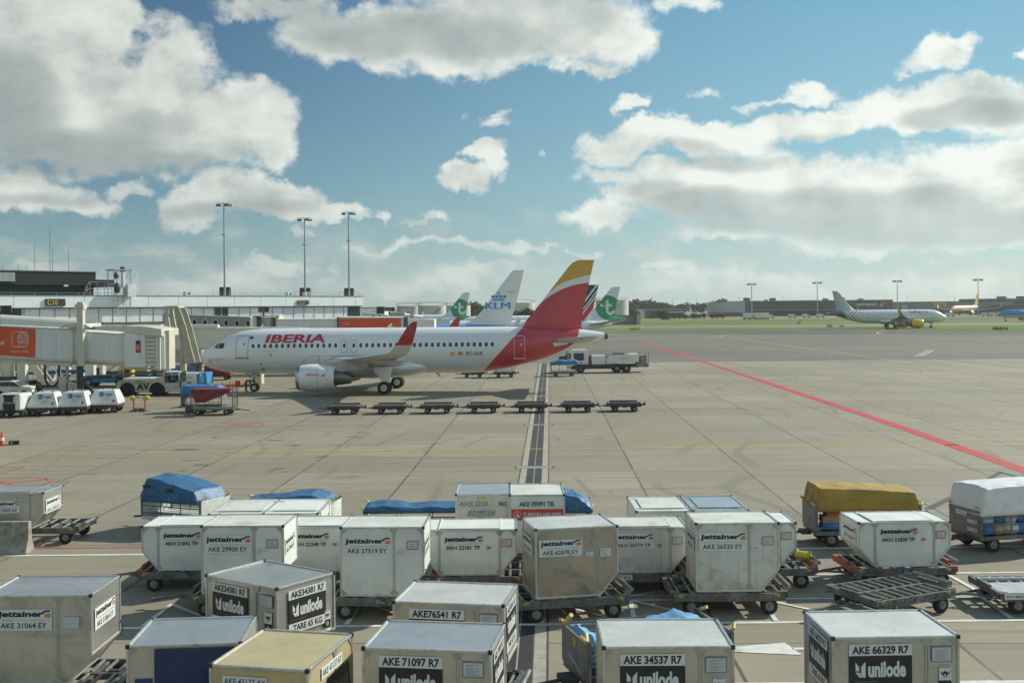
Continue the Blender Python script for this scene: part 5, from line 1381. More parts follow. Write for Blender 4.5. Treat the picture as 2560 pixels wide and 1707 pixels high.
mb = MB(); mb.text('vueling', (12.9, 0, 4.55), (-1, 0, 0), (0, 0, 1), 3.9, .95, 0, bold=.03); mb.text('.com', (8.9, 0, 4.75), (-1, 0, 0), (0, 0, 1), 2.4, .6, 1, bold=.03)
mb.text('EC-NBK', (24.0, 0, 3.35), (-1, 0, 0), (0, 0, 1), 1.6, .3, 0); mb.flat([(26.0, 0, 3.4), (25.4, 0, 3.4), (25.4, 0, 3.65), (26.0, 0, 3.65)], 2); mb.flat([(25.2, 0, 3.4), (24.7, 0, 3.4), (24.7, 0, 3.65), (25.2, 0, 3.65)], 0)
on_skin(A320, 1, mb, 'lettering', [mat('grey_livery_ink', (.11, .12, .12), .4), M_IBY, M_IBR], vu, off=.02)

# ---- planes behind: 737 family shape scaled from the same sections
def b737(L=39.5, top=5.35, bot=1.35):
    k = L/37.45; out = []
    for x, t, b, w in A320: out.append((x*k, bot+(t-1.62)/(5.79-1.62)*(top-bot), bot+(b-1.62)/(5.79-1.62)*(top-bot), w*.95))
    return out
P737 = b737()
FIN737 = [(5.0, 28.6, 36.6), (5.25, 30.2, 36.8), (5.9, 31.7, 36.9), (7.0, 32.8, 37.15), (9.5, 34.75, 37.85), (12.2, 36.85, 38.5), (12.5, 37.15, 38.55)]
STAB737 = [(.3, 34.0, 4.55, 4.2), (1.0, 34.3, 4.65, 3.9), (7.0, 38.2, 5.35, 1.4), (7.15, 38.6, 5.37, .8)]
WING737 = [(1.0, 12.3, 2.3, 7.8, .13), (6.0, 15.3, 2.75, 4.2, .11), (16.4, 21.0, 3.95, 1.6, .10)]
WL737 = [(16.4, 21.0, 3.95, 1.6), (16.8, 21.4, 4.3, 1.3), (17.3, 22.7, 6.3, .55)]
def klm_body(t, x, y, z): return t.mix(gt(t, z, 3.05), WHITE, (.03, .27, .60))
def place_tail(px_te, D, L_te, heading=0):
    """world x of the nose so that the tip trailing edge at local x=L_te shows at this pixel"""
    return P(px_te, 740, D)[0] - L_te*math.cos(heading)
kx = place_tail(1309, 150, 38.5, R(-3))
kl = plane('airliner', (kx, 151.5), R(-3), 'airliner with a tall white tail lettered KLM under a blue crown', P737, -1,
           dict(body=paint('sky_blue_livery', klm_body), fin=M_ACW, winglet=M_ACW, stab=M_WINGG, engine=M_ACW), FIN737, STAB737, WING737, (11.5, 4.9, 1.5, 3.6, 1.05), ((4.2, .34), (19.7, 2.9, .56)), wl=WL737, detail=False)
mb = MB()
def finy(x, z): return -.42
def fin_text(mb, txt, x0, z0, w, h, mi, bold=.05):
    vs, fs, _ = text_geo(txt, bold, 0.0); mb.add([(x0+a*w, 0, z0+b*h) for a, b in vs], fs, mi)
def on_fin(mb, name, mats, parent, fin, thick=.10, off=.02, side=-1):
    """wrap flat (x, z) artwork onto the fin side"""
    me = bpy.data.meshes.new(name)
    vs = []
    for x, y, z in mb.v:
        for (z0, a0, b0), (z1, a1, b1) in zip(fin, fin[1:]):
            if z0 <= z <= z1: break
        k = min(1, max(0, (z-z0)/(z1-z0))); a = a0+(a1-a0)*k; b = b0+(b1-b0)*k; c = b-a
        q = min(1, max(0.001, (x-a)/c)); yt = thick*c*5*(.2969*math.sqrt(q)-.126*q-.3516*q**2+.2843*q**3-.1036*q**4)
        vs.append((x, side*(yt+off+y), z))
    vs = [(x, y-(.0015*side*0)+side*.001*(i//40), z) for i, (x, y, z) in enumerate(vs)]
    me.from_pydata(vs, [], mb.f); me.polygons.foreach_set('material_index', mb.mi)
    for q in mats: me.materials.append(q)
    o = bpy.data.objects.new(name, me); COL.objects.link(o); o.parent = parent; return o
[fin_text(mb, 'KLM', 33.35+q, 7.35, 3.28, .88, 0, .0) for q in (0, .05, .10)]
mb.flat([(34.4, 0, 8.45), (35.95, 0, 8.45), (35.95, 0, 8.68), (34.4, 0, 8.68)], 0)
for i in range(4):
    c = (34.38+.53*i, 8.98); mb.flat([(c[0]+.22*math.cos(R(k)), 0, c[1]+.22*math.sin(R(k))) for k in range(0, 360, 30)], 0)
mb.flat([(35.12, 0, 9.25), (35.24, 0, 9.25), (35.24, 0, 9.6), (35.12, 0, 9.6)], 0); mb.flat([(35.0, 0, 9.38), (35.36, 0, 9.38), (35.36, 0, 9.47), (35.0, 0, 9.47)], 0)
mb.flat([(36.25, 0, 9.55), (37.2, 0, 9.55), (37.2, 0, 9.62), (36.25, 0, 9.62)], 1)
on_fin(mb, 'lettering', [M_KLMB, M_OUTL], kl, FIN737)
def tr_fin(t, x, y, z):
    top = t.m('LESS_THAN', z, t.curve(x, [(28, 9.9), (33.0, 9.95), (33.66, 9.98), (34.6, 9.75), (35.66, 9.14), (40, 7.5)], 28, 40, 2, 12))
    low = gt(t, z, t.curve(x, [(28, 9.5), (30.6, 7.7), (31.0, 6.86), (31.66, 5.57), (33.1, 4.64), (34.7, 4.5), (36.6, 4.6), (40, 6)], 28, 40, 2, 12))
    return t.mix(t.m('MULTIPLY', top, low), WHITE, (.015, .30, .10))
def transavia(px, D, label):
    x = place_tail(px, D, 36.3)
    g = paint('green_fin_livery', tr_fin)
    r = plane('airliner', (x, D), 0, label, A320, -1, dict(body=g, fin=g, winglet=M_ACW), FIN320, STAB320, WING320, (10.45, 5.75, 1.60, 3.3, 1.16), ((5.05, .39), (17.7, 3.8, .57)), wl=WL320, detail=False)
    m = MB()
    m.flat([(33.15, 0, 8.95), (33.72, 0, 8.95), (33.72, 0, 6.7), (33.15, 0, 6.7)]); m.flat([(31.95, 0, 8.1), (34.45, 0, 8.1), (34.45, 0, 7.55), (31.95, 0, 7.55)])
    for i in range(10):
        p, q = R(180+i*18), R(180+i*18+18)
        m.flat([(34.1+a*math.cos(b)*.95, .003, 6.7+a*math.sin(b)) for a, b in ((.40, p), (1.0, p), (1.0, q), (.40, q))])
    on_fin(m, 'lettering', [M_WHI], r, FIN320, off=.03); return r
transavia(1551, 240, 'airliner whose green tail with a white t stands right of the red tail')
transavia(1175, 306, 'smaller looking green tailed airliner left of the KLM tail')
# A220-like with striped fin
P220 = [(x*38.7/37.45, 1.6+(t-1.62)/4.17*3.65, 1.6+(b-1.62)/4.17*3.65, w*.9) for x, t, b, w in A320]
FIN220 = [(4.9, 28.0, 34.6), (5.3, 29.6, 34.9), (6.0, 30.8, 35.2), (11.0, 34.0, 36.4), (11.4, 34.5, 36.5)]
def af_fin(t, x, y, z):
    s = t.m('SUBTRACT', t.m('SUBTRACT', z, 11.4), t.m('MULTIPLY', t.m('SUBTRACT', x, 36.3), 1.29))   # along the stripe normal
    def band(c, lo, hi, col): return t.mix(t.m('MULTIPLY', gt(t, s, lo), t.m('LESS_THAN', s, hi)), c, col)
    c = t.mix(gt(t, s, .36), WHITE, (.010, .018, .06)); c = band(c, -.76, -.16, (.010, .018, .06)); c = band(c, -1.38, -1.10, (.010, .018, .06))
    return band(c, -3.1, -1.78, (.52, .05, .05))
ax = place_tail(1497, 198, 36.5)
af = plane('airliner', (ax, 198), R(0), 'white airliner with dark blue and red stripes on its fin, behind the red tail', P220, -1, dict(body=M_ACW, fin=paint('striped_fin_livery', af_fin), winglet=M_ACW), FIN220,
           [(.3, 34.2, 4.3, 3.2), (1.0, 34.6, 4.4, 2.8), (6.0, 37.5, 5.0, 1.2)], [(1.0, 12, 2.2, 6.5, .13), (5, 14.5, 2.6, 3.8, .11), (16.5, 20.5, 3.8, 1.5, .10)], (10.5, 4.7, 1.5, 3.3, 1.1), ((4, .34), (18, 3.0, .5)), wl=[(16.5, 20.5, 3.8, 1.5), (17, 21, 4.3, 1.2), (17.3, 22, 5.6, .6)], detail=False)
mb = MB(); mb.text('AIRFRANCE', (6.5, 0, 3.95), (1, 0, 0), (0, 0, 1), 6.6, .62, 0, bold=.04); on_skin(P220, -1, mb, 'lettering', M_BLKI, af, off=.02)
# freighter in yellow
def dh_body(t, x, y, z):
    c = t.mix(gt(t, z, 3.2), (.45, .05, .02), (.62, .36, .04)); return t.mix(gt(t, z, 4.9), c, (.70, .66, .5))
P757 = [(x*47.3/37.45, t+.55, b+.55, w*.95) for x, t, b, w in A320]
FIN757 = [(6.0, 36.5, 45.0), (7.0, 39, 45.3), (9, 40.6, 45.8), (13.6, 44.0, 46.8)]
M_DHY = mat('yellow_freighter_paint', (.66, .38, .03), .35, coat=.2, var=.05)
hx_, hz_ = P(2378, 780, 690)
dh = plane('airliner', (P(2378, 780, 690)[0], 690), R(48), 'far yellow and red freighter airliner in front of the grey cargo hall', P757, -1, dict(body=paint('yellow_red_livery', dh_body), fin=M_DHY, winglet=M_ACW, stab=M_WINGG),
           FIN757, [(.3, 40, 5.2, 5), (7.5, 44.5, 6.0, 1.8)], [(1.0, 16, 3.0, 9, .13), (7, 20.5, 3.5, 5, .11), (19, 28, 4.8, 1.8, .10)], (14, 6.5, 1.9, 4.5, 1.3), ((6, .45), (23, 3.6, .6)), detail=False, wl=[(19, 28, 4.8, 1.8), (19.5, 28.6, 5.4, 1.4), (20, 30, 7.2, .6)])
# blue nosed airliner at the right edge
def kl2_body(t, x, y, z):
    c = t.mix(gt(t, z, t.m('MULTIPLY_ADD', x, .01, 2.55)), (.70, .71, .70), (.05, .06, .12)); return t.mix(gt(t, z, t.m('MULTIPLY_ADD', x, .01, 2.75)), c, (.03, .24, .58))
P190 = [(x*36.2/37.45, 1.5+(t-1.62)/4.17*3.4, 1.5+(b-1.62)/4.17*3.4, w*.78) for x, t, b, w in A320]
k2 = plane('airliner', (P(2494, 790, 460)[0], 460), R(-2), 'sky blue airliner poking its nose in at the right edge', P190, -1, dict(body=paint('blue_top_livery', kl2_body), fin=M_ACW, winglet=M_ACW), [(4.8, 29, 34.5), (6, 30.5, 34.8), (10.5, 34, 36)],
           [(.3, 32, 4.2, 3.5), (6, 35, 4.8, 1.3)], [(1.0, 12, 2.0, 6, .13), (14, 19, 3.3, 1.4, .1)], (10.5, 4.4, 1.3, 3.0, .95), ((3.2, .36), (16.5, 2.9, .5)), detail=False, wl=[(14, 19, 3.3, 1.4), (14.5, 20.3, 5, .6)])
mb = MB(); mb.text('KLM', (9.0, 0, 3.9), (1, 0, 0), (0, 0, 1), 3.2, .7, 0, bold=.06); on_skin(P190, -1, mb, 'lettering', M_WHI, k2, off=.02)
mb = MB(); rring(mb, 4.2, 5.1, 2.9, 4.4, .1, .05); on_skin(P190, -1, mb, 'door', M_OUTL, k2, off=.02)
mb = MB(); mb.flat([(1.7, 0, 3.55), (2.9, 0, 3.5), (2.9, 0, 3.9), (2.1, 0, 3.9)]); on_skin(P190, -1, mb, 'windscreen_pane', M_WIN, k2, off=.02)
# ================================================================== pier, jet bridges, roof structures
M_FASC = mat('white_fascia_panel', (.76, .80, .79), .45, var=.04, scale=.4, dirt_or_light=(.45, .46, .43), damt=.35, dscale=.35, stretch=(1, 1, 4))
M_PWAL = mat('pale_glazed_wall_panel', (.74, .75, .75), .25, var=.10, scale=.55, stretch=(.7, 1, 2.5), dirt_or_light=(.68, .58, .64), damt=.55, dscale=.22)  # pinkish patches are the faint pink light on the panels, painted into the colour
M_SEAM = mat('dark_panel_joint', (.10, .105, .11), .6)
M_DGLS = mat('dark_window_glass', (.030, .036, .042), .12, var=.3, scale=.5)
M_ROOF = mat('grey_roof_felt', (.25, .25, .24), .9, var=.2, scale=.2)
M_LOWW = mat('lower_pier_wall', (.22, .22, .21), .7, var=.25, scale=.3)
M_CREAM = mat('cream_steel_paint', (.56, .53, .43), .5, var=.08, scale=1.2, dirt_or_light=(.36, .32, .24), damt=.45, dscale=1.1, stretch=(1, 1, .4))
M_TUNW = mat('white_tunnel_cladding', (.66, .68, .66), .5, var=.04, scale=.8, dirt_or_light=(.46, .45, .39), damt=.4, dscale=.6, stretch=(2, 1, .3))
M_TUNS = mat('cream_white_tunnel', (.62, .60, .50), .5, var=.05, scale=.7, dirt_or_light=(.42, .38, .30), damt=.45, dscale=.5)
M_GLNK = mat('grey_link_cladding', (.30, .32, .32), .5, var=.06, scale=.6)
M_ORNG = mat('orange_advert_panel', (.66, .090, .025), .5, var=.05, scale=.7)
M_ADW = mat('white_advert_ink', (.72, .70, .66), .5)
M_BLKM = mat('black_ribbed_cladding', (.020, .022, .022), .5, .2, var=.35, scale=3, stretch=(6, 6, .05))
M_GALV = mat('galvanised_steel', (.40, .42, .41), .45, .5, var=.12, scale=3)
M_SGNB = mat('black_sign_face', (.03, .032, .03), .5, var=.2)
M_SGNY = mat('yellow_sign_figures', (.75, .47, .06), .5)
M_DSTL = mat('dark_blue_grey_steel', (.055, .065, .075), .5, .2, var=.3, scale=2, dirt_or_light=(.14, .12, .10), damt=.5, dscale=2)

P0 = Vector((-64.5, 140)); PD = Vector((39.8, 46.2)); PL = PD.length; PA = math.atan2(PD.y, PD.x)
pier = thing('pier_building', (P0.x, P0.y), PA, 'long low white pier building with a panelled upper wall, crossing the left of the picture', 'building')
X0, X1 = -70.0, PL
ZT, ZF, ZW = 9.55, 8.02, 6.0
def pl_(name, mb, m, **k): return mb.obj(name, m, pier, **k)
m1 = MB(); m1.box(X0, X1-.3, .9, 24, 0, ZW); pl_('lower_wall', m1, M_LOWW)
m1 = MB(); m1.box(X0, X1-.4, .5, 24.0, ZW, ZF); pl_('upper_wall', m1, M_PWAL)
m1 = MB(); m1.box(X0, X1, 0, 24.5, ZF, ZT); pl_('fascia', m1, M_FASC, bevel=.05)
m1 = MB(); m1.box(X0, X1+.1, -.05, 24.6, ZT, ZT+.12); pl_('roof', m1, M_ROOF)
m1 = MB(); m1.box(X1-3.0, X1-.38, .44, .52, ZW, ZF-.02); m1.box(X1-.42, X1-.36, .46, 12, ZW, ZF-.02); pl_('corner_window', m1, M_DGLS)
m1 = MB(); m1.box(X0, X1, .30, .5, ZF-.12, ZF-.003); m1.box(X0, X1-.35, .44, .9, ZW-.25, ZW-.003)
x = X0
while x < X1-3.2:
    m1.box(x-.035, x+.035, .46, .51, ZW, ZF-.12); x += 2.05
pl_('wall_joint', m1, M_SEAM)
m1 = MB(); x = X0+1
while x < X1: m1.box(x-.025, x+.025, -.012, .0, ZF+.01, ZT-.01); x += 4.75
m1.box(X0, X1, -.012, -.002, ZF+.0, ZF+.05); pl_('fascia_joint', m1, mat('grey_joint', (.36, .38, .38), .6))
for (a, b) in ((-22, -14.5), (-12.9, -6.0), (-5.0, 3.4), (32.3, 34.6)):
    m1 = MB(); m1.box(a, b, .43, .49, ZW+.02, ZF-.15); w_ = pl_('window', m1, M_DGLS)
    m1 = MB(); m1.box((a+b)/2-.06, (a+b)/2+.06, .40, .46, ZW, ZF-.1); m1.box(a-.12, a, .40, .48, ZW, ZF-.1); m1.box(b, b+.12, .40, .48, ZW, ZF-.1); m1.obj('window_frame', M_GALV, w_)
m1 = MB()
x = X0
while x < X1: m1.box(x-.02, x+.02, .1, .14, ZT+.12, ZT+.42); x += 3
m1.bar((X0, .12, ZT+.42), (X1, .12, ZT+.42), .04); pl_('roof_rail', m1, M_GALV)
m1 = MB()
for x in (-35, -20, -8, 2, 12, 22, 32, 42, 52): m1.box(x, x+5, .84, .91, .2, 4.0)
pl_('ground_floor_opening', m1, M_SEAM)
def gate_sign(loc, rz, txt, label, w=2.4, h=1.05, post=0, frame=True):
    r = thing('gate_sign', loc, rz, label, 'sign', 'gate number signs')
    b = MB(); b.box(-w/2, w/2, -.08, .08, -h/2, h/2); b.obj('sign_face', M_SGNB, r, bevel=.02)
    b = MB(); b.text(txt, (-w/2+w*.09, -.09, -h*.33), (1, 0, 0), (0, 0, 1), w*.52, h*.66, bold=.0); b.obj('lettering', M_SGNY, r)
    if post: b = MB(); b.cyl((0, .02, -h/2-post), (0, .02, -h/2), .11, n=8); b.obj('post', M_DSTL, r)
    return r
def on_pier(px, y=0.0, z=0):
    """point of the pier front line seen at picture column px"""
    a = (px-1280)/F
    n = Vector((-math.sin(PA), math.cos(PA))); o = P0+n*y
    # o + d*s : x = a*y
    d = PD.normalized(); s = (a*o.y-o.x)/(d.x-a*d.y); q = o+d*s; return q.x, q.y, s
x, y, s = on_pier(138.5, -.12); gate_sign((x, y, P(138, 756, y)[1]), PA, 'C10', 'gate sign C10 on the white pier front', w=2.7, h=.95)
x, y, s = on_pier(758, -.12); gate_sign((x, y, P(758, 756, y)[1]), PA, 'C12', 'gate sign C12 high on the white pier front, below the middle mast', w=2.2, h=.68)

# dark building on the roof
nrm = Vector((-math.sin(PA), math.cos(PA)))
rb = thing('rooftop_building', (P0.x+nrm.x*4, P0.y+nrm.y*4, ZT+.13), PA, 'black ribbed rooftop building with a flat overhanging roof, top left', 'building')
sL = -70
e_ = on_pier(240, 4.0)[2]; e2 = on_pier(288, 4.0)[2]
hB = P(240, 684, on_pier(240, 4)[1])[1]-ZT
m1 = MB(); m1.box(sL, e_, 0.6, 16, 0, hB-1.2); m1.obj('wall', M_BLKM, rb)
m1 = MB(); m1.box(sL, e_, 0, 16.4, hB-1.75, hB); m1.obj('roof_band', M_BLKM, rb)
m1 = MB(); m1.box(sL, e_+.15, -.1, 16.5, hB, hB+.12); m1.obj('roof_edge', M_SEAM, rb)
m1 = MB(); m1.box(e_, e2, .3, 9, hB-1.95, hB-.95); m1.obj('canopy', M_BLKM, rb)
m1 = MB(); m1.box(on_pier(-20, 4)[2], on_pier(34, 4)[2], -.5, 0, hB-1.35, hB-.2); m1.obj('ribbed_panel', mat('pale_ribbed_panel', (.33, .35, .35), .4, .4, var=.35, scale=3, stretch=(7, 7, .05)), rb)
m1 = MB(); a1 = on_pier(222, 4)[2]; m1.box(a1-.25, a1+.25, .52, .61, .6, 1.7); m1.obj('door_sign', mat('dim_yellow_panel', (.35, .25, .06), .5), rb)
m1 = MB(); a1 = on_pier(165, 4)[2]; m1.box(a1-.3, a1+.3, -.12, 0, hB-1.95, hB-1.7); m1.obj('lamp_box', M_CREAM, rb)
for px, hh in ((8, .7), (47, .7), (68, .7), (88, 3.6), (126, 6.2), (132, 3.0), (173, 3.2)):
    q = on_pier(px, 8)
    m1 = MB(); m1.cyl((0, 0, -.3), (0, 0, hh), .035, .018, n=6); m1.box(-.12, .12, -.12, .12, -.3, -.1)
    m1.obj('antenna_mast', M_DSTL, loc=(q[0], q[1], ZT+.13+hB+.12+.25), label='thin %s antenna on the black rooftop building' % {8: 'short leftmost', 47: 'short second', 68: 'short third', 88: 'tall first', 126: 'tallest', 132: 'slim one beside the tallest', 173: 'rightmost tall'}[px], cat='antenna', group='roof antennas')
# lattice platform with radar box and ladder
gx = on_pier(303, -.6)
gt_ = thing('rooftop_gantry', (gx[0], gx[1], ZT), PA, 'galvanised gantry with cage platform and ladder hung over the pier front', 'gantry')
m1 = MB()
for a in (-1.0, .3, 1.4):
    for b in (0, 1.6): m1.bar((a, b, -1.6 if b == 0 else 0), (a, b, 3.6), .09)
for z in (0.1, 1.6, 3.5): m1.bar((-1.0, 0, z), (1.4, 0, z), .09); m1.bar((-1.0, 1.6, z), (1.4, 1.6, z), .09)
m1.box(-1.2, 1.8, -.1, 1.8, 3.5, 3.65)
for a, b in (((-1, 0, .1), (.3, 0, 1.6)), ((.3, 0, 1.6), (1.4, 0, 3.5))): m1.bar(a, b, .07)
m1.obj('frame', M_GALV, gt_)
m1 = MB()
for a in (.4, 1.1): m1.bar((a, -.35, -2.9), (a, -.35, .2), .06)
for i in range(9): m1.bar((.4, -.35, -2.8+i*.33), (1.1, -.35, -2.8+i*.33), .04)
for a in (-.6, .4): m1.bar((a, -.35, -2.7), (a, -.1, -1.6), .08)
m1.bar((-.9, -.35, -2.7), (1.6, -.35, -2.7), .09); m1.obj('ladder', M_GALV, gt_)
m1 = MB(); m1.box(.7, 1.9, -.5, .5, -.1, 1.6); m1.box(.1, .5, -.3, .1, 1.2, 3.2); m1.obj('cabinet', mat('white_cabinet_paint', (.66, .68, .66), .5), gt_, bevel=.03)
m1 = MB(); m1.ball((-.7, 0, 2.8), (.35, .35, .5)); m1.ball((-.6, -.1, 1.1), (.45, .4, .8)); m1.cyl((.6, .6, 3.3), (.6, .6, 4.0), .3); m1.obj('equipment', M_DSTL, gt_, smooth=50)
m1 = MB()
for i in range(5): m1.bar((-5.2+i*1.05, .6, 0), (-5.2+i*1.05+(.9 if i == 0 else 0), .6, 1.9 if i else 1.9), .05)
m1.bar((-4.2, .6, 1.9), (-1, .6, 1.9), .05); m1.bar((-4.6, .6, 1.0), (-1, .6, 1.0), .05); m1.obj('handrail', M_GALV, gt_)
for x0, x1, z0 in ((1.5, 2.3, 1.8),):
    m1 = MB()
    for i in range(4): m1.bar((x0+i*.27, -.4, z0-1.4), (x0+i*.27, -.4, z0+1.6), .04)
    for i in range(4): m1.bar((x0, -.4, z0-1.4+i*1.0), (x1, -.4, z0-1.4+i*1.0), .04)
    m1.obj('cage', M_FASC, gt_)
for k, (px, w_) in enumerate(((468, .9), (722, .8), (766, .9))):
    q = on_pier(px, 1.2 if k < 2 else .6); m1 = MB(); m1.box(-w_/2, w_/2, -.35, .35, 0, .55); m1.box(-.05, .35, -.36, -.35, .1, .45, 1); m1.cyl((0, -.36, .28), (0, -.37, .28), .16, mi=1)
    m1.obj('roof_fan_unit', [M_FASC, M_SEAM], loc=(q[0], q[1], ZT+.13), rz=PA, bevel=.03, label='small white ventilation unit on the pier roof, %s of three' % ('first', 'second', 'third')[k], cat='roof unit', group='roof ventilation units')
# roof masts
def mast(px0, px1, ytop, D, label, cabw=2.6, cab=True, ybase=742, rail=True):
    x, zb = P(px1, ybase, D); zt = P(px0, ytop, D)[1]
    r = thing('light_mast', (x, D, ZT+.1), 0, label, 'light mast', 'floodlight masts on the pier')
    h = zt-ZT-.1
    b = MB(); b.cyl((0, 0, 0), (0, 0, h*.33), .17, .15, n=12); b.cyl((0, 0, h*.33), (0, 0, h), .15, .10, n=12); b.obj('pole', M_GALV, r, smooth=50)
    b = MB(); b.bar((-1.1, 0, h-.05), (1.0, 0, h-.05), .10); b.bar((0, -.7, h-.05), (0, .7, h-.05), .10); b.obj('crossarm', M_GALV, r)
    for (a, c) in ((-.75, -.2), (.55, -.5), (.95, .2)):
        b = MB(); b.prism([(a-.34, h-.50), (a+.34, h-.46), (a+.30, h-.22), (a-.28, h-.20)], 'y', c-.35, c+.35); b.obj('floodlight', M_DKG if a < .9 else M_GALV, r)
    b = MB(); b.ball((.0, 0, h*.66), (.28, .28, .18), n=8); b.box(-.4, .4, -.05, .05, h*.655, h*.668); b.obj('camera_bracket', M_GALV, r)
    b = MB(); b.box(-cabw*.30, cabw*.22, .3, 1.2, 0, 1.35); b.obj('cabinet', M_SGNB, r, bevel=.05)
    b = MB()
    for i in range(5): b.bar((-1.6+i*.8, -.6, 0), (-1.6+i*.8, -.6, .7), .04)
    b.bar((-1.6, -.6, .7), (1.6, -.6, .7), .04); b.obj('handrail', M_GALV, r)
q = on_pier(562, 3); mast(558, 562, 508, q[1], 'floodlight mast nearest the gantry, first of three on the pier roof', cabw=3.0)
q = on_pier(763, 3); mast(757, 763, 545, q[1], 'floodlight mast above the C12 sign, shortest of the three on the pier', cabw=3.2)
q = on_pier(872, 2); mast(868, 873, 530, q[1], 'floodlight mast at the far end of the pier roof', cabw=3.0)

# ------------------------------------------------------------------ jet bridges
def frame2(a, b):
    """matrix: origin a, x toward b on plan"""
    d = Vector(b)-Vector(a); return math.atan2(d.y, d.x), d.length
def tunnel(root, L, z0a, z0b, h, w, m, name='tunnel', x0=0, crown=.12, ribs=None):
    """box tunnel along local x from x0 to L, floor z0a -> z0b"""
    mb = MB(); rings = []
    for x, z in ((x0, z0a), (L, z0b)):
        rings.append([(x, -w/2, z), (x, -w/2, z+h), (x, -w*.25, z+h+crown), (x, w*.25, z+h+crown), (x, w/2, z+h), (x, w/2, z)])
    mb.loft(rings)
    if ribs:
        n = int((L-x0)/ribs)
        for i in range(n+1):
            x = x0+.05+i*(L-x0-.1)/n; z = z0a+(z0b-z0a)*(x-x0)/(L-x0)
            mb.box(x-.012, x+.012, -w/2-.02, -w/2, z+.05, z+h-.05)
    o = mb.obj(name, m, root, smooth=25)
    t = MB(); 
    for s in (-1, 1):
        t.bar((x0, s*(w/2+.03), z0a+.06), (L, s*(w/2+.03), z0b+.06), .10, .22); t.bar((x0, s*(w/2+.02), z0a+h), (L, s*(w/2+.02), z0b+h), .08, .10)
    t.obj('edge_beam', M_CREAM, root)
    return o
# main bridge in front (gate C10)
A = Vector((-63.5, 98.4)); B = Vector((-28.4, 96.1)); az_, LL = frame2(A, B)
jb = thing('jet_bridge', (A.x, A.y), az_, 'large white jet bridge with an orange advertising panel, nearest at the left', 'jet bridge', 'jet bridges')
def zl(px, py): return P(px, py, 95)[1]
zA = zl(0, 893); zB = zl(330, 912)
k_ = (zB-zA)/(P(330, 900, 95)[0]-P(0, 900, 95)[0])
def lx(px): return P(px, 860, 95)[0]-A.x        # local x at a picture column
xa, xb, xc = lx(0), lx(180), lx(322)
zf = lambda x: zA+k_*(x-xa)
tunnel(jb, xb+.2, zf(0), zf(xb), 2.72, 3.2, M_TUNW, 'outer_tunnel', x0=-6, ribs=.45)
tunnel(jb, xc+.8, zf(xb)+.14, zf(xc)+.05, 2.45, 2.8, M_TUNW, 'inner_tunnel', x0=xb-.4, ribs=.45)
b = MB(); b.loft([[(x, .2+1.1*math.cos(R(a)), zf(x)+2.55+1.0*math.sin(R(a))) for a in range(0, 190, 18)] for x in (-6, xb)], caps=(True, True)); b.obj('roof_duct', M_TUNS, jb, smooth=40)
# cab
zc = zf(xc)-.1; cw = lx(375)-xc
b = MB(); b.box(xc, lx(374), -1.95, 1.9, zc-.1, zc+2.95); b.obj('cab', M_TUNW, jb, bevel=.05)
b = MB(); b.prism([(xc-.1, zc+2.95), (lx(372), zc+2.62), (lx(418), zc+2.5), (lx(418), zc+3.1), (lx(375), zc+3.35), (xc+.1, zc+3.4)], 'y', -2.05, 2.0); b.obj('cab_roof', M_CREAM, jb, bevel=.05)
b = MB(); b.box(xc+1.0, xc+1.42, -1.985, -1.951, zc+1.15, zc+2.15); wn_ = b.obj('door_window', M_DGLS, jb, bevel=.05)
b = MB(); b.box(xc+1.06, xc+1.36, -2.0, -1.99, zc+1.25, zc+1.85, 0); b.text('13', (xc+1.1, -2.002, zc+1.5), (1, 0, 0), (0, 0, 1), .2, .2, 1); b.obj('sticker', [M_ORNG, M_ADW], wn_)
b = MB()
for i in range(8): b.box(lx(374), lx(398), -1.80-.04*(i % 2), 1.8, zc+.0+i*.34, zc+.30+i*.34)
b.obj('folding_blind', mat('pale_blind_slats', (.50, .50, .46), .6, var=.08), jb)
b = MB(); b.cyl((lx(404), -1.1, zc-.25), (lx(404), -1.1, zc+2.75), .62, n=20); b.obj('curved_side', M_TUNW, jb, smooth=40)
b = MB()
for z0, z1 in ((.2, 1.2), (1.5, 2.6)): b.box(lx(406), lx(411), -1.75, -1.68, zc+z0, zc+z1)
b.obj('slit_window', M_DGLS, jb)
b = MB(); b.box(lx(406), lx(412), -1.85, .3, zc-.35, zc+2.9); b.box(lx(413), lx(419), -1.5, .3, zc-.3, zc+2.5); b.box(lx(420), lx(428), -1.2, .2, zc-.3, zc+3.0); b.obj('bellows_frame', M_CREAM, jb, bevel=.04)
b = MB(); b.bar((-6, -1.45, zf(-6)-.30), (xb, -1.45, zf(xb)-.30), .22, .36); b.bar((xb, -1.2, zf(xb)-.10), (xc+1, -1.2, zf(xc)-.10), .2, .25); b.bar((-6, 1.45, zf(-6)-.30), (xb, 1.45, zf(xb)-.30), .22, .36); b.bar((xc, -1.2, zc-.2), (lx(430), -1.2, zc-.3), .2, .2)
b.obj('floor_beam', M_CREAM, jb)
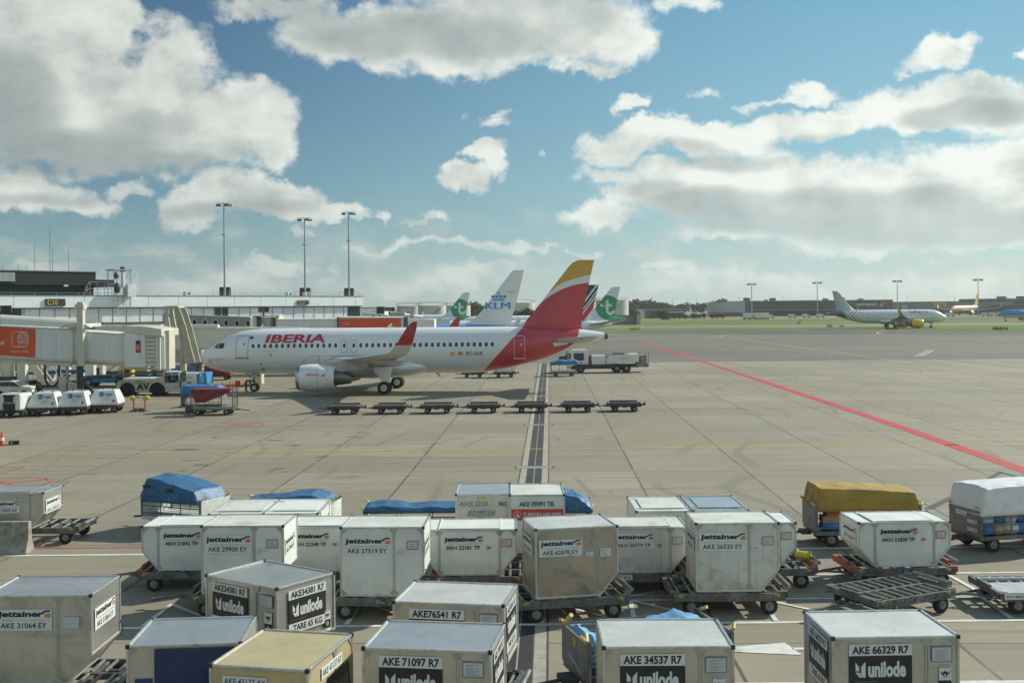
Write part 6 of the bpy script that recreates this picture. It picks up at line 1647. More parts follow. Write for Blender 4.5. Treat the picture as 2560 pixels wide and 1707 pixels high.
# lift column with tall posts
for px, yy, zt_ in ((212, -1.95, P(212, 762, 93)[1]), (182, 2.1, P(182, 766, 98)[1])):
    b = MB(); x = lx(px) if yy < 0 else lx(px)-.9
    b.box(x-.27, x+.27, yy-.25, yy+.25, 2.9, zt_); b.box(x-.38, x+.38, yy-.33, yy+.33, zt_-.35, zt_+.05); b.box(x-.25, x+.25, yy-.2, yy+.2, zt_+.05, zt_+.25); b.obj('lift_post', M_CREAM, jb, bevel=.03)
    b = MB(); b.box(x-.30, x+.10, yy-.2, yy+.2, 1.0, 3.2); b.obj('lift_ram', M_DSTL, jb)
b = MB(); x = lx(198); b.prism([(x-1.5, zf(xb)+2.85), (x+1.3, zf(xb)+2.85), (x+.6, zf(xb)+3.3), (x-.8, zf(xb)+3.25)], 'y', -1.9, -1.5); b.box(x-.6, x+.5, -2.0, 2.0, zf(xb)+2.9, zf(xb)+3.2); b.obj('saddle', M_CREAM, jb, bevel=.03)
b = MB(); b.box(lx(148), lx(167), -1.6, -.9, .7, 2.0); b.box(lx(172), lx(192), -1.6, -1.0, .7, 1.45); b.box(lx(193), lx(211), -2.0, -1.4, .75, 1.5); b.obj('bogie_box', M_CREAM, jb, bevel=.03)
b = MB(); b.box(lx(164), lx(170), -1.4, -1.2, 1.5, 3.6); b.obj('service_pole', M_GALV, jb)
for s in (-1, 1): wheel(jb, (lx(185), s*1.2, .5), .5, .4)
# hose loop
b = MB(); hx0 = lx(130)
pts = [(hx0-.62, -1.5, zf(xb)-.3)] + [(hx0-.62*math.cos(R(a)), -1.5, 2.15-1.0*math.sin(R(a))) for a in range(0, 181, 15)] + [(hx0+.62, -1.5, zf(xb)-.3)]
b.tube(pts, .10, 8); b.obj('hose_loop', M_BLKC, jb, smooth=60)
# advert
b = MB(); pa, pb = lx(-30), lx(91)
def zz(x, f): return zf(x)+.16+f*2.42
b.flat([(pa, -1.63, zz(pa, 0)), (pb-.08, -1.63, zz(pb, .0)), (pb, -1.63, zz(pb, 1)), (pa, -1.63, zz(pa, 1))], 0)
def sq(pts, r=.0): pass
cx_, cz_ = lx(50), zf(lx(50))+1.62
def outl(pts, w, mi=1, y=-1.642):
    for (a, c), (d, e) in zip(pts, pts[1:]):
        v = Vector((d-a, e-c)); 
        if v.length < 1e-6: continue
        n = Vector((-v.y, v.x)).normalized()*w/2; u = v.normalized()*w*.3
        b.flat([(a-u.x+n.x, y, c-u.y+n.y), (d+u.x+n.x, y, e+u.y+n.y), (d+u.x-n.x, y, e+u.y-n.y), (a-u.x-n.x, y, c-u.y-n.y)], mi)
rr = []
for ox, oz, a0 in ((.42, .36, 0), (-.42, .36, 90), (-.42, -.36, 180), (.42, -.36, 270)):
    rr += [(cx_+ox*1.0+.28*math.cos(R(a0+q)), cz_+oz*1.0+.28*math.sin(R(a0+q))) for q in range(0, 91, 15)]
outl(rr+[rr[0]], .05)
hx_, hz_ = cx_+.22, cz_+.02
mane = [(hx_+(.40+.05*(i % 2))*math.cos(R(a)), hz_+(.52+.05*(i % 2))*math.sin(R(a))) for i, a in enumerate(range(-60, 241, 12))]
outl(mane, .055)
face = [(hx_+.22*math.cos(R(a)), hz_-.02+.34*math.sin(R(a))) for a in range(0, 361, 20)]
outl(face, .05)
for s in (-1, 1):
    outl([(hx_+s*.20+.09*math.cos(R(a)), hz_+.30+.09*math.sin(R(a))) for a in range(0, 361, 40)], .035)
    outl([(hx_+s*.05, hz_+.08), (hx_+s*.15, hz_+.12)], .05); outl([(hx_+s*.06, hz_+.05), (hx_+s*.05, hz_-.15)], .04)
    outl([(hx_, hz_-.22), (hx_+s*.10, hz_-.26)], .04); outl([(hx_+s*.12, hz_-.18), (hx_+s*.34, hz_-.14)], .02); outl([(hx_+s*.12, hz_-.21), (hx_+s*.34, hz_-.24)], .02)
outl([(hx_-.06, hz_-.15), (hx_+.06, hz_-.15), (hx_, hz_-.22), (hx_-.06, hz_-.15)], .05)
outl([(cx_-.05, cz_-.62), (cx_+.02, cz_-.2)], .04)
b.text('do your thing', (cx_-.78, -1.645, zf(cx_)+.42), (1, 0, 0), (0, 0, 1), 1.5, .28, 1, bold=.0)
b.text('Nederland', (lx(9)-2.4, -1.645, zf(lx(0))+1.05), (1, 0, 0), (0, 0, 1), 2.4, .36, 1, bold=.01)
b.obj('advert_panel', [M_ORNG, M_ADW], jb)
# its gate sign "C10" cut by the left edge of the picture
gx_ = P(-6, 773, 93)[0]; gate_sign((gx_, 93.2, P(0, 773, 93)[1]), az_, 'C10', 'gate sign C10 on a post over the near jet bridge, cut by the left edge', w=2.2, h=.62, post=1.0)
# round support column and stair of the near bridge
sc = thing('bridge_support', (P(19, 920, 110)[0], 110), 0, 'round cream support column on a yellow and black striped plinth', 'support column')
b = MB(); b.cyl((0, 0, 1.2), (0, 0, 4.2), .62, n=24); b.cyl((0, 0, 2.9), (0, 0, 3.0), .66, n=24); b.obj('column', M_CREAM, sc, smooth=40)
b = MB(); b.box(1.1, 1.9, -.4, .4, 0, 3.6); b.obj('side_post', M_CREAM, sc, bevel=.04)
def stripes():
    m = bpy.data.materials.new('yellow_black_stripes'); m.use_nodes = True; t = NT(m.node_tree); q = t.n['Principled BSDF']
    x, y, z = t.xyz(t.new('ShaderNodeTexCoord').outputs['Object'])
    f = t.m('FRACT', t.m('MULTIPLY', t.m('ADD', x, z), .9)); t.l.new(t.mix(gt(t, f, .5), (.40, .28, .04), (.03, .03, .03)), q.inputs['Base Color']); q.inputs['Roughness'].default_value = .7; return m
b = MB(); b.box(-2.2, 2.4, -1.3, 1.3, 0, .75); b.obj('striped_plinth', stripes(), sc, bevel=.04)
b = MB(); b.cyl((0, 0, .75), (0, 0, 1.2), .85, n=16); b.obj('base_ring', M_DSTL, sc)
st_ = thing('bridge_stairs', (P(66, 930, 105)[0], 105), 0, 'cream steel stairs slanting down under the near jet bridge', 'stairs')
b = MB()
for yy in (-.5, .5): b.prism([(-.6, 3.9), (.2, 3.9), (2.3, 1.0), (3.3, 1.0), (3.3, .7), (1.7, .7)], 'y', yy-.06, yy+.06)
b.obj('stringer', M_CREAM, st_)
b = MB()
for i in range(10): b.box(-.3+i*.25, -.05+i*.25, -.45, .45, 3.65-i*.30, 3.70-i*.30)
b.obj('tread', M_DSTL, st_)
b = MB()
for yy in (-.5, .5): b.bar((.2, yy, 4.7), (3.0, yy, 1.9), .05); b.bar((3.0, yy, 1.9), (3.0, yy, .9), .05); b.bar((1.6, yy, 3.3), (1.6, yy, 2.0), .05)
b.obj('handrail', M_CREAM, st_)

# bridge C12: white tunnel toward the nose with a tall cream arch
A = Vector((-45, 128)); B = Vector((-25.5, 111)); 
a2 = thing('jet_bridge', (P(440, 850, 114)[0]-8, 115), R(-3), 'cream white jet bridge running behind the nose of the white and red airliner', 'jet bridge', 'jet bridges')
z_ = P(500, 874, 114)[1]
tunnel(a2, 21.5, z_+.2, z_-.05, 2.05, 2.8, M_TUNS, 'outer_tunnel', x0=0)
b = MB(); b.cyl((0, -1.0, z_+2.3), (12.6, -1.0, z_+2.25), .33, n=14); b.cyl((12.6, -1.0, z_+2.1), (21, -1.0, z_+2.0), .22, n=12); b.obj('roof_duct', M_TUNS, a2, smooth=40)
b = MB(); b.box(3.0, 6.9, -1.7, 1.5, z_-.4, z_+2.6); b.obj('cab', M_CREAM, a2, bevel=.05)
b = MB(); b.box(4.1, 5.3, -1.74, -1.70, z_-.2, z_+2.45); b.obj('orange_panel', M_ORNG, a2)
b = MB(); b.box(11, 20.5, -1.2, 1.2, z_-.75, z_-.2); b.obj('floor_beam', M_DSTL, a2)
b = MB(); b.box(6.0, 7.0, -.6, .6, 0, z_-.3); b.box(16, 16.8, -.5, .5, 0, z_-.4); b.obj('leg', M_CREAM, a2)
M_ARCH = mat('dull_cream_steel', (.40, .375, .285), .5, var=.1, scale=1.2, dirt_or_light=(.25, .22, .16), damt=.5, dscale=1.1)
ar = thing('bridge_arch', (P(455, 900, 108)[0], 108), 0, 'tall cream steel arch leaning over the bridge left of the airliner nose', 'steel arch')
def q_(px, py): x, z = P(px, py, 108); return (x-ar.location.x, z)
for yy in (-.9, .9):
    b = MB(); b.prism([q_(417, 770), q_(424, 766), q_(435, 826), q_(430, 830), q_(421, 826)], 'y', yy-.15, yy+.15); b.obj('left_leg', M_ARCH, ar)
b = MB(); b.prism([q_(417, 772), q_(419, 765), q_(452, 764), q_(455, 770)], 'y', -1.0, 1.0); b.obj('top_beam', M_ARCH, ar, bevel=.03)
b = MB(); b.prism([q_(444, 768), q_(454, 768), q_(470, 815), q_(493, 906), q_(463, 908), q_(459, 850)], 'y', -.95, -.85); b.obj('right_leg', M_ARCH, ar)
b = MB(); b.prism([q_(444, 768), q_(454, 768), q_(470, 815), q_(493, 906), q_(463, 908), q_(459, 850)], 'y', .85, .95); b.obj('right_leg', M_ARCH, ar)
b = MB(); 
for p, q in (((444, 768), (460, 850)), ((460, 850), (464, 907)), ((454, 768), (470, 815)), ((470, 815), (493, 906)), ((466, 870), (482, 868)), ((466, 888), (487, 886)), ((464, 905), (492, 905))):
    (x0, z0), (x1, z1) = q_(*p), q_(*q); b.bar((x0, -.98, z0), (x1, -.98, z1), .20, .16); b.bar((x0, .98, z0), (x1, .98, z1), .20, .16)
b.obj('leg_flange', M_ARCH, ar)
b = MB(); x, z = q_(459, 930); b.box(x-.25, x+.25, -.3, .3, 0, q_(459, 905)[1]); b.obj('base_post', M_ARCH, ar)
# grey fixed link with portholes, rotunda, far tunnel
A = Vector((P(456, 790, 143)[0], 143)); B = Vector((P(648, 800, 136)[0], 136)); an, LL = frame2(A, B)
lk = thing('link_bridge', (A.x, A.y), an, 'grey fixed walkway with a row of round portholes leading to the pier', 'walkway')
zb0, zb1 = 4.75, 4.55
b = MB(); b.loft([[(x, -1.5, z), (x, -1.5, zt2), (x, 1.5, zt2), (x, 1.5, z)] for x, z, zt2 in ((-2, zb0, 7.02), (LL, zb1, 6.62))]); b.obj('wall', M_GLNK, lk, bevel=.05)
b = MB(); b.bar((-2, -1.5, 7.06), (LL, -1.5, 6.66), .14, .10); b.obj('roof_edge', M_FASC, lk)
for i in range(8):
    t_ = .02+.137*i; x = LL*t_; z = 6.12-.25*t_
    b = MB(); b.cyl((x, -1.56, z), (x, -1.50, z), .36, n=20); w_ = b.obj('porthole', M_DGLS, lk)
    b = MB(); b.loft([[(x+r*math.cos(R(a)), yy, z+r*math.sin(R(a))) for a in range(0, 360, 18)] for r, yy in ((.36, -1.50), (.42, -1.60), (.34, -1.60))], caps=(False, False)); b.obj('porthole_rim', M_FASC, w_)
b = MB(); b.box(3, 3.8, -.4, .4, 0, zb0); b.box(LL-5, LL-4.2, -.4, .4, 0, zb1); b.obj('leg', M_CREAM, lk)
rt = thing('rotunda', (P(670, 800, 133)[0], 133), 0, 'cream framed rotunda with a curved grey metal wall, under the C12 sign', 'rotunda')
zr0, zr1 = P(670, 830, 133)[1], P(670, 793, 133)[1]
b = MB(); b.cyl((0, 0, zr0-1.5), (0, 0, zr1), 1.12, n=28); b.obj('drum', mat('grey_curved_metal', (.30, .34, .35), .35, .5, var=.1), rt, smooth=40)
b = MB(); b.box(-1.5, -1.1, -1.3, 1.3, zr0-1.5, zr1+.1); b.box(1.15, 1.6, -1.3, 1.3, zr0-1.5, zr1+.1); b.box(-1.55, 1.65, -1.35, 1.35, zr1+.1, zr1+.25); b.obj('frame', M_CREAM, rt, bevel=.03)
b = MB(); b.cyl((0, 0, 0), (0, 0, zr0-1.4), .5, n=16); b.obj('column', M_CREAM, rt, smooth=40)
gate_sign((P(658, 774, 131)[0], 131.2, P(658, 774, 131)[1]), 0, 'C12', 'gate sign C12 on a short post above the grey rotunda', w=1.25, h=.60, post=.55)
ft = thing('jet_bridge', (P(698, 810, 132)[0], 132), R(0), 'jet bridge with a long orange panel behind the white and red fuselage', 'jet bridge', 'jet bridges')
zt_ = P(780, 796, 132)[1]
l1 = P(850, 800, 132)[0]-ft.location.x; l2 = P(1012, 800, 132)[0]-ft.location.x
tunnel(ft, l1, zt_-2.6, zt_-2.6, 2.5, 2.6, M_TUNW, 'inner_tunnel', x0=0)
tunnel(ft, l2, zt_-2.75, zt_-2.85, 2.85, 3.0, M_TUNW, 'outer_tunnel', x0=l1)
b = MB(); b.flat([(l1+.15, -1.58, zt_-2.5), (l2-.3, -1.58, zt_-2.5), (l2-.3, -1.58, zt_-.05), (l1+.15, -1.58, zt_-.05)], 0)
b.text('ING.be', (l1+.6, -1.60, zt_-.75), (1, 0, 0), (0, 0, 1), .75, .22, 1) if 0 else b.text('think', (l1+.6, -1.60, zt_-.75), (1, 0, 0), (0, 0, 1), .75, .22, 1)
xx = l2-1.4
for a, c, d, e in ((xx-.5, zt_-1.0, xx+.5, zt_-.95), (xx-.5, zt_-1.9, xx-.45, zt_-1.0), (xx-.2, zt_-1.25, xx+.4, zt_-1.15), (xx-.2, zt_-1.9, xx-.1, zt_-1.2)): b.flat([(a, -1.60, c), (d, -1.60, c), (d, -1.60, e), (a, -1.60, e)], 1)
b.obj('advert_panel', [M_ORNG, M_ADW], ft)
b = MB(); b.box(l2, l2+.5, -1.6, 1.6, zt_-3, zt_+.1); b.box(l1-.1, l1+.1, -1.6, 1.6, zt_-3, zt_+.15); b.obj('end_frame', M_SEAM, ft)
b = MB(); b.box(l2+.5, l2+3.6, -1.8, 1.6, zt_-3.2, zt_-.2); b.obj('cab', M_TUNW, ft, bevel=.05)
b = MB(); b.box(l2-4, l2-3.4, -.5, .5, 0, zt_-2.8); b.box(4, 4.6, -.5, .5, 0, zt_-2.6); b.obj('leg', M_CREAM, ft)
# next gate farther along (C14)
n4 = thing('jet_bridge', (P(915, 800, 176)[0], 176), R(4), 'far white jet bridge with two arched windows and an orange stripe, by the C14 sign', 'jet bridge', 'jet bridges')
def q4(px, py): x, z = P(px, py, 176); return x-n4.location.x, z
(xa4, za4), (xb4, zb4) = q4(908, 780), q4(970, 788)
b = MB(); b.loft([[(x, -1.5, z-3.6), (x, -1.5, z), (x, 1.5, z), (x, 1.5, z-3.6)] for x, z in ((xa4, za4), (xb4, zb4))]); b.obj('link_wall', M_TUNS, n4)
for px in (934.5, 951):
    x, z = q4(px, 794)
    b = MB(); b.prism([(x-.26, z-.3)]+[(x-.26*math.cos(R(a)), z+.12+.26*math.sin(R(a))) for a in range(0, 181, 20)]+[(x+.26, z-.3)], 'y', -1.62, -1.52); b.obj('arched_window', M_DGLS, n4)
x0, z0 = q4(974, 782); x1, z1 = q4(1005, 797)
b = MB(); b.box(x0, x1, -1.9, 1.6, z1-2.5, z0); b.box(x0-.2, x1+.5, -2.0, 1.7, z0-.2, z0+.1); b.cyl(((x0+x1)/2, 0, 0), ((x0+x1)/2, 0, z1-2.4), .6); b.obj('rotunda', M_CREAM, n4, bevel=.05)
(xa5, za5), (xb5, zb5) = q4(1012, 786), q4(1058, 792)
b = MB(); b.loft([[(x, -2.4, z-2.3), (x, -2.4, z), (x, -.4, z+.2), (x, 1.2, z-2.3)] for x, z in ((xa5, za5), (xb5, zb5))]); b.obj('tunnel', M_TUNW, n4)
b = MB(); b.flat([(xa5+.3, -2.42, za5-1.0), (xb5-.1, -2.42, zb5-.75), (xb5-.1, -2.42, zb5-.45), (xa5+.3, -2.42, za5-.45)]); b.obj('orange_stripe', M_ORNG, n4)
for px, yt in ((1008, 772), (1030, 772)):
    x, z = q4(px, yt); b = MB(); b.box(x-.3, x+.3, -2.8, -2.3, 1, z); b.box(x-.4, x+.4, -2.9, -2.2, z-.4, z); b.obj('lift_post', M_CREAM, n4)
(x0, z0), (x1, z1) = q4(1030, 797), q4(1105, 800)
b = MB(); b.box(x0, x1, -2.6, 1, z0-3, z0); b.box(x1-1, x1+1.2, -2.8, 1, z0-3.3, z0+.0); b.obj('cab', M_TUNW, n4, bevel=.05)
gs = gate_sign((P(974, 773, 172)[0], 172, P(974, 773, 172)[1]), 0, 'C14', 'half black, half yellow sign C14 far behind the pier end', w=1.6, h=.62, post=1.5)
b = MB(); b.box(-2.0, -.85, -.1, .1, -.7, .42); b.obj('dark_board', M_SGNB, gs)
# white building with small lettering beyond the pier
wb = thing('white_building', (P(935, 790, 230)[0], 230), 0, 'low white building with small black lettering beyond the pier end', 'building')
x0, zz_ = P(910, 771, 230); x1 = P(962, 771, 230)[0]
b = MB(); b.box(x0-wb.location.x-8, x1-wb.location.x, 0, 12, 0, zz_); b.obj('wall', M_FASC, wb, bevel=.05)
b = MB(); b.box(-1.2, 2.4, -.05, 0, zz_-2.2, zz_-1.4); b.obj('window', M_DGLS, wb)
b = MB(); b.text('Lounge de Tuin', (-.2, -.02, zz_-.75), (1, 0, 0), (0, 0, 1), 2.0, .24); b.obj('lettering', M_BLKI, wb)
b = MB(); b.box(-3.5, 2.3, 1, 6, zz_+.002, zz_+.25); b.obj('roof', M_ROOF, wb)
# ================================================================== people
M_SKIN = mat('skin', (.40, .25, .18), .6)
M_NAVYC = mat('dark_work_clothes', (.030, .032, .045), .8, var=.2)
M_GREYC = mat('grey_work_jacket', (.12, .10, .095), .8, var=.2)
M_HIVIS = mat('yellow_hi_vis_cloth', (.55, .70, .05), .7, var=.1)
M_HAIR = mat('dark_hair', (.02, .015, .012), .7)
M_SHOE = mat('black_boots', (.015, .015, .015), .6)
def person(loc, rz, label, J, top, legs, vest=None, cap=None):
    """one continuous skinned body: J maps joint names to positions"""
    chain = [('pelvis', 'belly'), ('belly', 'chest'), ('chest', 'neck'), ('neck', 'head'), ('head', 'crown')]
    rad = dict(pelvis=.145, belly=.135, chest=.155, neck=.055, head=.10, crown=.085)
    for s in 'lr':
        chain += [('pelvis', 'hip'+s), ('hip'+s, 'knee'+s), ('knee'+s, 'ankle'+s), ('ankle'+s, 'toe'+s), ('chest', 'sho'+s), ('sho'+s, 'elb'+s), ('elb'+s, 'wri'+s), ('wri'+s, 'palm'+s)]
        rad.update({'hip'+s: .10, 'knee'+s: .065, 'ankle'+s: .045, 'toe'+s: .04, 'sho'+s: .07, 'elb'+s: .045, 'wri'+s: .030, 'palm'+s: .035})
        w, p = Vector(J['wri'+s]), Vector(J['palm'+s]); d = (p-w).normalized(); sx = d.cross(Vector((0, 1, 0)) if abs(d.y) < .8 else Vector((1, 0, 0))).normalized(); nn = d.cross(sx)
        for i, (off, ln) in enumerate(((-.030, .070), (-.010, .082), (.010, .078), (.030, .060), (.045, .045))):
            k = 'f%d%s' % (i, s); base = p+sx*off*(.8 if i < 4 else 1)
            J[k+'a'] = base+d*ln*.5*(1 if i < 4 else .4)+sx*(.02 if i == 4 else 0); J[k+'b'] = J[k+'a']+(d*.8+nn*.5)*ln*.5
            rad[k+'a'] = .010; rad[k+'b'] = .008; chain += [('palm'+s, k+'a'), (k+'a', k+'b')]
    names = list(rad); vs = [tuple(J[n]) for n in names]; ix = {n: i for i, n in enumerate(names)}
    me = bpy.data.meshes.new('body'); me.from_pydata(vs, [(ix[a], ix[b]) for a, b in chain], [])
    o = bpy.data.objects.new('tmp', me); COL.objects.link(o)
    md = o.modifiers.new('skin', 'SKIN'); md.use_smooth_shade = True
    for i, n in enumerate(names): me.skin_vertices[0].data[i].radius = (rad[n], rad[n]*(.8 if n in ('chest', 'belly') else 1))
    me.skin_vertices[0].data[ix['pelvis']].use_root = True
    o.modifiers.new('sub', 'SUBSURF').render_levels = 1; o.modifiers['sub'].levels = 1
    dg = bpy.context.evaluated_depsgraph_get(); m2 = bpy.data.meshes.new_from_object(o.evaluated_get(dg))
    bpy.data.objects.remove(o)
    m2.name = 'body'
    for q in (M_SKIN, top, legs, M_SHOE): m2.materials.append(q)
    zone = {}
    for n in names: zone[n] = 0 if n in ('neck', 'head', 'crown') or n.startswith('palm') or n[0] == 'f' else 3 if n[:3] in ('toe', 'ank') else 2 if n[:3] in ('hip', 'kne', 'pel') else 1
    segs = [(Vector(J[a]), Vector(J[b]), zone[a], zone[b]) for a, b in chain]
    for p in m2.polygons:
        c = p.center; best = (9, 0)
        for a, b, za, zb in segs:
            k = max(0, min(1, (c-a).dot(b-a)/max(1e-9, (b-a).length_squared))); d = (a+(b-a)*k-c).length
            if d < best[0]: best = (d, za if k < .5 else zb)
        p.material_index = best[1]; p.use_smooth = True
    r = thing('person', loc, rz, label, 'person')
    b = bpy.data.objects.new('body', m2); COL.objects.link(b); b.parent = r
    h = Vector(J['head']); up = (Vector(J['crown'])-h).normalized()
    mb = MB(); mb.ball(h+up*.05, (.112, .112, .10)); mb.obj('cap' if cap else 'hair', cap or M_HAIR, r, smooth=60)
    if vest:
        c, bl = Vector(J['chest']), Vector(J['belly']); sh = (Vector(J['shol'])-Vector(J['shor'])); sh.normalize(); ax = (c-bl).normalized(); fw = sh.cross(ax)
        rings = []
        for t, a, d in ((-.22, .185, .150), (.0, .185, .155), (.18, .20, .165), (.34, .205, .155), (.44, .13, .10)):
            q = bl+ax*t; rings.append([q+sh*a*math.cos(R(k))+fw*d*math.sin(R(k)) for k in range(0, 360, 24)])
        mb = MB(); mb.loft(rings, caps=(False, False)); mb.obj('hi_vis_vest', vest, r, smooth=60)
    return r
STAND = dict(pelvis=(0, 0, .95), belly=(0, 0, 1.12), chest=(0, .0, 1.36), neck=(0, 0, 1.52), head=(0, -.03, 1.64), crown=(0, -.02, 1.74),
    hipl=(.10, 0, .88), kneel=(.11, -.02, .50), anklel=(.11, .02, .09), toel=(.12, -.14, .04), hipr=(-.10, 0, .88), kneer=(-.11, -.03, .50), ankler=(-.12, .02, .09), toer=(-.13, -.14, .04),
    shol=(.18, 0, 1.42), elbl=(.25, .02, 1.15), wril=(.24, -.10, .92), palml=(.24, -.13, .84), shor=(-.18, 0, 1.42), elbr=(-.25, .02, 1.15), wrir=(-.24, -.10, .92), palmr=(-.24, -.13, .84))
def pose(**k): d = dict(STAND); d.update(k); return d
SIT = pose(pelvis=(0, 0, .52), belly=(0, .03, .70), chest=(0, .02, .95), neck=(0, 0, 1.1), head=(0, -.03, 1.22), crown=(0, -.02, 1.32), hipl=(.1, -.05, .48), kneel=(.12, -.45, .50), anklel=(.12, -.45, .10), toel=(.12, -.6, .05), hipr=(-.1, -.05, .48), kneer=(-.12, -.45, .50), ankler=(-.12, -.45, .10), toer=(-.12, -.6, .05),
    shol=(.18, 0, 1.0), elbl=(.24, -.15, .78), wril=(.16, -.38, .80), palml=(.12, -.44, .82), shor=(-.18, 0, 1.0), elbr=(-.24, -.15, .78), wrir=(-.16, -.38, .80), palmr=(-.12, -.44, .82))
# bending down at the nose wheel, seen from the side (facing +x)
def turn(d, a):
    c, s = math.cos(a), math.sin(a); return {k: (v[0]*c-v[1]*s, v[0]*s+v[1]*c, v[2]) for k, v in d.items()}
BEND = pose(pelvis=(0, .18, .85), belly=(0, .06, .98), chest=(0, -.22, 1.04), neck=(0, -.38, 1.02), head=(0, -.48, .96), crown=(0, -.56, .90),
    hipl=(.1, .16, .80), kneel=(.11, .06, .46), hipr=(-.1, .16, .80), kneer=(-.11, .10, .46), anklel=(.11, .10, .09), ankler=(-.12, .16, .09), toel=(.12, -.06, .04), toer=(-.13, .0, .04),
    shol=(.18, -.24, 1.04), elbl=(.20, -.30, .75), wril=(.16, -.42, .55), palml=(.15, -.46, .48), shor=(-.18, -.24, 1.04), elbr=(-.20, -.30, .75), wrir=(-.16, -.42, .55), palmr=(-.15, -.46, .48))
person((P(620, 960, 103.3)[0], 103.0), R(90), 'person in dark clothes bending over the towbar at the nose wheel', BEND, M_GREYC, M_NAVYC)
person((P(97, 980, 92)[0], 92.0), R(20), 'person in a dark jacket standing behind the white power units', pose(), M_NAVYC, M_NAVYC, vest=mat('dark_green_vest', (.03, .05, .02), .7))
person((P(308, 925, 124)[0], 124.0, .95), R(0), 'person in a yellow hi-vis vest standing beside the white conveyor', pose(), M_NAVYC, M_NAVYC, vest=M_HIVIS)
person((P(341, 925, 127)[0], 127.0, .9), R(30), 'person in dark clothes behind the yellow box on the loader', pose(), M_NAVYC, M_NAVYC)

# ================================================================== vehicles and ground equipment
M_VW = mat('white_vehicle_paint', (.66, .66, .62), .35, var=.05, coat=.3, dirt_or_light=(.36, .33, .27), damt=.35, dscale=1.4)
M_VWD = mat('dirty_white_vehicle_paint', (.56, .55, .50), .45, var=.08, dirt_or_light=(.25, .21, .16), damt=.65, dscale=1.3)
M_VB = mat('bright_blue_vehicle_paint', (.03, .24, .52), .4, var=.1, coat=.2, dirt_or_light=(.10, .16, .22), damt=.5, dscale=1.2)
M_VBD = mat('blue_loader_paint', (.025, .13, .30), .5, var=.2, dirt_or_light=(.08, .09, .10), damt=.6, dscale=1.2)
M_GLS = mat('vehicle_glass', (.05, .065, .075), .1, var=.2)
M_BLK = mat('black_vehicle_plastic', (.025, .025, .025), .6, var=.2)
M_VY = mat('yellow_equipment_paint', (.58, .40, .03), .5, var=.12, dirt_or_light=(.25, .2, .1), damt=.4)
M_REDP = mat('red_equipment_paint', (.45, .05, .05), .5, var=.1)
M_LAMP = mat('headlamp_glass', (.55, .57, .58), .15)
M_AMB = mat('orange_lamp_plastic', (.65, .20, .02), .4)

# white 7400 power units
def gpu(loc, rz, label):
    r = thing('ground_power_unit', loc, rz, label, 'power unit', 'white ground power units')
    b = MB(); b.box(-1.03, 1.03, -.85, 1.5, .38, .62); b.obj('chassis', M_STLD, r, bevel=.03)
    b = MB(); b.loft([[(-1.05, -.9, .60), (1.05, -.9, .60), (1.05, 1.6, .60), (-1.05, 1.6, .60)], [(-1.05, -.9, .78), (1.05, -.9, .78), (1.05, 1.6, .78), (-1.05, 1.6, .78)], [(-.74, -.42, 1.60), (.74, -.42, 1.60), (.74, 1.35, 1.60), (-.74, 1.35, 1.60)], [(-.68, -.36, 1.66), (.68, -.36, 1.66), (.68, 1.3, 1.66), (-.68, 1.3, 1.66)]]); b.obj('hood', M_VW, r, bevel=.05)
    b = MB()
    sl = lambda z: -.9+.48*(z-.78)/.82-.012
    def q(x0, x1, z0, z1, mi): b.flat([(x0, sl(z0), z0), (x1, sl(z0), z0), (x1, sl(z1), z1), (x0, sl(z1), z1)], mi)
    q(-.36, -.06, 1.22, 1.52, 0); q(-.30, -.18, 1.30, 1.40, 1)
    vs, fs, _ = text_geo('7400', .02, 0.0); b.add([(.0+a*.56, sl(1.24+c*.2)-.004, 1.24+c*.2) for a, c in vs], fs, 2)
    q(-.12, .40, 1.13, 1.155, 3); q(-.06, .34, 1.04, 1.07, 3); q(-.16, .38, .96, .985, 3)
    for s_, c_ in ((-.72, 1), (.70, 4)):
        b.flat([(s_+.09*math.cos(R(k)), sl(.9+.09*math.sin(R(k)))-.003, .9+.09*math.sin(R(k))) for k in range(0, 360, 30)], c_)
    b.obj('decal', [mat('dark_blue_decal', (.04, .10, .24), .5), M_PLATE, mat('slate_decal_ink', (.08, .10, .13), .5), M_GOLDI, M_IBR], r)
    b = MB()
    for s in (-1, 1): b.bar((s*.62, -.80, .80), (s*.44, -.40, 1.58), .05)
    b.obj('hood_ridge', M_VW, r)
    b = MB(); b.cyl((.45, .2, 1.66), (.45, .2, 1.74), .05, n=8); b.cyl((-.3, .5, 1.66), (-.3, .5, 1.76), .04, n=8); b.obj('roof_knob', M_BLK, r)
    for x in (-.72, .72):
        for y in (-.55, 1.1): wheel(r, (x, y, .27), .27, .2)
    b = MB(); b.bar((0, -.85, .40), (.25, -1.45, .22), .07); b.cyl((.25, -1.5, .16), (.25, -1.5, .26), .08, n=10); b.box(-.35, .35, -.95, -.8, .28, .46); b.obj('drawbar', M_STLD, r)
    return r
g1 = gpu((P(115, 1000, 81.5)[0], 81.4), R(8), 'white sloped power unit marked 7400, left of the three')
dup(g1, (P(188, 1000, 82)[0], 82.0), R(8), 'white sloped power unit marked 7400, middle of the three')
dup(g1, (P(264, 1000, 83.3)[0], 83.4), R(8), 'white sloped power unit marked 7400, right of the three')
r = thing('ground_power_unit', (P(36, 1000, 80.3)[0], 80.2), R(-4), 'black fronted white power unit beside the row of white units, far left', 'power unit')
b = MB(); b.box(-.78, .78, -.6, 1.2, .50, 1.70); b.obj('cabinet', M_VW, r, bevel=.12)
b = MB(); b.box(-.50, .42, -.63, -.595, .42, 1.62); b.obj('front_grille', M_BLK, r, bevel=.02)
b = MB(); b.box(-.48, -.40, -.66, -.63, 1.05, 1.5); b.box(.32, .40, -.66, -.63, 1.05, 1.5); b.obj('handle', M_VW, r)
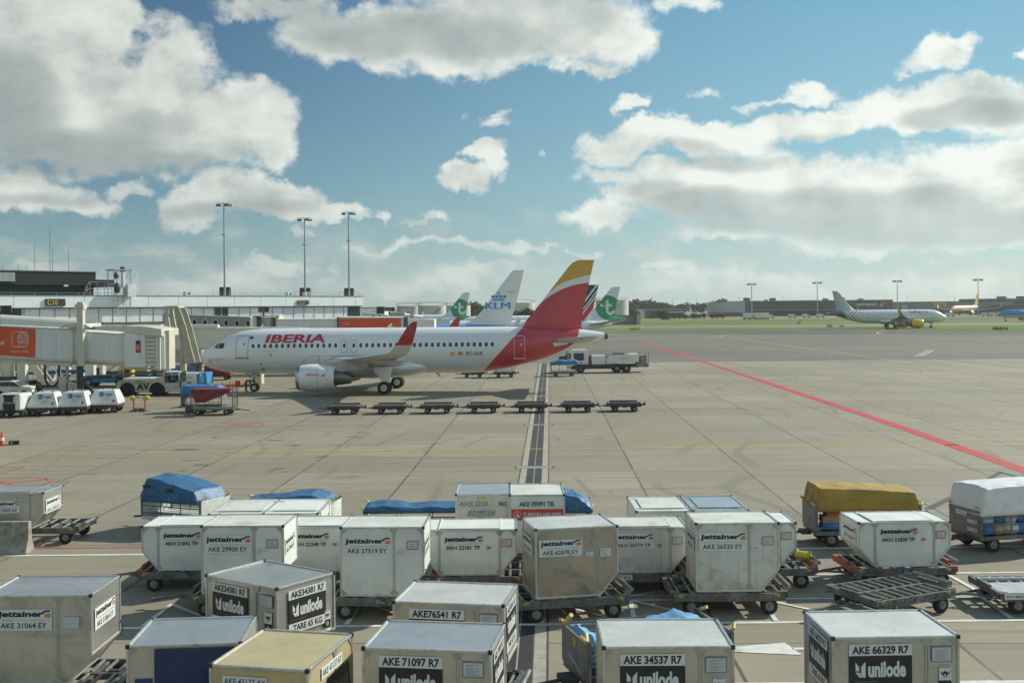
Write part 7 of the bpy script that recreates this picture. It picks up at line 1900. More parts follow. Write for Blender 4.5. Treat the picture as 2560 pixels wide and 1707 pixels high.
b = MB(); b.text('POWERPLUS', (-.36, -.636, 1.0), (1, 0, 0), (0, 0, 1), .66, .11, 0); b.flat([(-.42+.1*math.cos(R(k)), -.637, .64+.1*math.sin(R(k))) for k in range(0, 360, 30)], 1); b.obj('decal', [M_PLATE, M_IBR], r)
b = MB(); b.box(-.95, .95, -.5, 1.2, .30, .50); b.bar((.2, -.5, .35), (.7, -1.2, .18), .08); b.obj('chassis', M_STLD, r)
for x in (-.78, .80):
    for y in (-.2, .95): wheel(r, (x, y, .27), .27, .2)

# white small hatchback, cut by the left edge
def car(loc, rz, label, m=M_VW):
    r = thing('parked_car', loc, rz, label, 'car')
    L = 3.73
    side = [(0, .42), (0, .78), (.05, .90), (.25, .97), (.95, 1.02), (1.6, 1.42), (2.0, 1.50), (3.0, 1.49), (3.4, 1.40), (3.66, 1.05), (3.73, .85), (3.70, .38), (3.2, .28), (.4, .28)]
    b = MB(); b.loft([[(x, y*(1 if z < 1.0 else .86), z) for x, z in side] for y in (-.79, 0, .79)]); b.obj('body', m, r, bevel=.06, smooth=40)
    for s in (-1, 1):
        b = MB(); 
        for pts in ([(1.12, 1.04), (1.62, 1.37), (1.98, 1.42), (1.98, 1.04)], [(2.05, 1.04), (2.05, 1.42), (2.85, 1.41), (2.95, 1.05)], [(3.02, 1.07), (2.95, 1.38), (3.2, 1.34), (3.35, 1.12)]):
            b.prism(pts, 'y', s*.70, s*.745)
        b.obj('side_window', M_GLS, r)
        b = MB()
        for x in (.72, 2.98): b.prism([(x-.40, .28)]+[(x-.40*math.cos(R(k)), .30+.40*math.sin(R(k))) for k in range(0, 181, 20)]+[(x+.40, .28)], 'y', s*.775, s*.80)
        b.box(1.1, 2.6, s*.78 if s > 0 else s*.80, s*.80 if s > 0 else s*.78, .26, .42); b.obj('wheel_arch', M_BLK, r)
        b = MB(); b.box(-.03, .16, s*.42 if s > 0 else s*.74, s*.74 if s > 0 else s*.42, .80, .89); b.obj('headlight', M_LAMP, r, bevel=.02)
        b = MB(); b.box(1.18, 1.34, s*.80 if s > 0 else s*.95, s*.95 if s > 0 else s*.80, 1.02, 1.14); b.obj('wing_mirror', M_BLK, r, bevel=.03)
        for x in (.72, 2.98): wheel(r, (x, s*.70, .31), .31, .19)
        b = MB(); b.text('ADMARE', (1.15, s*.805, .62), (1 if s < 0 else -1, 0, 0), (0, 0, 1), .9, .12) if 0 else b.box(1.2, 1.9, s*.796 if s > 0 else s*.80, s*.80 if s > 0 else s*.796, .60, .66); b.obj('decal_stripe', M_IBR, r)
    b = MB(); b.flat([(1.02, -.60, 1.06), (1.02, .60, 1.06), (1.60, .58, 1.425), (1.60, -.58, 1.425)]); o = b.obj('windscreen', M_GLS, r); o.location = (-.035, 0, .035)
    b = MB(); b.box(-.03, .0, -.5, .5, .74, .80); b.box(-.035, .02, -.72, .72, .38, .52); b.obj('grille', M_BLK, r)
    b = MB(); b.box(-.05, -.036, -.26, .26, .56, .66); b.obj('number_plate', mat('yellow_number_plate', (.65, .45, .03), .5), r)
    b = MB()
    for s in (-1, 1): b.bar((1.9, s*.62, 1.55), (3.1, s*.62, 1.54), .04)
    b.obj('roof_rail', M_BLK, r)
    return r
car((P(87, 970, 98)[0], 98.3), R(180-4), 'white hatchback car cut by the left edge, yellow number plate')
# pushback tractor
r = thing('pushback_tug', (P(292, 960, 99.5)[0]+.1, 100.2), 0, 'dirty white aircraft tug lettered AV with big wheels and an open cab', 'aircraft tug')
body_p = [(0, .42), (0, 1.05), (.12, 1.22), (.62, 1.46), (2.3, 1.50), (4.15, 1.60), (4.15, .62), (4.9, .62), (5.72, .60), (5.72, .32), (2.0, .30), (.4, .30)]
b = MB(); b.prism(body_p, 'y', -1.15, 1.15); b.obj('body', M_VWD, r, bevel=.05)
b = MB()
for x in (.98, 3.62): b.prism([(x-.72, .28)]+[(x-.72*math.cos(R(k)), .45+.72*math.sin(R(k))) for k in range(0, 181, 15)]+[(x+.72, .28)], 'y', -1.162, -1.10)
b.obj('wheel_arch', M_BLK, r)
for x in (.98, 3.62):
    for s in (-1, 1): wheel(r, (x, s*.98, .60), .60, .48).children[0].data.materials[0] = M_TYRE
b = MB(); b.box(4.15, 5.65, -1.12, 1.12, .62, 1.12); b.obj('cab_base', M_VWD, r, bevel=.04)
b = MB()
for x in (4.20, 5.60):
    for y in (-1.05, 1.05): b.bar((x, y, 1.1), (x-(.1 if x > 5 else 0), y, 2.05), .11)
b.box(4.12, 5.6, -1.1, 1.1, 2.02, 2.10); b.bar((4.2, -1.05, 1.85), (5.5, -1.05, 1.85), .06); b.obj('cab_frame', M_VWD, r, bevel=.02)
b = MB(); b.box(5.50, 5.53, -1.0, 1.0, 1.14, 2.0); b.box(4.22, 4.25, -1.0, 1.0, 1.5, 2.0); b.obj('cab_window', M_GLS, r)
b = MB(); b.box(4.5, 5.0, -.8, -.2, 1.1, 1.3); b.box(4.45, 4.55, -.8, -.2, 1.3, 1.75); b.obj('driver_seat', M_BLK, r, bevel=.04)
b = MB(); b.text('AV', (1.80, -1.156, .50), (1, 0, 0), (0, 0, 1), 1.15, .66, 0, bold=.05); b.text('TREPEL', (1.72, -1.156, 1.24), (1, 0, 0), (0, 0, 1), .62, .11, 0, bold=.02); b.box(1.65, 3.0, -1.158, -1.152, 1.12, 1.15, 1)
b.obj('lettering', [M_BLKI, M_IBR], r)
b = MB(); b.box(5.72, 5.98, -1.1, 1.1, .4, .6); b.cyl((5.72, -1.2, .7), (5.72, -1.2, 1.3), .07, n=8); b.box(-.3, 0, -.3, .3, .45, .7); b.obj('bumper', M_BLK, r)
b = MB(); b.box(.5, 2.9, -.9, .9, 1.48, 1.56); b.obj('hood_plate', M_VW, r, bevel=.03)
b = MB(); b.cyl((4.4, -1.0, 2.1), (4.4, -1.0, 2.25), .07, n=8); b.obj('beacon', M_AMB, r)
# blue ended 7400 unit behind
r = thing('air_start_unit', (P(455, 950, 108)[0], 108), R(0), 'white generator unit with a bright blue end, behind the tug', 'generator')
zt_ = P(480, 931, 108)[1]
b = MB(); b.box(0, 1.75, -1.1, 1.1, .45, zt_); b.obj('housing', M_VW, r, bevel=.04)
b = MB(); b.prism([(1.75, .45), (2.75, .45), (2.65, zt_+.02), (1.85, zt_+.02)], 'y', -1.12, 1.12); b.obj('end_hood', M_VB, r, bevel=.05)
b = MB(); b.box(.1, 1.7, -1.13, -1.11, zt_-.75, zt_-.03, 0); b.box(.5, .75, -1.14, -1.131, zt_-.55, zt_-.28, 1); b.text('7400', (.80, -1.142, zt_-.52), (1, 0, 0), (0, 0, 1), .46, .17, 1); b.box(.3, 1.2, -1.145, -1.11, zt_-.95, zt_-.83, 2); b.obj('decal', [M_PLATE, mat('slate_decal_ink', (.08, .10, .13), .5), M_BLK], r)
b = MB(); b.prism([(1.95, .6), (2.45, .6), (2.4, zt_-.15), (2.05, zt_-.15)], 'y', -1.135, -1.12); b.box(2.05, 2.25, -1.15, -1.13, 1.2, 1.5, 1); b.obj('side_decal', [mat('pale_blue_film', (.18, .42, .66), .5), M_WHI], r)
for x in (.5, 2.2):
    for s in (-1, 1): wheel(r, (x, s*.9, .3), .3, .25)
# cones, towbar
def cone(loc, label, h=.62, group='traffic cones by the nose wheel'):
    r = thing('traffic_cone', loc, 0, label, 'traffic cone', group); k = h/.62
    b = MB(); b.box(-.18*k, .18*k, -.18*k, .18*k, 0, .03*k); b.obj('base', M_BLK, r)
    b = MB(); n = 14
    prof = [(.14, .03, 0), (.105, .22, 0), (.075, .36, 1), (.06, .45, 0), (.03, .62, 0)]
    for (r0, z0, _), (r1, z1, mi) in zip(prof, prof[1:]): b.cyl((0, 0, z0*k), (0, 0, z1*k), r0*k, r1*k, n=n, mi=mi, caps=False)
    b.cyl((0, 0, .615*k), (0, 0, .62*k), .03*k, n=n); b.obj('cone', [mat('orange_red_cone', (.72, .09, .03), .5), M_PLATE], r, smooth=40); return r
c0 = cone((P(557, 960, 108)[0], 108), 'orange cone left of the two others by the nose wheel')
dup(c0, (P(573, 960, 108)[0], 108.3), 0, 'orange cone in the middle of the three by the nose wheel'); dup(c0, (P(584, 960, 108)[0], 107.7), 0, 'orange cone nearest the nose wheel of the three')
gx_, gy_ = G(5, 1113)
dup(c0, (gx_, gy_), 0, 'large orange cone at the left edge beside a black weight', 'cone at the left edge', scale=1.25)
b = MB(); b.box(-.28, .28, -.16, .16, 0, .22, 0); b.box(-.2, -.05, -.165, .165, .05, .18, 1); b.obj('cone_weight', [M_BLK, M_VY], loc=(gx_+.55, gy_+.3, 0), rz=R(20), bevel=.03, label='black and yellow rubber weight beside the left edge cone', cat='weight')
b = MB(); x0 = P(536, 968, 104)[0]; x1 = P(628, 968, 104)[0]; b.cyl((0, 0, .62), (x1-x0, -.1, .50), .07, n=8, mi=0); b.box(x1-x0-1.35, x1-x0-.85, -.2, .15, .60, .98, 1); b.box(.9, 1.1, -.4, .4, .25, .6, 0); b.obj('tow_bar', [mat('rusty_orange_steel', (.30, .13, .04), .6, var=.2), mat('red_box_paint', (.62, .07, .03), .5)], loc=(x0, 103.6, 0), label='rusty orange towbar with a red box reaching the nose wheel', cat='towbar')
# nose down low red cart behind the nose
r = thing('baggage_cart', (P(545, 935, 121)[0], 121), R(0), 'low cart under a dark red tarpaulin sloping down to the right, behind the nose', 'baggage cart', 'baggage carts')
b = MB(); b.box(-1.4, 1.5, -.7, .7, .42, .56); b.obj('deck', M_STLD, r)
tarp(r, [(-1.35, 1.85), (-.9, 1.75), (0, 1.45), (.8, 1.22), (1.5, 1.05)], -.75, .75, .52, M_TRED, amp=.04, seed=11, nx=30, ny=14)
for x in (-.9, 1.0):
    for s in (-1, 1): wheel(r, (x, s*.6, .24), .24, .16)
# dark blue/red carts in the middle left
c = cart((P(506, 1000, 82.8)[0], 83.2), R(0), 'cart under a tall blue tarpaulin, just behind the red tarpaulin cart', L=3.0, Wd=1.4, zt=1.5, panel=M_PANG, rails=3)
tarp(c, [(-1.5, 1.85), (-1.35, 1.96), (0, 1.95), (1.2, 1.92), (1.5, 1.7)], -.72, .72, 1.15, mat('cobalt_tarpaulin', (.035, .17, .40), .5, var=.2, scale=3, bump=.4), amp=.05, seed=12, nx=36, ny=16, soft=.2)
c = cart((P(535, 1000, 80.6)[0], 80.7), R(3), 'wire sided cart with a dark red tarpaulin hung across its front', L=3.05, Wd=1.5, zt=1.84, panel=M_STL, rails=2, end_solid=False, draw=1, handles=False)
b = MB(); rows = []
for i in range(25):
    t = i/24; x = -1.42+2.75*t; drop = 1.05*min(1, t/.10)**.6*(1 if t < .35 else max(.30, 1-(t-.35)*1.15))
    if i == 0: drop = .25
    rows.append([(x+.02*math.sin(i*1.7+j), -.77-.03*math.sin(i*1.1+j*.8)-.04*math.sin(j*1.3+i*.3), 1.87-drop*.88*j/7) for j in range(8)])
b.loft(rows, caps=(False, False), close=False); o = b.obj('tarp', M_TRED, c, smooth=60); o.modifiers.new('thick', 'SOLIDIFY').thickness = .02
b = MB(); b.box(-1.45, 1.4, -.76, .76, 1.84, 1.89); b.obj('tarp', M_TRED, c)
# yellow plug stand
r = thing('cable_stand', (P(349, 1010, 83.7)[0], 83.7), 0, 'wheeled stand on two posts holding yellow cable heads', 'cable stand')
for s in (-1, 1):
    b = MB(); b.box(s*.42-.05, s*.42+.05, -.05, .05, .12, .95); b.obj('post', mat('red_white_post', (.45, .10, .10), .5, var=.4, scale=9), r)
    b = MB(); b.ball((s*.55, -.05, 1.03), (.24, .20, .19)); b.ball((s*.42, -.1, .90), (.14, .12, .13)); b.cyl((s*.60, -.1, .9), (s*.66, -.12, .65), .02, n=6); b.obj('cable_head', M_VY, r, smooth=60)
    b = MB(); b.box(s*.42-.18, s*.42+.18, -.45, .45, .02, .12); b.obj('foot', M_STL, r)
b = MB(); b.cyl((-.4, 0, 1.08), (.4, 0, 1.08), .07, n=8); b.ball((0, 0, 1.08), (.2, .12, .10)); b.obj('crossbar', M_VWD, r, smooth=50)
for x in (-.22, .08, .30): wheel(r, (x, -.3, .14), .14, .08)
# truck right of the tail, cart in front of it
r = thing('service_truck', (P(1420, 900, 128.5)[0], 128.4), R(1.5), 'white service truck with a hi-vis driver and long flat tank body', 'truck')
b = MB(); b.prism([(0, .55), (-.02, 1.35), (.12, 2.35), (.35, 2.62), (2.05, 2.66), (2.15, 2.5), (2.2, .62), (2.1, .45)], 'y', -1.12, 1.12); b.obj('cab', M_VW, r, bevel=.06)
b = MB(); b.flat([(.0, -.98, 1.40), (.0, .98, 1.40), (.13, .95, 2.30), (.13, -.95, 2.30)]); b.obj('windscreen', M_GLS, r).location = (-.03, 0, 0)
b = MB(); b.prism([(.62, 1.35), (.55, 2.25), (1.72, 2.28), (1.72, 1.45)], 'y', -1.14, -1.10); b.obj('side_window', M_GLS, r)
b = MB(); b.prism([(.2, .42), (2.3, .42), (2.3, .98), (2.1, 1.0), (.9, 1.0), (.2, .7)], 'y', -1.135, -1.121); b.box(.9, 8.0, -.95, .95, .58, .92); b.box(2.3, 5.6, -1.1, -.9, .45, .95); b.obj('chassis', mat('dark_grey_chassis', (.045, .047, .05), .6, var=.15), r)
b = MB(); b.box(2.6, 4.2, -1.15, 1.15, .95, 1.95); b.prism([(4.25, .98), (8.0, 1.20), (8.0, 2.12), (4.3, 1.98)], 'y', -1.12, 1.12); b.obj('tank_body', M_VW, r, bevel=.05)
b = MB(); b.box(4.4, 8.0, -1.0, 1.0, 2.0, 2.08); b.box(5.2, 6.4, -.6, .6, 2.08, 2.22); b.box(2.4, 2.6, -.9, .9, 1.0, 2.05); b.obj('deck_rail', M_STL, r)
b = MB(); b.prism([(7.6, .75), (9.1, .62), (9.1, 1.05), (8.0, 1.2)], 'y', -1.0, 1.0); b.box(8.15, 9.1, -1.0, 1.0, .6, .75); b.box(8.2, 8.9, -1.0, .9, 1.05, 1.95); b.bar((8.2, -1.0, 2.1), (7.9, -1.0, 2.4), .07); b.bar((9.1, -1.0, .6), (9.1, -1.0, 2.2), .05); b.bar((8.5, -1, 1.9), (8.9, -1, 2.35), .05); b.obj('rear_equipment', mat('bare_grey_metal', (.24, .24, .22), .5, .4, var=.25), r)
b = MB(); b.box(4.32, 4.5, -1.14, -1.12, 1.72, 1.86, 0); b.box(6.0, 6.8, -1.14, -1.125, 1.6, 1.66, 1); b.box(.6, 1.6, -1.14, -1.122, 1.08, 1.2, 2); b.obj('decal', [M_NAVY, M_GREYI, M_VB], r)
b = MB(); b.box(-.08, .0, -1.0, 1.0, .5, .8); b.obj('bumper', M_VWD, r)
for x in (1.35, 5.5, 6.6):
    for s in (-1, 1): wheel(r, (x, s*.95, .46), .46, .34)
for s in (-1, 1):
    b = MB(); b.box(.05, .2, s*1.16-.1, s*1.16+.1, 1.6, 2.2); b.obj('wing_mirror', M_BLK, r)
xx = P(1420, 900, 128.5)[0]
dv = person((xx+1.15, 127.75, .95), R(-90), 'person in a hi-vis vest at the wheel of the white service truck', dict(SIT), M_NAVYC, M_NAVYC, vest=M_HIVIS)
c = cart((P(1409, 930, 122)[0], 122.2), 0, 'cart with slumped blue tarpaulin in front of the service truck', L=2.75, Wd=1.4, zt=1.35, panel=M_STL, rails=2, end_solid=False, handles=False)
tarp(c, [(-1.4, 1.45), (-.6, 1.75), (.4, 1.65), (1.5, 1.72)], -.75, .75, 1.30, mat('cobalt_tarpaulin', (.035, .17, .40), .5), amp=.08, seed=14, nx=30, ny=14)
# dark tractor behind the tail
r = thing('baggage_tractor', (P(1395, 893, 150)[0], 147), 0, 'dark baggage tractor half hidden behind the tail and the service truck', 'tractor')
b = MB(); b.prism([(0, .4), (0, 1.0), (.9, 1.1), (1.0, 1.35), (2.0, 1.35), (2.4, .9), (2.5, .4)], 'y', -.7, .7); b.obj('body', M_STLD, r, bevel=.05)
b = MB(); b.box(.9, 1.9, -.65, .65, 1.95, 2.02)
for x in (.95, 1.85):
    for y in (-.6, .6): b.bar((x, y, 1.3), (x, y, 2.0), .06)
b.obj('cab_frame', M_BLK, r)
for x in (.45, 2.0):
    for s in (-1, 1): wheel(r, (x, s*.6, .3), .3, .25)

# ---- clutter under the bridges
def bags_cart(px, D, label, panel=M_PANW, L=3.0, seed=0, tm=None):
    c = cart((P(px, 950, D)[0], D), R(-2), label, L=L, Wd=1.5, zt=1.35, panel=panel, rails=2, handles=False, back=False)
    tarp(c, [(-L/2-.1, 1.5), (-.4, 1.55), (.5, 1.5), (L/2+.1, 1.58)], -.78, .78, 1.32, tm or mat('navy_tarpaulin', (.025, .085, .22), .5, var=.25, bump=.4), amp=.05, seed=seed, nx=26, ny=12); return c
bags_cart(87, 112, 'cart with a flat blue cover, left of the hose loop under the near bridge', seed=21)
bags_cart(168, 114, 'cart with a flat blue cover, behind the dark lift legs', seed=22)
# long blue loader
r = thing('belt_loader', (P(206, 960, 112)[0], 112), 0, 'long blue container loader with a low deck, behind the white tug', 'loader')
b = MB(); b.box(0, 6.2, -1.2, 1.2, .42, .92); b.box(5.9, 9.6, -1.1, 1.1, .5, 1.0); b.obj('body', M_VBD, r, bevel=.05)
b = MB(); b.loft([[(0, -1.2, .925), (0, 1.2, .925), (0, 1.2, 1.05), (0, -1.2, 1.05)], [(10.5, -1.1, 1.45), (10.5, 1.1, 1.45), (10.5, 1.1, 1.6), (10.5, -1.1, 1.6)]]); b.obj('conveyor_deck', mat('green_grey_deck', (.09, .11, .09), .6, .2, var=.3, scale=3), r)
b = MB(); b.box(9.2, 11.2, -1.15, 1.15, 1.2, 2.0); b.obj('front_box', M_VB, r, bevel=.06)
b = MB(); b.box(5.2, 6.2, -1.21, -1.202, .55, .78); b.obj('decal', mat('pale_blue_film', (.18, .42, .66), .5), r)
for x in (1.0, 4.15, 8.6):
    for s in (-1, 1): wheel(r, (x, s*1.05, .48), .48, .35)
# yellow platform stairs
r = thing('access_platform', (P(212, 940, 130)[0], 130), 0, 'yellow railed access platform with stairs behind the lift legs', 'access platform')
b = MB(); z0 = 1.5
for x in (0, .9, 1.8, 2.7):
    for y in (-.6, .6): b.bar((x, y, 0), (x, y, 2.55 if x > .5 else 2.2), .08)
for z in (1.5, 2.0, 2.5): b.bar((.9, -.6, z), (2.7, -.6, z), .08); b.bar((.9, .6, z), (2.7, .6, z), .08)
b.bar((-.6, -.6, .9), (.9, -.6, 2.5), .08); b.bar((-.6, -.6, .3), (.9, -.6, 1.5), .10); b.bar((-.3, .6, .9), (.9, .6, 2.5), .08); b.bar((0, -.6, .6), (2.7, -.6, 1.4), .06); b.obj('railing', M_VY, r)
b = MB(); b.box(.8, 2.8, -.65, .65, 1.42, 1.5); b.obj('platform', M_STL, r)
b = MB(); b.box(.6, 1.6, -.8, .5, .35, 1.3); b.obj('engine_box', M_VW, r, bevel=.06)
b = MB(); b.box(.75, 1.45, -.82, -.80, .5, 1.0); b.obj('grille', M_BLK, r)
for x in (.2, 2.5):
    for s in (-1, 1): wheel(r, (x, s*.6, .28), .28, .2)
# white conveyors
for k, (px, D, lab) in enumerate(((272, 126, 'pale conveyor belt slanting up to the right, behind the tug'), (300, 128, 'second pale conveyor slanting up beside the person in hi-vis'))):
    r = thing('conveyor', (P(px, 940, D)[0], D), 0, lab, 'conveyor', 'pale belt conveyors')
    b = MB(); b.loft([[(x, -.4, z), (x, .4, z), (x, .4, z+.28), (x, -.4, z+.28)] for x, z in ((0, .8), (3.2, 3.2))]); b.obj('belt_frame', M_VW, r)
    b = MB(); b.loft([[(x, -.3, z+.285), (x, .3, z+.285), (x, .3, z+.32), (x, -.3, z+.32)] for x, z in ((.05, .8), (3.15, 3.2))]); b.obj('belt', M_BLK, r)
    b = MB(); b.box(-.3, 1.2, -.5, .5, .3, .75); b.bar((2.2, 0, .3), (2.2, 0, 2.5), .1); b.obj('base', M_VBD if k else M_STLD, r)
    b = MB(); b.bar((0, -.45, 1.4), (2.8, -.45, 3.5), .06); b.bar((0, -.45, .9), (0, -.45, 1.4), .06); b.obj('handrail', M_VY, r)
    for x in (0, 1.0, 2.2):
        for s in (-1, 1): wheel(r, (x, s*.42, .25), .25, .15, rim=False)
b = MB(); b.box(0, 1.4, -.6, .6, 0, .75, 0); b.box(.1, 1.3, -.602, -.6, .1, .65, 0); b.bar((.1, -.55, .75), (.1, -.55, 1.15), .05); b.bar((.1, -.55, 1.15), (1.3, -.55, 1.15), .05); b.bar((1.3, -.55, .75), (1.3, -.55, 1.15), .05)
b.obj('tool_box', M_VY, loc=(P(340, 935, 122)[0], 122, 1.0), bevel=.03, label='mustard yellow box with a handle standing on the loader behind the tug', cat='box')
b = MB(); b.box(-.2, 1.6, -.7, .7, 0, .95); b.obj('loader_stand', M_VBD, loc=(P(340, 935, 122)[0], 122, 0), bevel=.03, label='low blue stand under the mustard yellow box', cat='stand')
# van behind the support column
r = thing('parked_van', (P(48, 917, 150)[0], 152), 0, 'white van half hidden behind the round support column', 'van')
b = MB(); b.prism([(0, .4), (0, 1.9), (3.3, 1.95), (4.1, 1.25), (4.6, 1.05), (4.7, .4)], 'y', -.9, .9); b.obj('body', M_VW, r, bevel=.08)
b = MB(); b.prism([(3.0, 1.2), (3.0, 1.75), (3.3, 1.75), (3.85, 1.2)], 'y', -.93, -.9); b.obj('side_window', M_GLS, r)
for x in (.9, 3.8):
    for s in (-1, 1): wheel(r, (x, s*.8, .33), .33, .2)
# mesh cage unit with an orange roof beneath the arch
r = thing('mesh_cage', (P(462, 930, 112)[0], 113.5), 0, 'grey mesh cage with a reddish top below the cream arch', 'cage')
z1 = P(480, 911, 112)[1]
b = MB()
for x in (0, .9, 1.9):
    for y in (-.8, .8): b.bar((x, y, 0), (x, y, z1), .07)
for z in (.6, 1.2, 1.8, z1): b.bar((0, -.8, z), (1.9, -.8, z), .05); b.bar((0, .8, z), (1.9, .8, z), .05)
for i in range(10): b.bar((i*.2, -.8, .5), (i*.2, -.8, z1), .025)
b.obj('frame', M_STL, r)
b = MB(); b.box(.05, 1.1, -.6, .7, .4, z1-.1); b.obj('load', mat('grey_crate_plastic', (.20, .20, .20), .7, var=.2), r)
b = MB(); b.box(-.1, 2.0, -.85, .85, z1, z1+.12); b.obj('top', mat('rust_red_sheet', (.38, .14, .07), .6, var=.15), r)
# assorted colourful bits beneath the cab end
for k, (px, py, D, w_, h_, m_, lab) in enumerate(((150, 925, 126, 2.2, 1.2, M_VW, 'white generator box behind the hose loop'), (398, 934, 118, 1.5, 1.4, M_VB, 'sky blue service unit behind the tug cab'), (436, 930, 119, 1.3, .9, mat('deep_blue_paint', (.02, .07, .25), .5), 'deep blue unit right of the sky blue one'), (365, 925, 132, 2.4, 1.0, M_VY, 'yellow equipment trolley under the bridge cab'), (225, 925, 121, 1.2, 1.5, M_VW, 'white engine box before the yellow railed platform'), (322, 925, 120, 1.0, 1.2, M_VY, 'small yellow hoist right of the conveyors'), (382, 930, 125, 1.6, 1.7, M_AMB, 'orange hoist cabinet under the cab end'), (245, 936, 122, 1.4, 1.3, M_VWD, 'white control cabinet left of the conveyors'), (190, 925, 134, 1.6, 1.8, M_CREAM, 'cream cabinet between the lift legs'))):
    x, z = P(px, py, D)
    r = thing('equipment_trolley', (x, D), 0, lab, 'equipment', 'equipment under the bridges')
    b = MB(); b.box(-w_/2, w_/2, -.5, .5, .45, .45+h_); b.obj('housing', m_, r, bevel=.08)
    b = MB(); b.box(-w_*.3, w_*.25, -.515, -.5, .6, .45+h_*.7); b.obj('panel', M_BLK if k % 2 else M_PLATE, r)
    b = MB(); b.bar((-w_/2, -.45, .45+h_), (-w_/2, -.45, .9+h_), .05); b.bar((-w_/2, -.45, .9+h_), (w_/2, -.45, .9+h_), .05); b.bar((w_/2, -.45, .9+h_), (w_/2, -.45, .45+h_), .05); b.obj('rail', M_VY if k % 2 else M_STL, r)
    for xx in (-w_*.35, w_*.35):
        for s in (-1, 1): wheel(r, (xx, s*.4, .24), .24, .15)
# ================================================================== far side of the field
# oil tanks
M_TANK = mat('white_tank_paint', (.58, .57, .52), .6, var=.04, scale=.3, dirt_or_light=(.42, .40, .34), damt=.4, dscale=.15)
def tank(px0, px1, ytop, yb, D, label, roof=8, letter=False):
    (x0, zt), (x1, _) = P(px0, ytop, D), P(px1, ytop, D); r_ = (x1-x0)/2; zb = 0
    r = thing('storage_tank', ((x0+x1)/2, D), 0, label, 'storage tank', 'white storage tanks')
    b = MB(); b.cyl((0, 0, 0), (0, 0, zt), r_, n=40); b.obj('shell', M_TANK, r, smooth=40)
    b = MB(); b.cyl((0, 0, zt+.003), (0, 0, zt+r_*.14), r_*1.01, .4, n=40); b.obj('roof', M_TANK, r, smooth=20)
    b = MB()
    for k in range(0, 360, 12): b.bar((r_*math.cos(R(k)), r_*math.sin(R(k)), zt), (r_*math.cos(R(k)), r_*math.sin(R(k)), zt+1.1), .09)
    b.loft([[(r_*math.cos(R(k)), r_*math.sin(R(k)), zt+1.1), (r_*math.cos(R(k)), r_*math.sin(R(k)), zt+1.2)] for k in range(0, 361, 12)], caps=(False, False), close=False); b.obj('roof_rail', M_GALV, r)
    b = MB(); 
    for i in range(9): a = R(-150+i*12); b.cbox((r_*1.03*math.cos(a), r_*1.03*math.sin(a), zt*(.1+.1*i)), (1.2, 1.2, .3))
    b.obj('spiral_stair', M_GALV, r)
    if letter:
        b = MB(); b.text('aircraft fuel', (.5, -r_*.96, zt*.62), (.93, .36, 0), (0, 0, 1), r_*.75, 1.3); b.obj('lettering', mat('pale_cyan_ink', (.25, .48, .55), .6), r)
    return r
tank(992, 1048, 765, 790, 420, 'white storage tank, leftmost of the three beyond the pier end')
tank(1045, 1115, 764, 795, 395, 'large white storage tank in the middle beyond the pier end')
tank(1114, 1176, 764, 796, 430, 'white storage tank behind the left green tail')
tank(1254, 1337, 757, 795, 520, 'white storage tank right of the KLM tail')
tank(1489, 1571, 750, 787, 560, 'white storage tank behind the right green tail, pale lettering on it', letter=True)
# trees
M_TRUNK = mat('tree_bark', (.10, .075, .055), .9, var=.2)
def leafmat(name, a, b_):
    m = bpy.data.materials.new(name); m.use_nodes = True; t = NT(m.node_tree); q = t.n['Principled BSDF']
    g = t.new('ShaderNodeTexCoord').outputs['Object']
    c = t.mix(t.ramp(t.noise(g, .7, 4, .7), .35, .65), a, b_); t.l.new(c, q.inputs['Base Color']); q.inputs['Roughness'].default_value = .8; q.inputs['Specular IOR Level'].default_value = .2; return m
LM = [leafmat('dark_leaves', (.045, .062, .028), (.085, .105, .045)), leafmat('olive_leaves', (.058, .066, .028), (.10, .110, .045)), leafmat('autumn_tinged_leaves', (.075, .068, .028), (.12, .105, .045))]
def make_tree(h, w, m, seed, loc, label, low=False):
    random.seed(seed); r = thing('tree', loc, random.uniform(0, 6), label, 'tree', 'trees beyond the airfield')
    b = MB(); b.cyl((0, 0, 0), (.1, 0, h*.4), .32, .2, n=7); b.cyl((.1, 0, h*.4), (0, .1, h*.8), .2, .06, n=6)
    for k in range(5):
        a = random.uniform(0, 6.3); z = h*random.uniform(.2 if low else .3, .55); b.cyl((0, 0, z), (w*.3*math.cos(a), w*.3*math.sin(a), z+h*.22), .12, .03, n=5)
    b.obj('trunk', M_TRUNK, r)
    b = MB()
    lobes = [(random.uniform(-.32, .32)*w, random.uniform(-.32, .32)*w, h*random.uniform(.25 if low else .40, .86), random.uniform(.16, .30)*w) for _ in range(13)]
    for (x, y, z, rr) in lobes:
        for _ in range(75):
            d = Vector((random.gauss(0, 1), random.gauss(0, 1), random.gauss(0, 1))).normalized()*rr*random.uniform(.45, 1.08)
            c = Vector((x, y, z))+Vector((d.x, d.y, d.z*.8)); u = Vector((random.gauss(0, 1), random.gauss(0, 1), random.gauss(0, .7))).normalized(); v = u.cross(Vector((random.gauss(0, 1), random.gauss(0, 1), random.gauss(0, 1)))).normalized()
            s = random.uniform(.28, .62)*w/9
            b.flat([c-u*s-v*s*.6, c+u*s-v*s*.5, c+u*s*.8+v*s*.6, c-u*s*.7+v*s*.7])
    b.obj('crown', m, r); return r
T = [make_tree(12, 13, LM[0], 1, P(1582, 790, 880)+() if 0 else (P(1582, 790, 880)[0], 880), 'dark broad tree directly right of the right storage tank'),
     make_tree(11, 12, LM[1], 2, (P(1640, 790, 880)[0], 880), 'olive green tree below the small crane'),
     make_tree(6, 8, LM[2], 3, (P(1584, 790, 640)[0], 640), 'small brownish bushy tree in front of the white shed', low=True)]
random.seed(5)
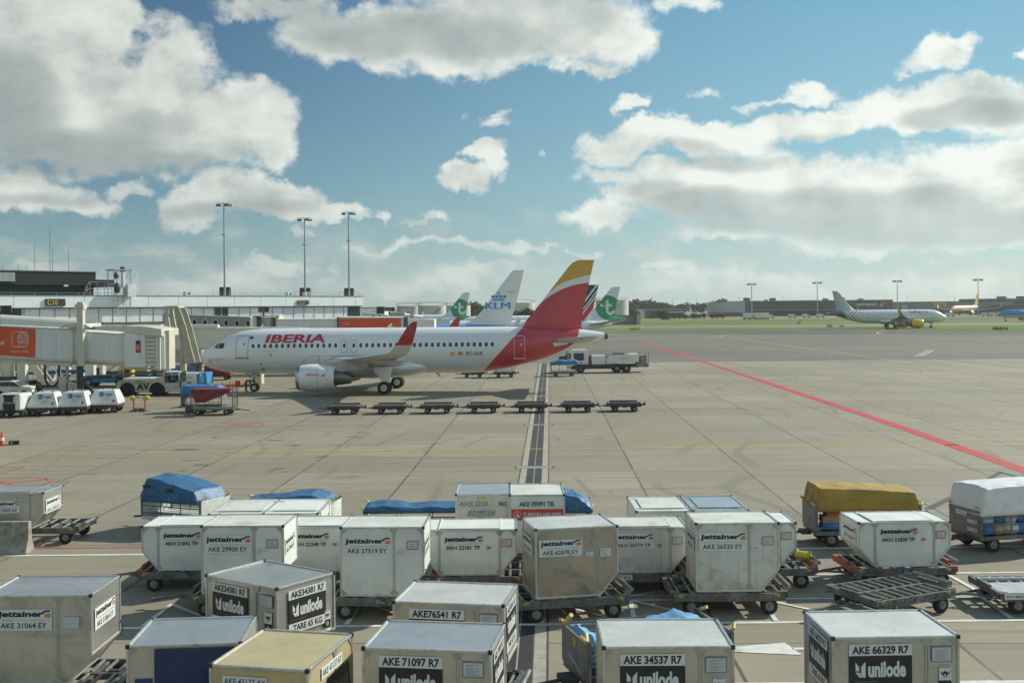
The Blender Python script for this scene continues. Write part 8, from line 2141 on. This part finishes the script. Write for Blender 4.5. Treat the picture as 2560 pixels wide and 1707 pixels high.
spots = [(1600, 0, 1.05, 'between the storage tank and the crane'), (1618, 0, 1.0, 'just left of the crane'), (1632, 1, 1.1, 'tallest behind the crane foot'), (1655, 0, .85, 'sinking lower right of the crane'),
         (1705, 1, .78, 'over the low grey hall, left one'), (1722, 0, .8, 'over the low grey hall, middle one'), (1740, 0, .78, 'over the low grey hall, right one'), (1756, 1, .86, 'left of the pale hall, first'), (1772, 0, .8, 'left of the pale hall, second'),
         (1796, 0, 1.08, 'taller round one close to the pale hall'), (1785, 1, .8, 'left of the pale hall, third'), (1690, 0, .62, 'low one left of the grey hall roof'), (1672, 1, .6, 'low one in the dip right of the crane')]
for px, k, s, lab in spots: dup(T[k], (P(px, 790, 900)[0], 900+random.uniform(-25, 25)), random.uniform(0, 6), 'far tree ' + lab, scale=s)
dup(T[2], (P(1592, 790, 650)[0], 652), 1.0, 'second brownish bushy tree in front of the white shed', scale=.8)
dup(T[1], (P(1318, 790, 400)[0], 400), 2.0, 'round tree in front of the tank right of the KLM tail', scale=.62)
dup(T[2], (P(1290, 790, 405)[0], 405), 2.5, 'low bushy tree left of the round tree by the KLM tail', scale=.9)
for i, (px, s) in enumerate(((1180, 1.0), (1192, .9), (1204, .85), (1215, .8))): dup(T[i % 2], (P(px, 790, 640)[0], 640+i*6), i*1.3, 'tree between the left green tail and the KLM tail, %s from the left' % ('first', 'second', 'third', 'fourth')[i], scale=s*.9)
for i, (px, s) in enumerate(((1655, .85), (1668, .7))): dup(T[2], (P(px, 790, 610)[0], 610), i*2., 'bush in front of the low grey hall, %s' % ('taller left one', 'lower right one')[i], scale=s)
for i in range(9): dup(T[0], (P(1686+i*16, 790, 600)[0], 600+(i % 3)*4), i*1.1, 'dark low bush of the strip along the far grass, %s from the left' % ('first', 'second', 'third', 'fourth', 'fifth', 'sixth', 'seventh', 'eighth', 'ninth')[i], group='dark bush strip', scale=.26+.04*(i % 2))
# halls
M_GHALL = mat('grey_hall_cladding', (.17, .18, .175), .6, var=.08, scale=.05)
M_GHALP = mat('pale_hall_cladding', (.33, .37, .38), .6, var=.05, scale=.05)
M_GHALD = mat('dark_hall_cladding', (.06, .065, .065), .6, var=.15, scale=.05)
def glassmat():
    m = bpy.data.materials.new('dark_glazed_front'); m.use_nodes = True; t = NT(m.node_tree); q = t.n['Principled BSDF']
    g = t.new('ShaderNodeTexCoord').outputs['Object']; x, y, z = t.xyz(g)
    fx = t.m('FRACT', t.m('DIVIDE', x, 2.6)); fz = t.m('FRACT', t.m('DIVIDE', z, 1.6))
    ln = t.m('MAXIMUM', t.m('LESS_THAN', fx, .10), t.m('LESS_THAN', fz, .10))
    c = t.mix(t.ramp(t.noise(t.v('MULTIPLY', g, (.5, 1, 2)), .08, 6, .7), .45, .7), (.022, .026, .027), (.11, .125, .12))
    c = t.mix(t.m('MULTIPLY', ln, .5), c, (.10, .105, .10)); t.l.new(c, q.inputs['Base Color']); q.inputs['Roughness'].default_value = .35; return m
M_GFR = glassmat()
def hall(px0, px1, ytop, D, depth, parts, label):
    x0, zt = P(px0, ytop, D); x1, _ = P(px1, ytop, D)
    r = thing('cargo_hall', (x0, D), 0, label, 'building', 'halls on the far side')
    parts(r, x1-x0, zt); return r
def hp(r, w, h):
    k = w/(2232-1805); a = 53*k
    b = MB(); b.box(0, a, -6, 60, h*.28, h*.97); b.obj('pale_block', M_GHALP, r)
    b = MB(); b.box(.5, a, -4, 60, 0, h*.28); b.obj('base_glazing', M_GFR, r)
    b = MB(); b.box(a, w, 0, 60, h*.40, h); b.obj('glazed_wall', M_GFR, r)
    b = MB(); b.box(a, w, 4, 60, 0, h*.40); b.obj('recessed_wall', M_GHALD, r)
    b = MB(); b.box(a, w, -3, 4, h*.38, h*.41); b.box(a, w, -.2, 60, h, h+.4); b.obj('canopy', M_GHALP, r)
    random.seed(2)
    for xx in (a*1.2, a*2.2, a*2.45, w*.62, w*.72, w*.83): 
        b = MB(); ww = random.uniform(1.5, 4); b.box(xx, xx+ww, 10, 14, h+.41, h+random.uniform(1, 2.6)); b.obj('roof_unit', M_GHALD, r)
    b = MB(); s = a+(2142-1858)*k
    b.text('swissport', (s, -.3, h*.58), (1, 0, 0), (0, 0, 1), 51*k, h*.27, 0, bold=.02)
    x0_ = s+54*k; b.flat([(x0_, -.3, h*.52), (x0_+11*k, -.3, h*.52), (x0_+17*k, -.3, h*.86), (x0_+12*k, -.3, h*.92), (x0_+4*k, -.3, h*.84)], 1)
    b.flat([(x0_+4*k, -.4, h*.66), (x0_+8*k, -.4, h*.60), (x0_+11*k, -.4, h*.72), (x0_+8*k, -.4, h*.78)], 0); b.flat([(x0_+6*k, -.5, h*.67), (x0_+8*k, -.5, h*.64), (x0_+9.5*k, -.5, h*.71), (x0_+8*k, -.5, h*.74)], 1)
    b.obj('sign', [M_PLATE, mat('red_sign_panel', (.50, .05, .05), .5)], r)
hall(1805, 2232, 754, 760, 60, hp, 'long dark glazed cargo hall with a pale block at its left and a swissport sign')
def hg(r, w, h):
    k = w/(2530-2234)
    b = MB(); b.box(0, w, 0, 80, 0, h); b.obj('wall', M_GHALL, r)
    b = MB(); b.box(0, w, -.2, 80, h, h+.4); b.obj('roof_edge', M_GHALD, r)
    b = MB(); b.box(20*k, 33*k, -.3, 0, 0, h*.80); b.obj('pale_door', M_GHALP, r)
    x0 = (2334-2234)*k; b = MB(); b.box(x0, x0+31*k, -.6, -.02, h*.60, h*.96, 0); b.text('DHL', (x0+5*k, -.65, h*.66), (1, 0, 0), (0, 0, 1), 21*k, h*.22, 1, bold=.02, shear=.3); b.obj('sign', [mat('yellow_sign_panel', (.62, .38, .03), .5), mat('red_sign_lettering', (.45, .03, .03), .5)], r)
    for i in range(9): b = MB(); b.box((48+i*22)*k, (58+i*22)*k, -.25, 0, 0, h*.35); b.obj('dock_door', M_GHALD, r)
hall(2234, 2530, 756, 800, 80, hg, 'long plain grey cargo hall with a yellow DHL sign')
def hd(r, w, h):
    b = MB(); b.box(0, w, 0, 60, 0, h); b.obj('wall', M_GHALD, r); b = MB(); b.box(0, w, -.2, 60, h, h+.5); b.obj('roof_edge', M_GHALL, r)
    for i in range(4): b = MB(); b.box(w*(.1+.15*i), w*(.16+.15*i), 6, 10, h+.5, h+2.2); b.obj('roof_unit', M_GHALD, r)
hall(2470, 2800, 746, 770, 60, hd, 'darker taller hall at the right end of the far buildings') if 0 else hall(2472, 2800, 748, 890, 60, hd, 'darker taller hall at the right end of the far buildings')
hall(2527, 2800, 762, 700, 30, hd, 'dark low hall behind the sky blue airliner')
def hs(r, w, h): 
    b = MB(); b.box(0, w, 0, 20, 0, h); b.obj('wall', M_TANK, r); b = MB(); b.box(0, w, -.2, 20, h, h+.4); b.obj('roof_edge', M_GHALL, r)
hall(1572, 1618, 774, 760, 20, hs, 'white shed below the trees right of the storage tank')
def hl(r, w, h):
    b = MB(); b.box(0, w, 0, 30, 0, h*.8); b.obj('wall', M_GHALD, r); b = MB(); b.box(-1, w+1, -1, 31, h*.8, h); b.obj('roof', M_GHALL, r)
    b = MB(); b.box(w*.3, w*.95, -4, 0, h*.62, h*.70); b.obj('canopy', M_FASC, r); b = MB(); b.box(w*.5, w*1.3, -8, -3, 0, h*.33); b.obj('low_wing', mat('blue_shed_wall', (.15, .30, .42), .6), r)
hall(1625, 1710, 773, 700, 30, hl, 'low grey hall with a white canopy among bushes')
for i, (px0, px1, yt, D, m_, lab) in enumerate(((1522, 1593, 789, 470, M_GHALL, 'grey boundary wall at the foot of the right storage tank'), (1592, 1601, 787, 468, mat('beige_box_paint', (.42, .36, .27), .6), 'beige cabinet at the end of the grey boundary wall'))):
    (x0, zt), (x1, _) = P(px0, yt, D), P(px1, yt, D)
    b = MB(); b.box(0, x1-x0, 0, .6 if i == 0 else 2, 0, zt); b.box(-.1, x1-x0+.1, -.1, .7 if i == 0 else 2.1, zt, zt+.15); b.obj('boundary_wall' if i == 0 else 'utility_cabinet', m_, loc=(x0, D, 0), label=lab, cat='wall' if i == 0 else 'cabinet', kind='thing')
# far masts: one model copied
def far_mast(px, yt, D, label):
    x, zt = P(px, yt, D); r = thing('light_mast', (x, D), 0, label, 'light mast', 'tall masts on the far side')
    b = MB(); b.cyl((0, 0, 0), (0, 0, zt*.25), .30, .28, n=8, mi=1)
    for i in range(4): b.cyl((0, 0, zt*(.02+.055*i)), (0, 0, zt*(.045+.055*i)), .33, .32, n=8, mi=0)
    b.obj('base', [mat('red_mast_band', (.40, .06, .04), .6), M_PLATE], r)
    b = MB(); b.cyl((0, 0, zt*.25), (0, 0, zt), .28, .18, n=8); b.obj('pole', M_GALV, r, smooth=50)
    b = MB(); b.box(-2.6, 2.6, -.6, .6, zt-.25, zt+.1)
    for a in (-2.2, -1.2, 1.2, 2.2): b.prism([(a-.6, zt-.9), (a+.6, zt-.9), (a+.4, zt-.25), (a-.4, zt-.25)], 'y', -.5, .5)
    b.obj('lamp_head', M_GALV, r); return r, zt
m0, zt0 = far_mast(1879, 709, 640, 'far mast with red banded foot before the pale block, first from the left')
for px, yt, D, lab in ((2043, 705.5, 640, 'far mast rising left of the spotted tail'), (2243, 701.5, 640, 'far mast rising over the middle of the white airliner'), (2445, 698, 640, 'far mast above the yellow tail')):
    x, zt = P(px, yt, D); q = dup(m0, (x, D), 0, lab); q.scale = (1, 1, zt/zt0)
# small far lamp poles
pole = None
for i, px in enumerate((1848, 1957, 2059, 2268, 2386, 2494, 1719, 1785, 1682, 1742)):
    D = 900; x, zt = P(px, 745 if i < 6 else 757, D)
    if pole is None:
        pole = thing('lamp_post', (x, D), 0, 'thin far lamp post above the far halls', 'lamp post', 'thin far lamp posts'); b = MB(); b.cyl((0, 0, 0), (0, 0, zt), .13, .10, n=6); b.obj('pole', M_GALV, pole); b = MB(); b.box(-1.2, 1.2, -.2, .2, zt-.2, zt); b.obj('lamp_head', M_GALV, pole)
    else: dup(pole, (x, D), 0, 'thin far lamp post above the far halls' if i < 6 else 'thin far lamp post before the far trees', 'thin far lamp posts' if i < 6 else 'thin lamp posts before the far trees')
# crane
x, zt = P(1631, 744, 1100); xb = P(1624, 770, 1100)[0]
b = MB(); b.bar((xb-x, 0, 0), (xb-x, 0, 12), 1.2); b.bar((xb-x, 0, 12), (0, 0, zt), .8); b.box(xb-x-2, xb-x+2, -1, 1, 10, 13); b.obj('mobile_crane', M_GHALD, loc=(x, 1100, 0), label='thin crane jib sticking up over the far trees', cat='crane')
# small vehicles before the halls: one van, copied
vv = thing('parked_van', (P(1905, 785, 610)[0], 612), 0, 'white van before the dark glazed hall, below the first far mast', 'van', 'vans before the halls')
b = MB(); b.prism([(-2.4, .4), (-2.4, 2.2), (1.2, 2.2), (2.0, 1.3), (2.5, 1.15), (2.5, .4)], 'y', -1, 1); b.obj('body', M_VW, vv, bevel=.1)
b = MB(); b.prism([(.6, 1.3), (.6, 2.0), (1.2, 2.0), (1.75, 1.3)], 'y', -1.03, -1.0); b.obj('side_window', M_GLS, vv)
for xx in (-1.5, 1.6): wheel(vv, (xx, -.9, .4), .4, .25); wheel(vv, (xx, .9, .4), .4, .25)
for px, lab in ((2017, 'white van left of the second far mast'), (2052, 'white van beside the foot of the second far mast'), (1985, 'white van between the first two far masts'), (2386, 'white van before the yellow freighter wing'), (2465, 'white van right of the yellow freighter'), (2485, 'rightmost white van by the dark hall'), (2500, 'white van half behind the sky blue nose'), (1990-60, 'white van near the pale block')):
    dup(vv, (P(px, 785, 650)[0], 650+px % 7), 0, lab)
for i, (px, D) in enumerate(((1868, 600), (1882, 602), (1896, 600), (1911, 604))):
    x = P(px, 785, D)[0]; b = MB(); b.box(-2.2, 2.2, -1.2, 1.2, .8, 3.6, 0); b.box(-2.3, 2.3, -1.3, 1.3, .4, .8, 1); b.cyl((-1.6, -1.2, .4), (-1.6, 1.2, .4), .4, mi=1, n=10); b.cyl((1.6, -1.2, .4), (1.6, 1.2, .4), .4, mi=1, n=10)
    b.obj('box_trailer', [M_VW, M_STLD], loc=(x, D, 0), label='white box trailer of the row left of the first far mast, %s from the left' % ('first', 'second', 'third', 'fourth')[i], cat='trailer', group='white box trailers')
# field signs
def field_sign(px0, px1, y0, y1, label, legs=True, cells=None, yel=True):
    gx, gy = G((px0+px1)/2, y1); h = P((px0+px1)/2, y0, gy)[1]; w_ = P(px1, y0, gy)[0]-P(px0, y0, gy)[0]
    r = thing('taxiway_sign', (gx, gy), 0, label, 'sign', 'signs on the grass')
    b = MB(); b.box(-w_/2, w_/2, -.15, .15, .18, h); b.obj('board', M_VY if yel else M_GALV, r, bevel=.03)
    b = MB()
    for q in (-.4, .4): b.box(w_*q-.08, w_*q+.08, -.1, .1, 0, .18)
    b.obj('leg', M_STLD, r)
    if cells:
        b = MB(); b.box(-w_*.36, w_*.05, -.17, -.152, .24, h-.05, 0); b.text('A48', (-w_*.28, -.18, .3+.1), (1, 0, 0), (0, 0, 1), w_*.26, (h-.5), 1, bold=.02); b.text('A A', (w_*.12, -.18, .35), (1, 0, 0), (0, 0, 1), w_*.3, (h-.55), 2, bold=.02); b.obj('lettering', [M_SGNB, M_SGNY, M_BLKI], r)
    return r
field_sign(1573, 1599, 819, 827, 'blank orange yellow board lying low on the grass right of the tail')
field_sign(2480, 2521, 817, 826, 'yellow and black taxiway sign A48 on the grass island', cells=1)
field_sign(1998, 2006, 799, 804, 'small dark board on the far grass left of the spotted airliner', yel=False)
for px, y0, y1, lab in ((1997, 806, 810, 'flat grey box on the far grass below the dark board'), (2074, 812, 818, 'square grey box on the grass under the spotted tail'), (2104, 813, 817, 'small dark box right of the square grey box')):
    gx, gy = G(px, y1); h = P(px, y0, gy)[1]; b = MB(); b.box(-h*1.0, h*1.0, -.5, .5, 0, h, 0); b.box(-h*1.06, h*1.06, -.55, .55, h, h+.08, 1); b.obj('utility_box', [M_GALV, M_STL], loc=(gx, gy, 0), label=lab, cat='utility box')
# white vehicle cut by the right edge
r = thing('parked_van', (P(2549, 825, 330)[0], 306), R(0), 'white vehicle cut by the right edge beside the taxiway sign', 'van')
b = MB(); b.prism([(0, .5), (.1, 1.2), (.9, 1.6), (1.6, 2.6), (5, 2.7), (5, .5)], 'y', -1, 1); b.obj('body', M_VW, r, bevel=.1)
b = MB(); b.prism([(1.1, 1.6), (1.75, 2.4), (2.4, 2.4), (2.4, 1.6)], 'y', -1.03, -1); b.obj('side_window', M_GLS, r)
for x in (1.0, 4.0): wheel(r, (x, -.9, .42), .42, .3); wheel(r, (x, .9, .42), .42, .3)
# ================================================================== air
hz = MB(); hz.box(-2600, 2600, -300, 3400, -1.5, 75)
hm = bpy.data.materials.new('hazy_air'); hm.use_nodes = True; hn = hm.node_tree; hn.nodes.clear()
ho = hn.nodes.new('ShaderNodeOutputMaterial'); hv = hn.nodes.new('ShaderNodeVolumePrincipled')
hv.inputs['Color'].default_value = (.80, .86, .86, 1); hv.inputs['Density'].default_value = .00014; hv.inputs['Anisotropy'].default_value = .3
hn.links.new(hv.outputs[0], ho.inputs['Volume'])
hz.obj('haze', hm, kind='stuff')
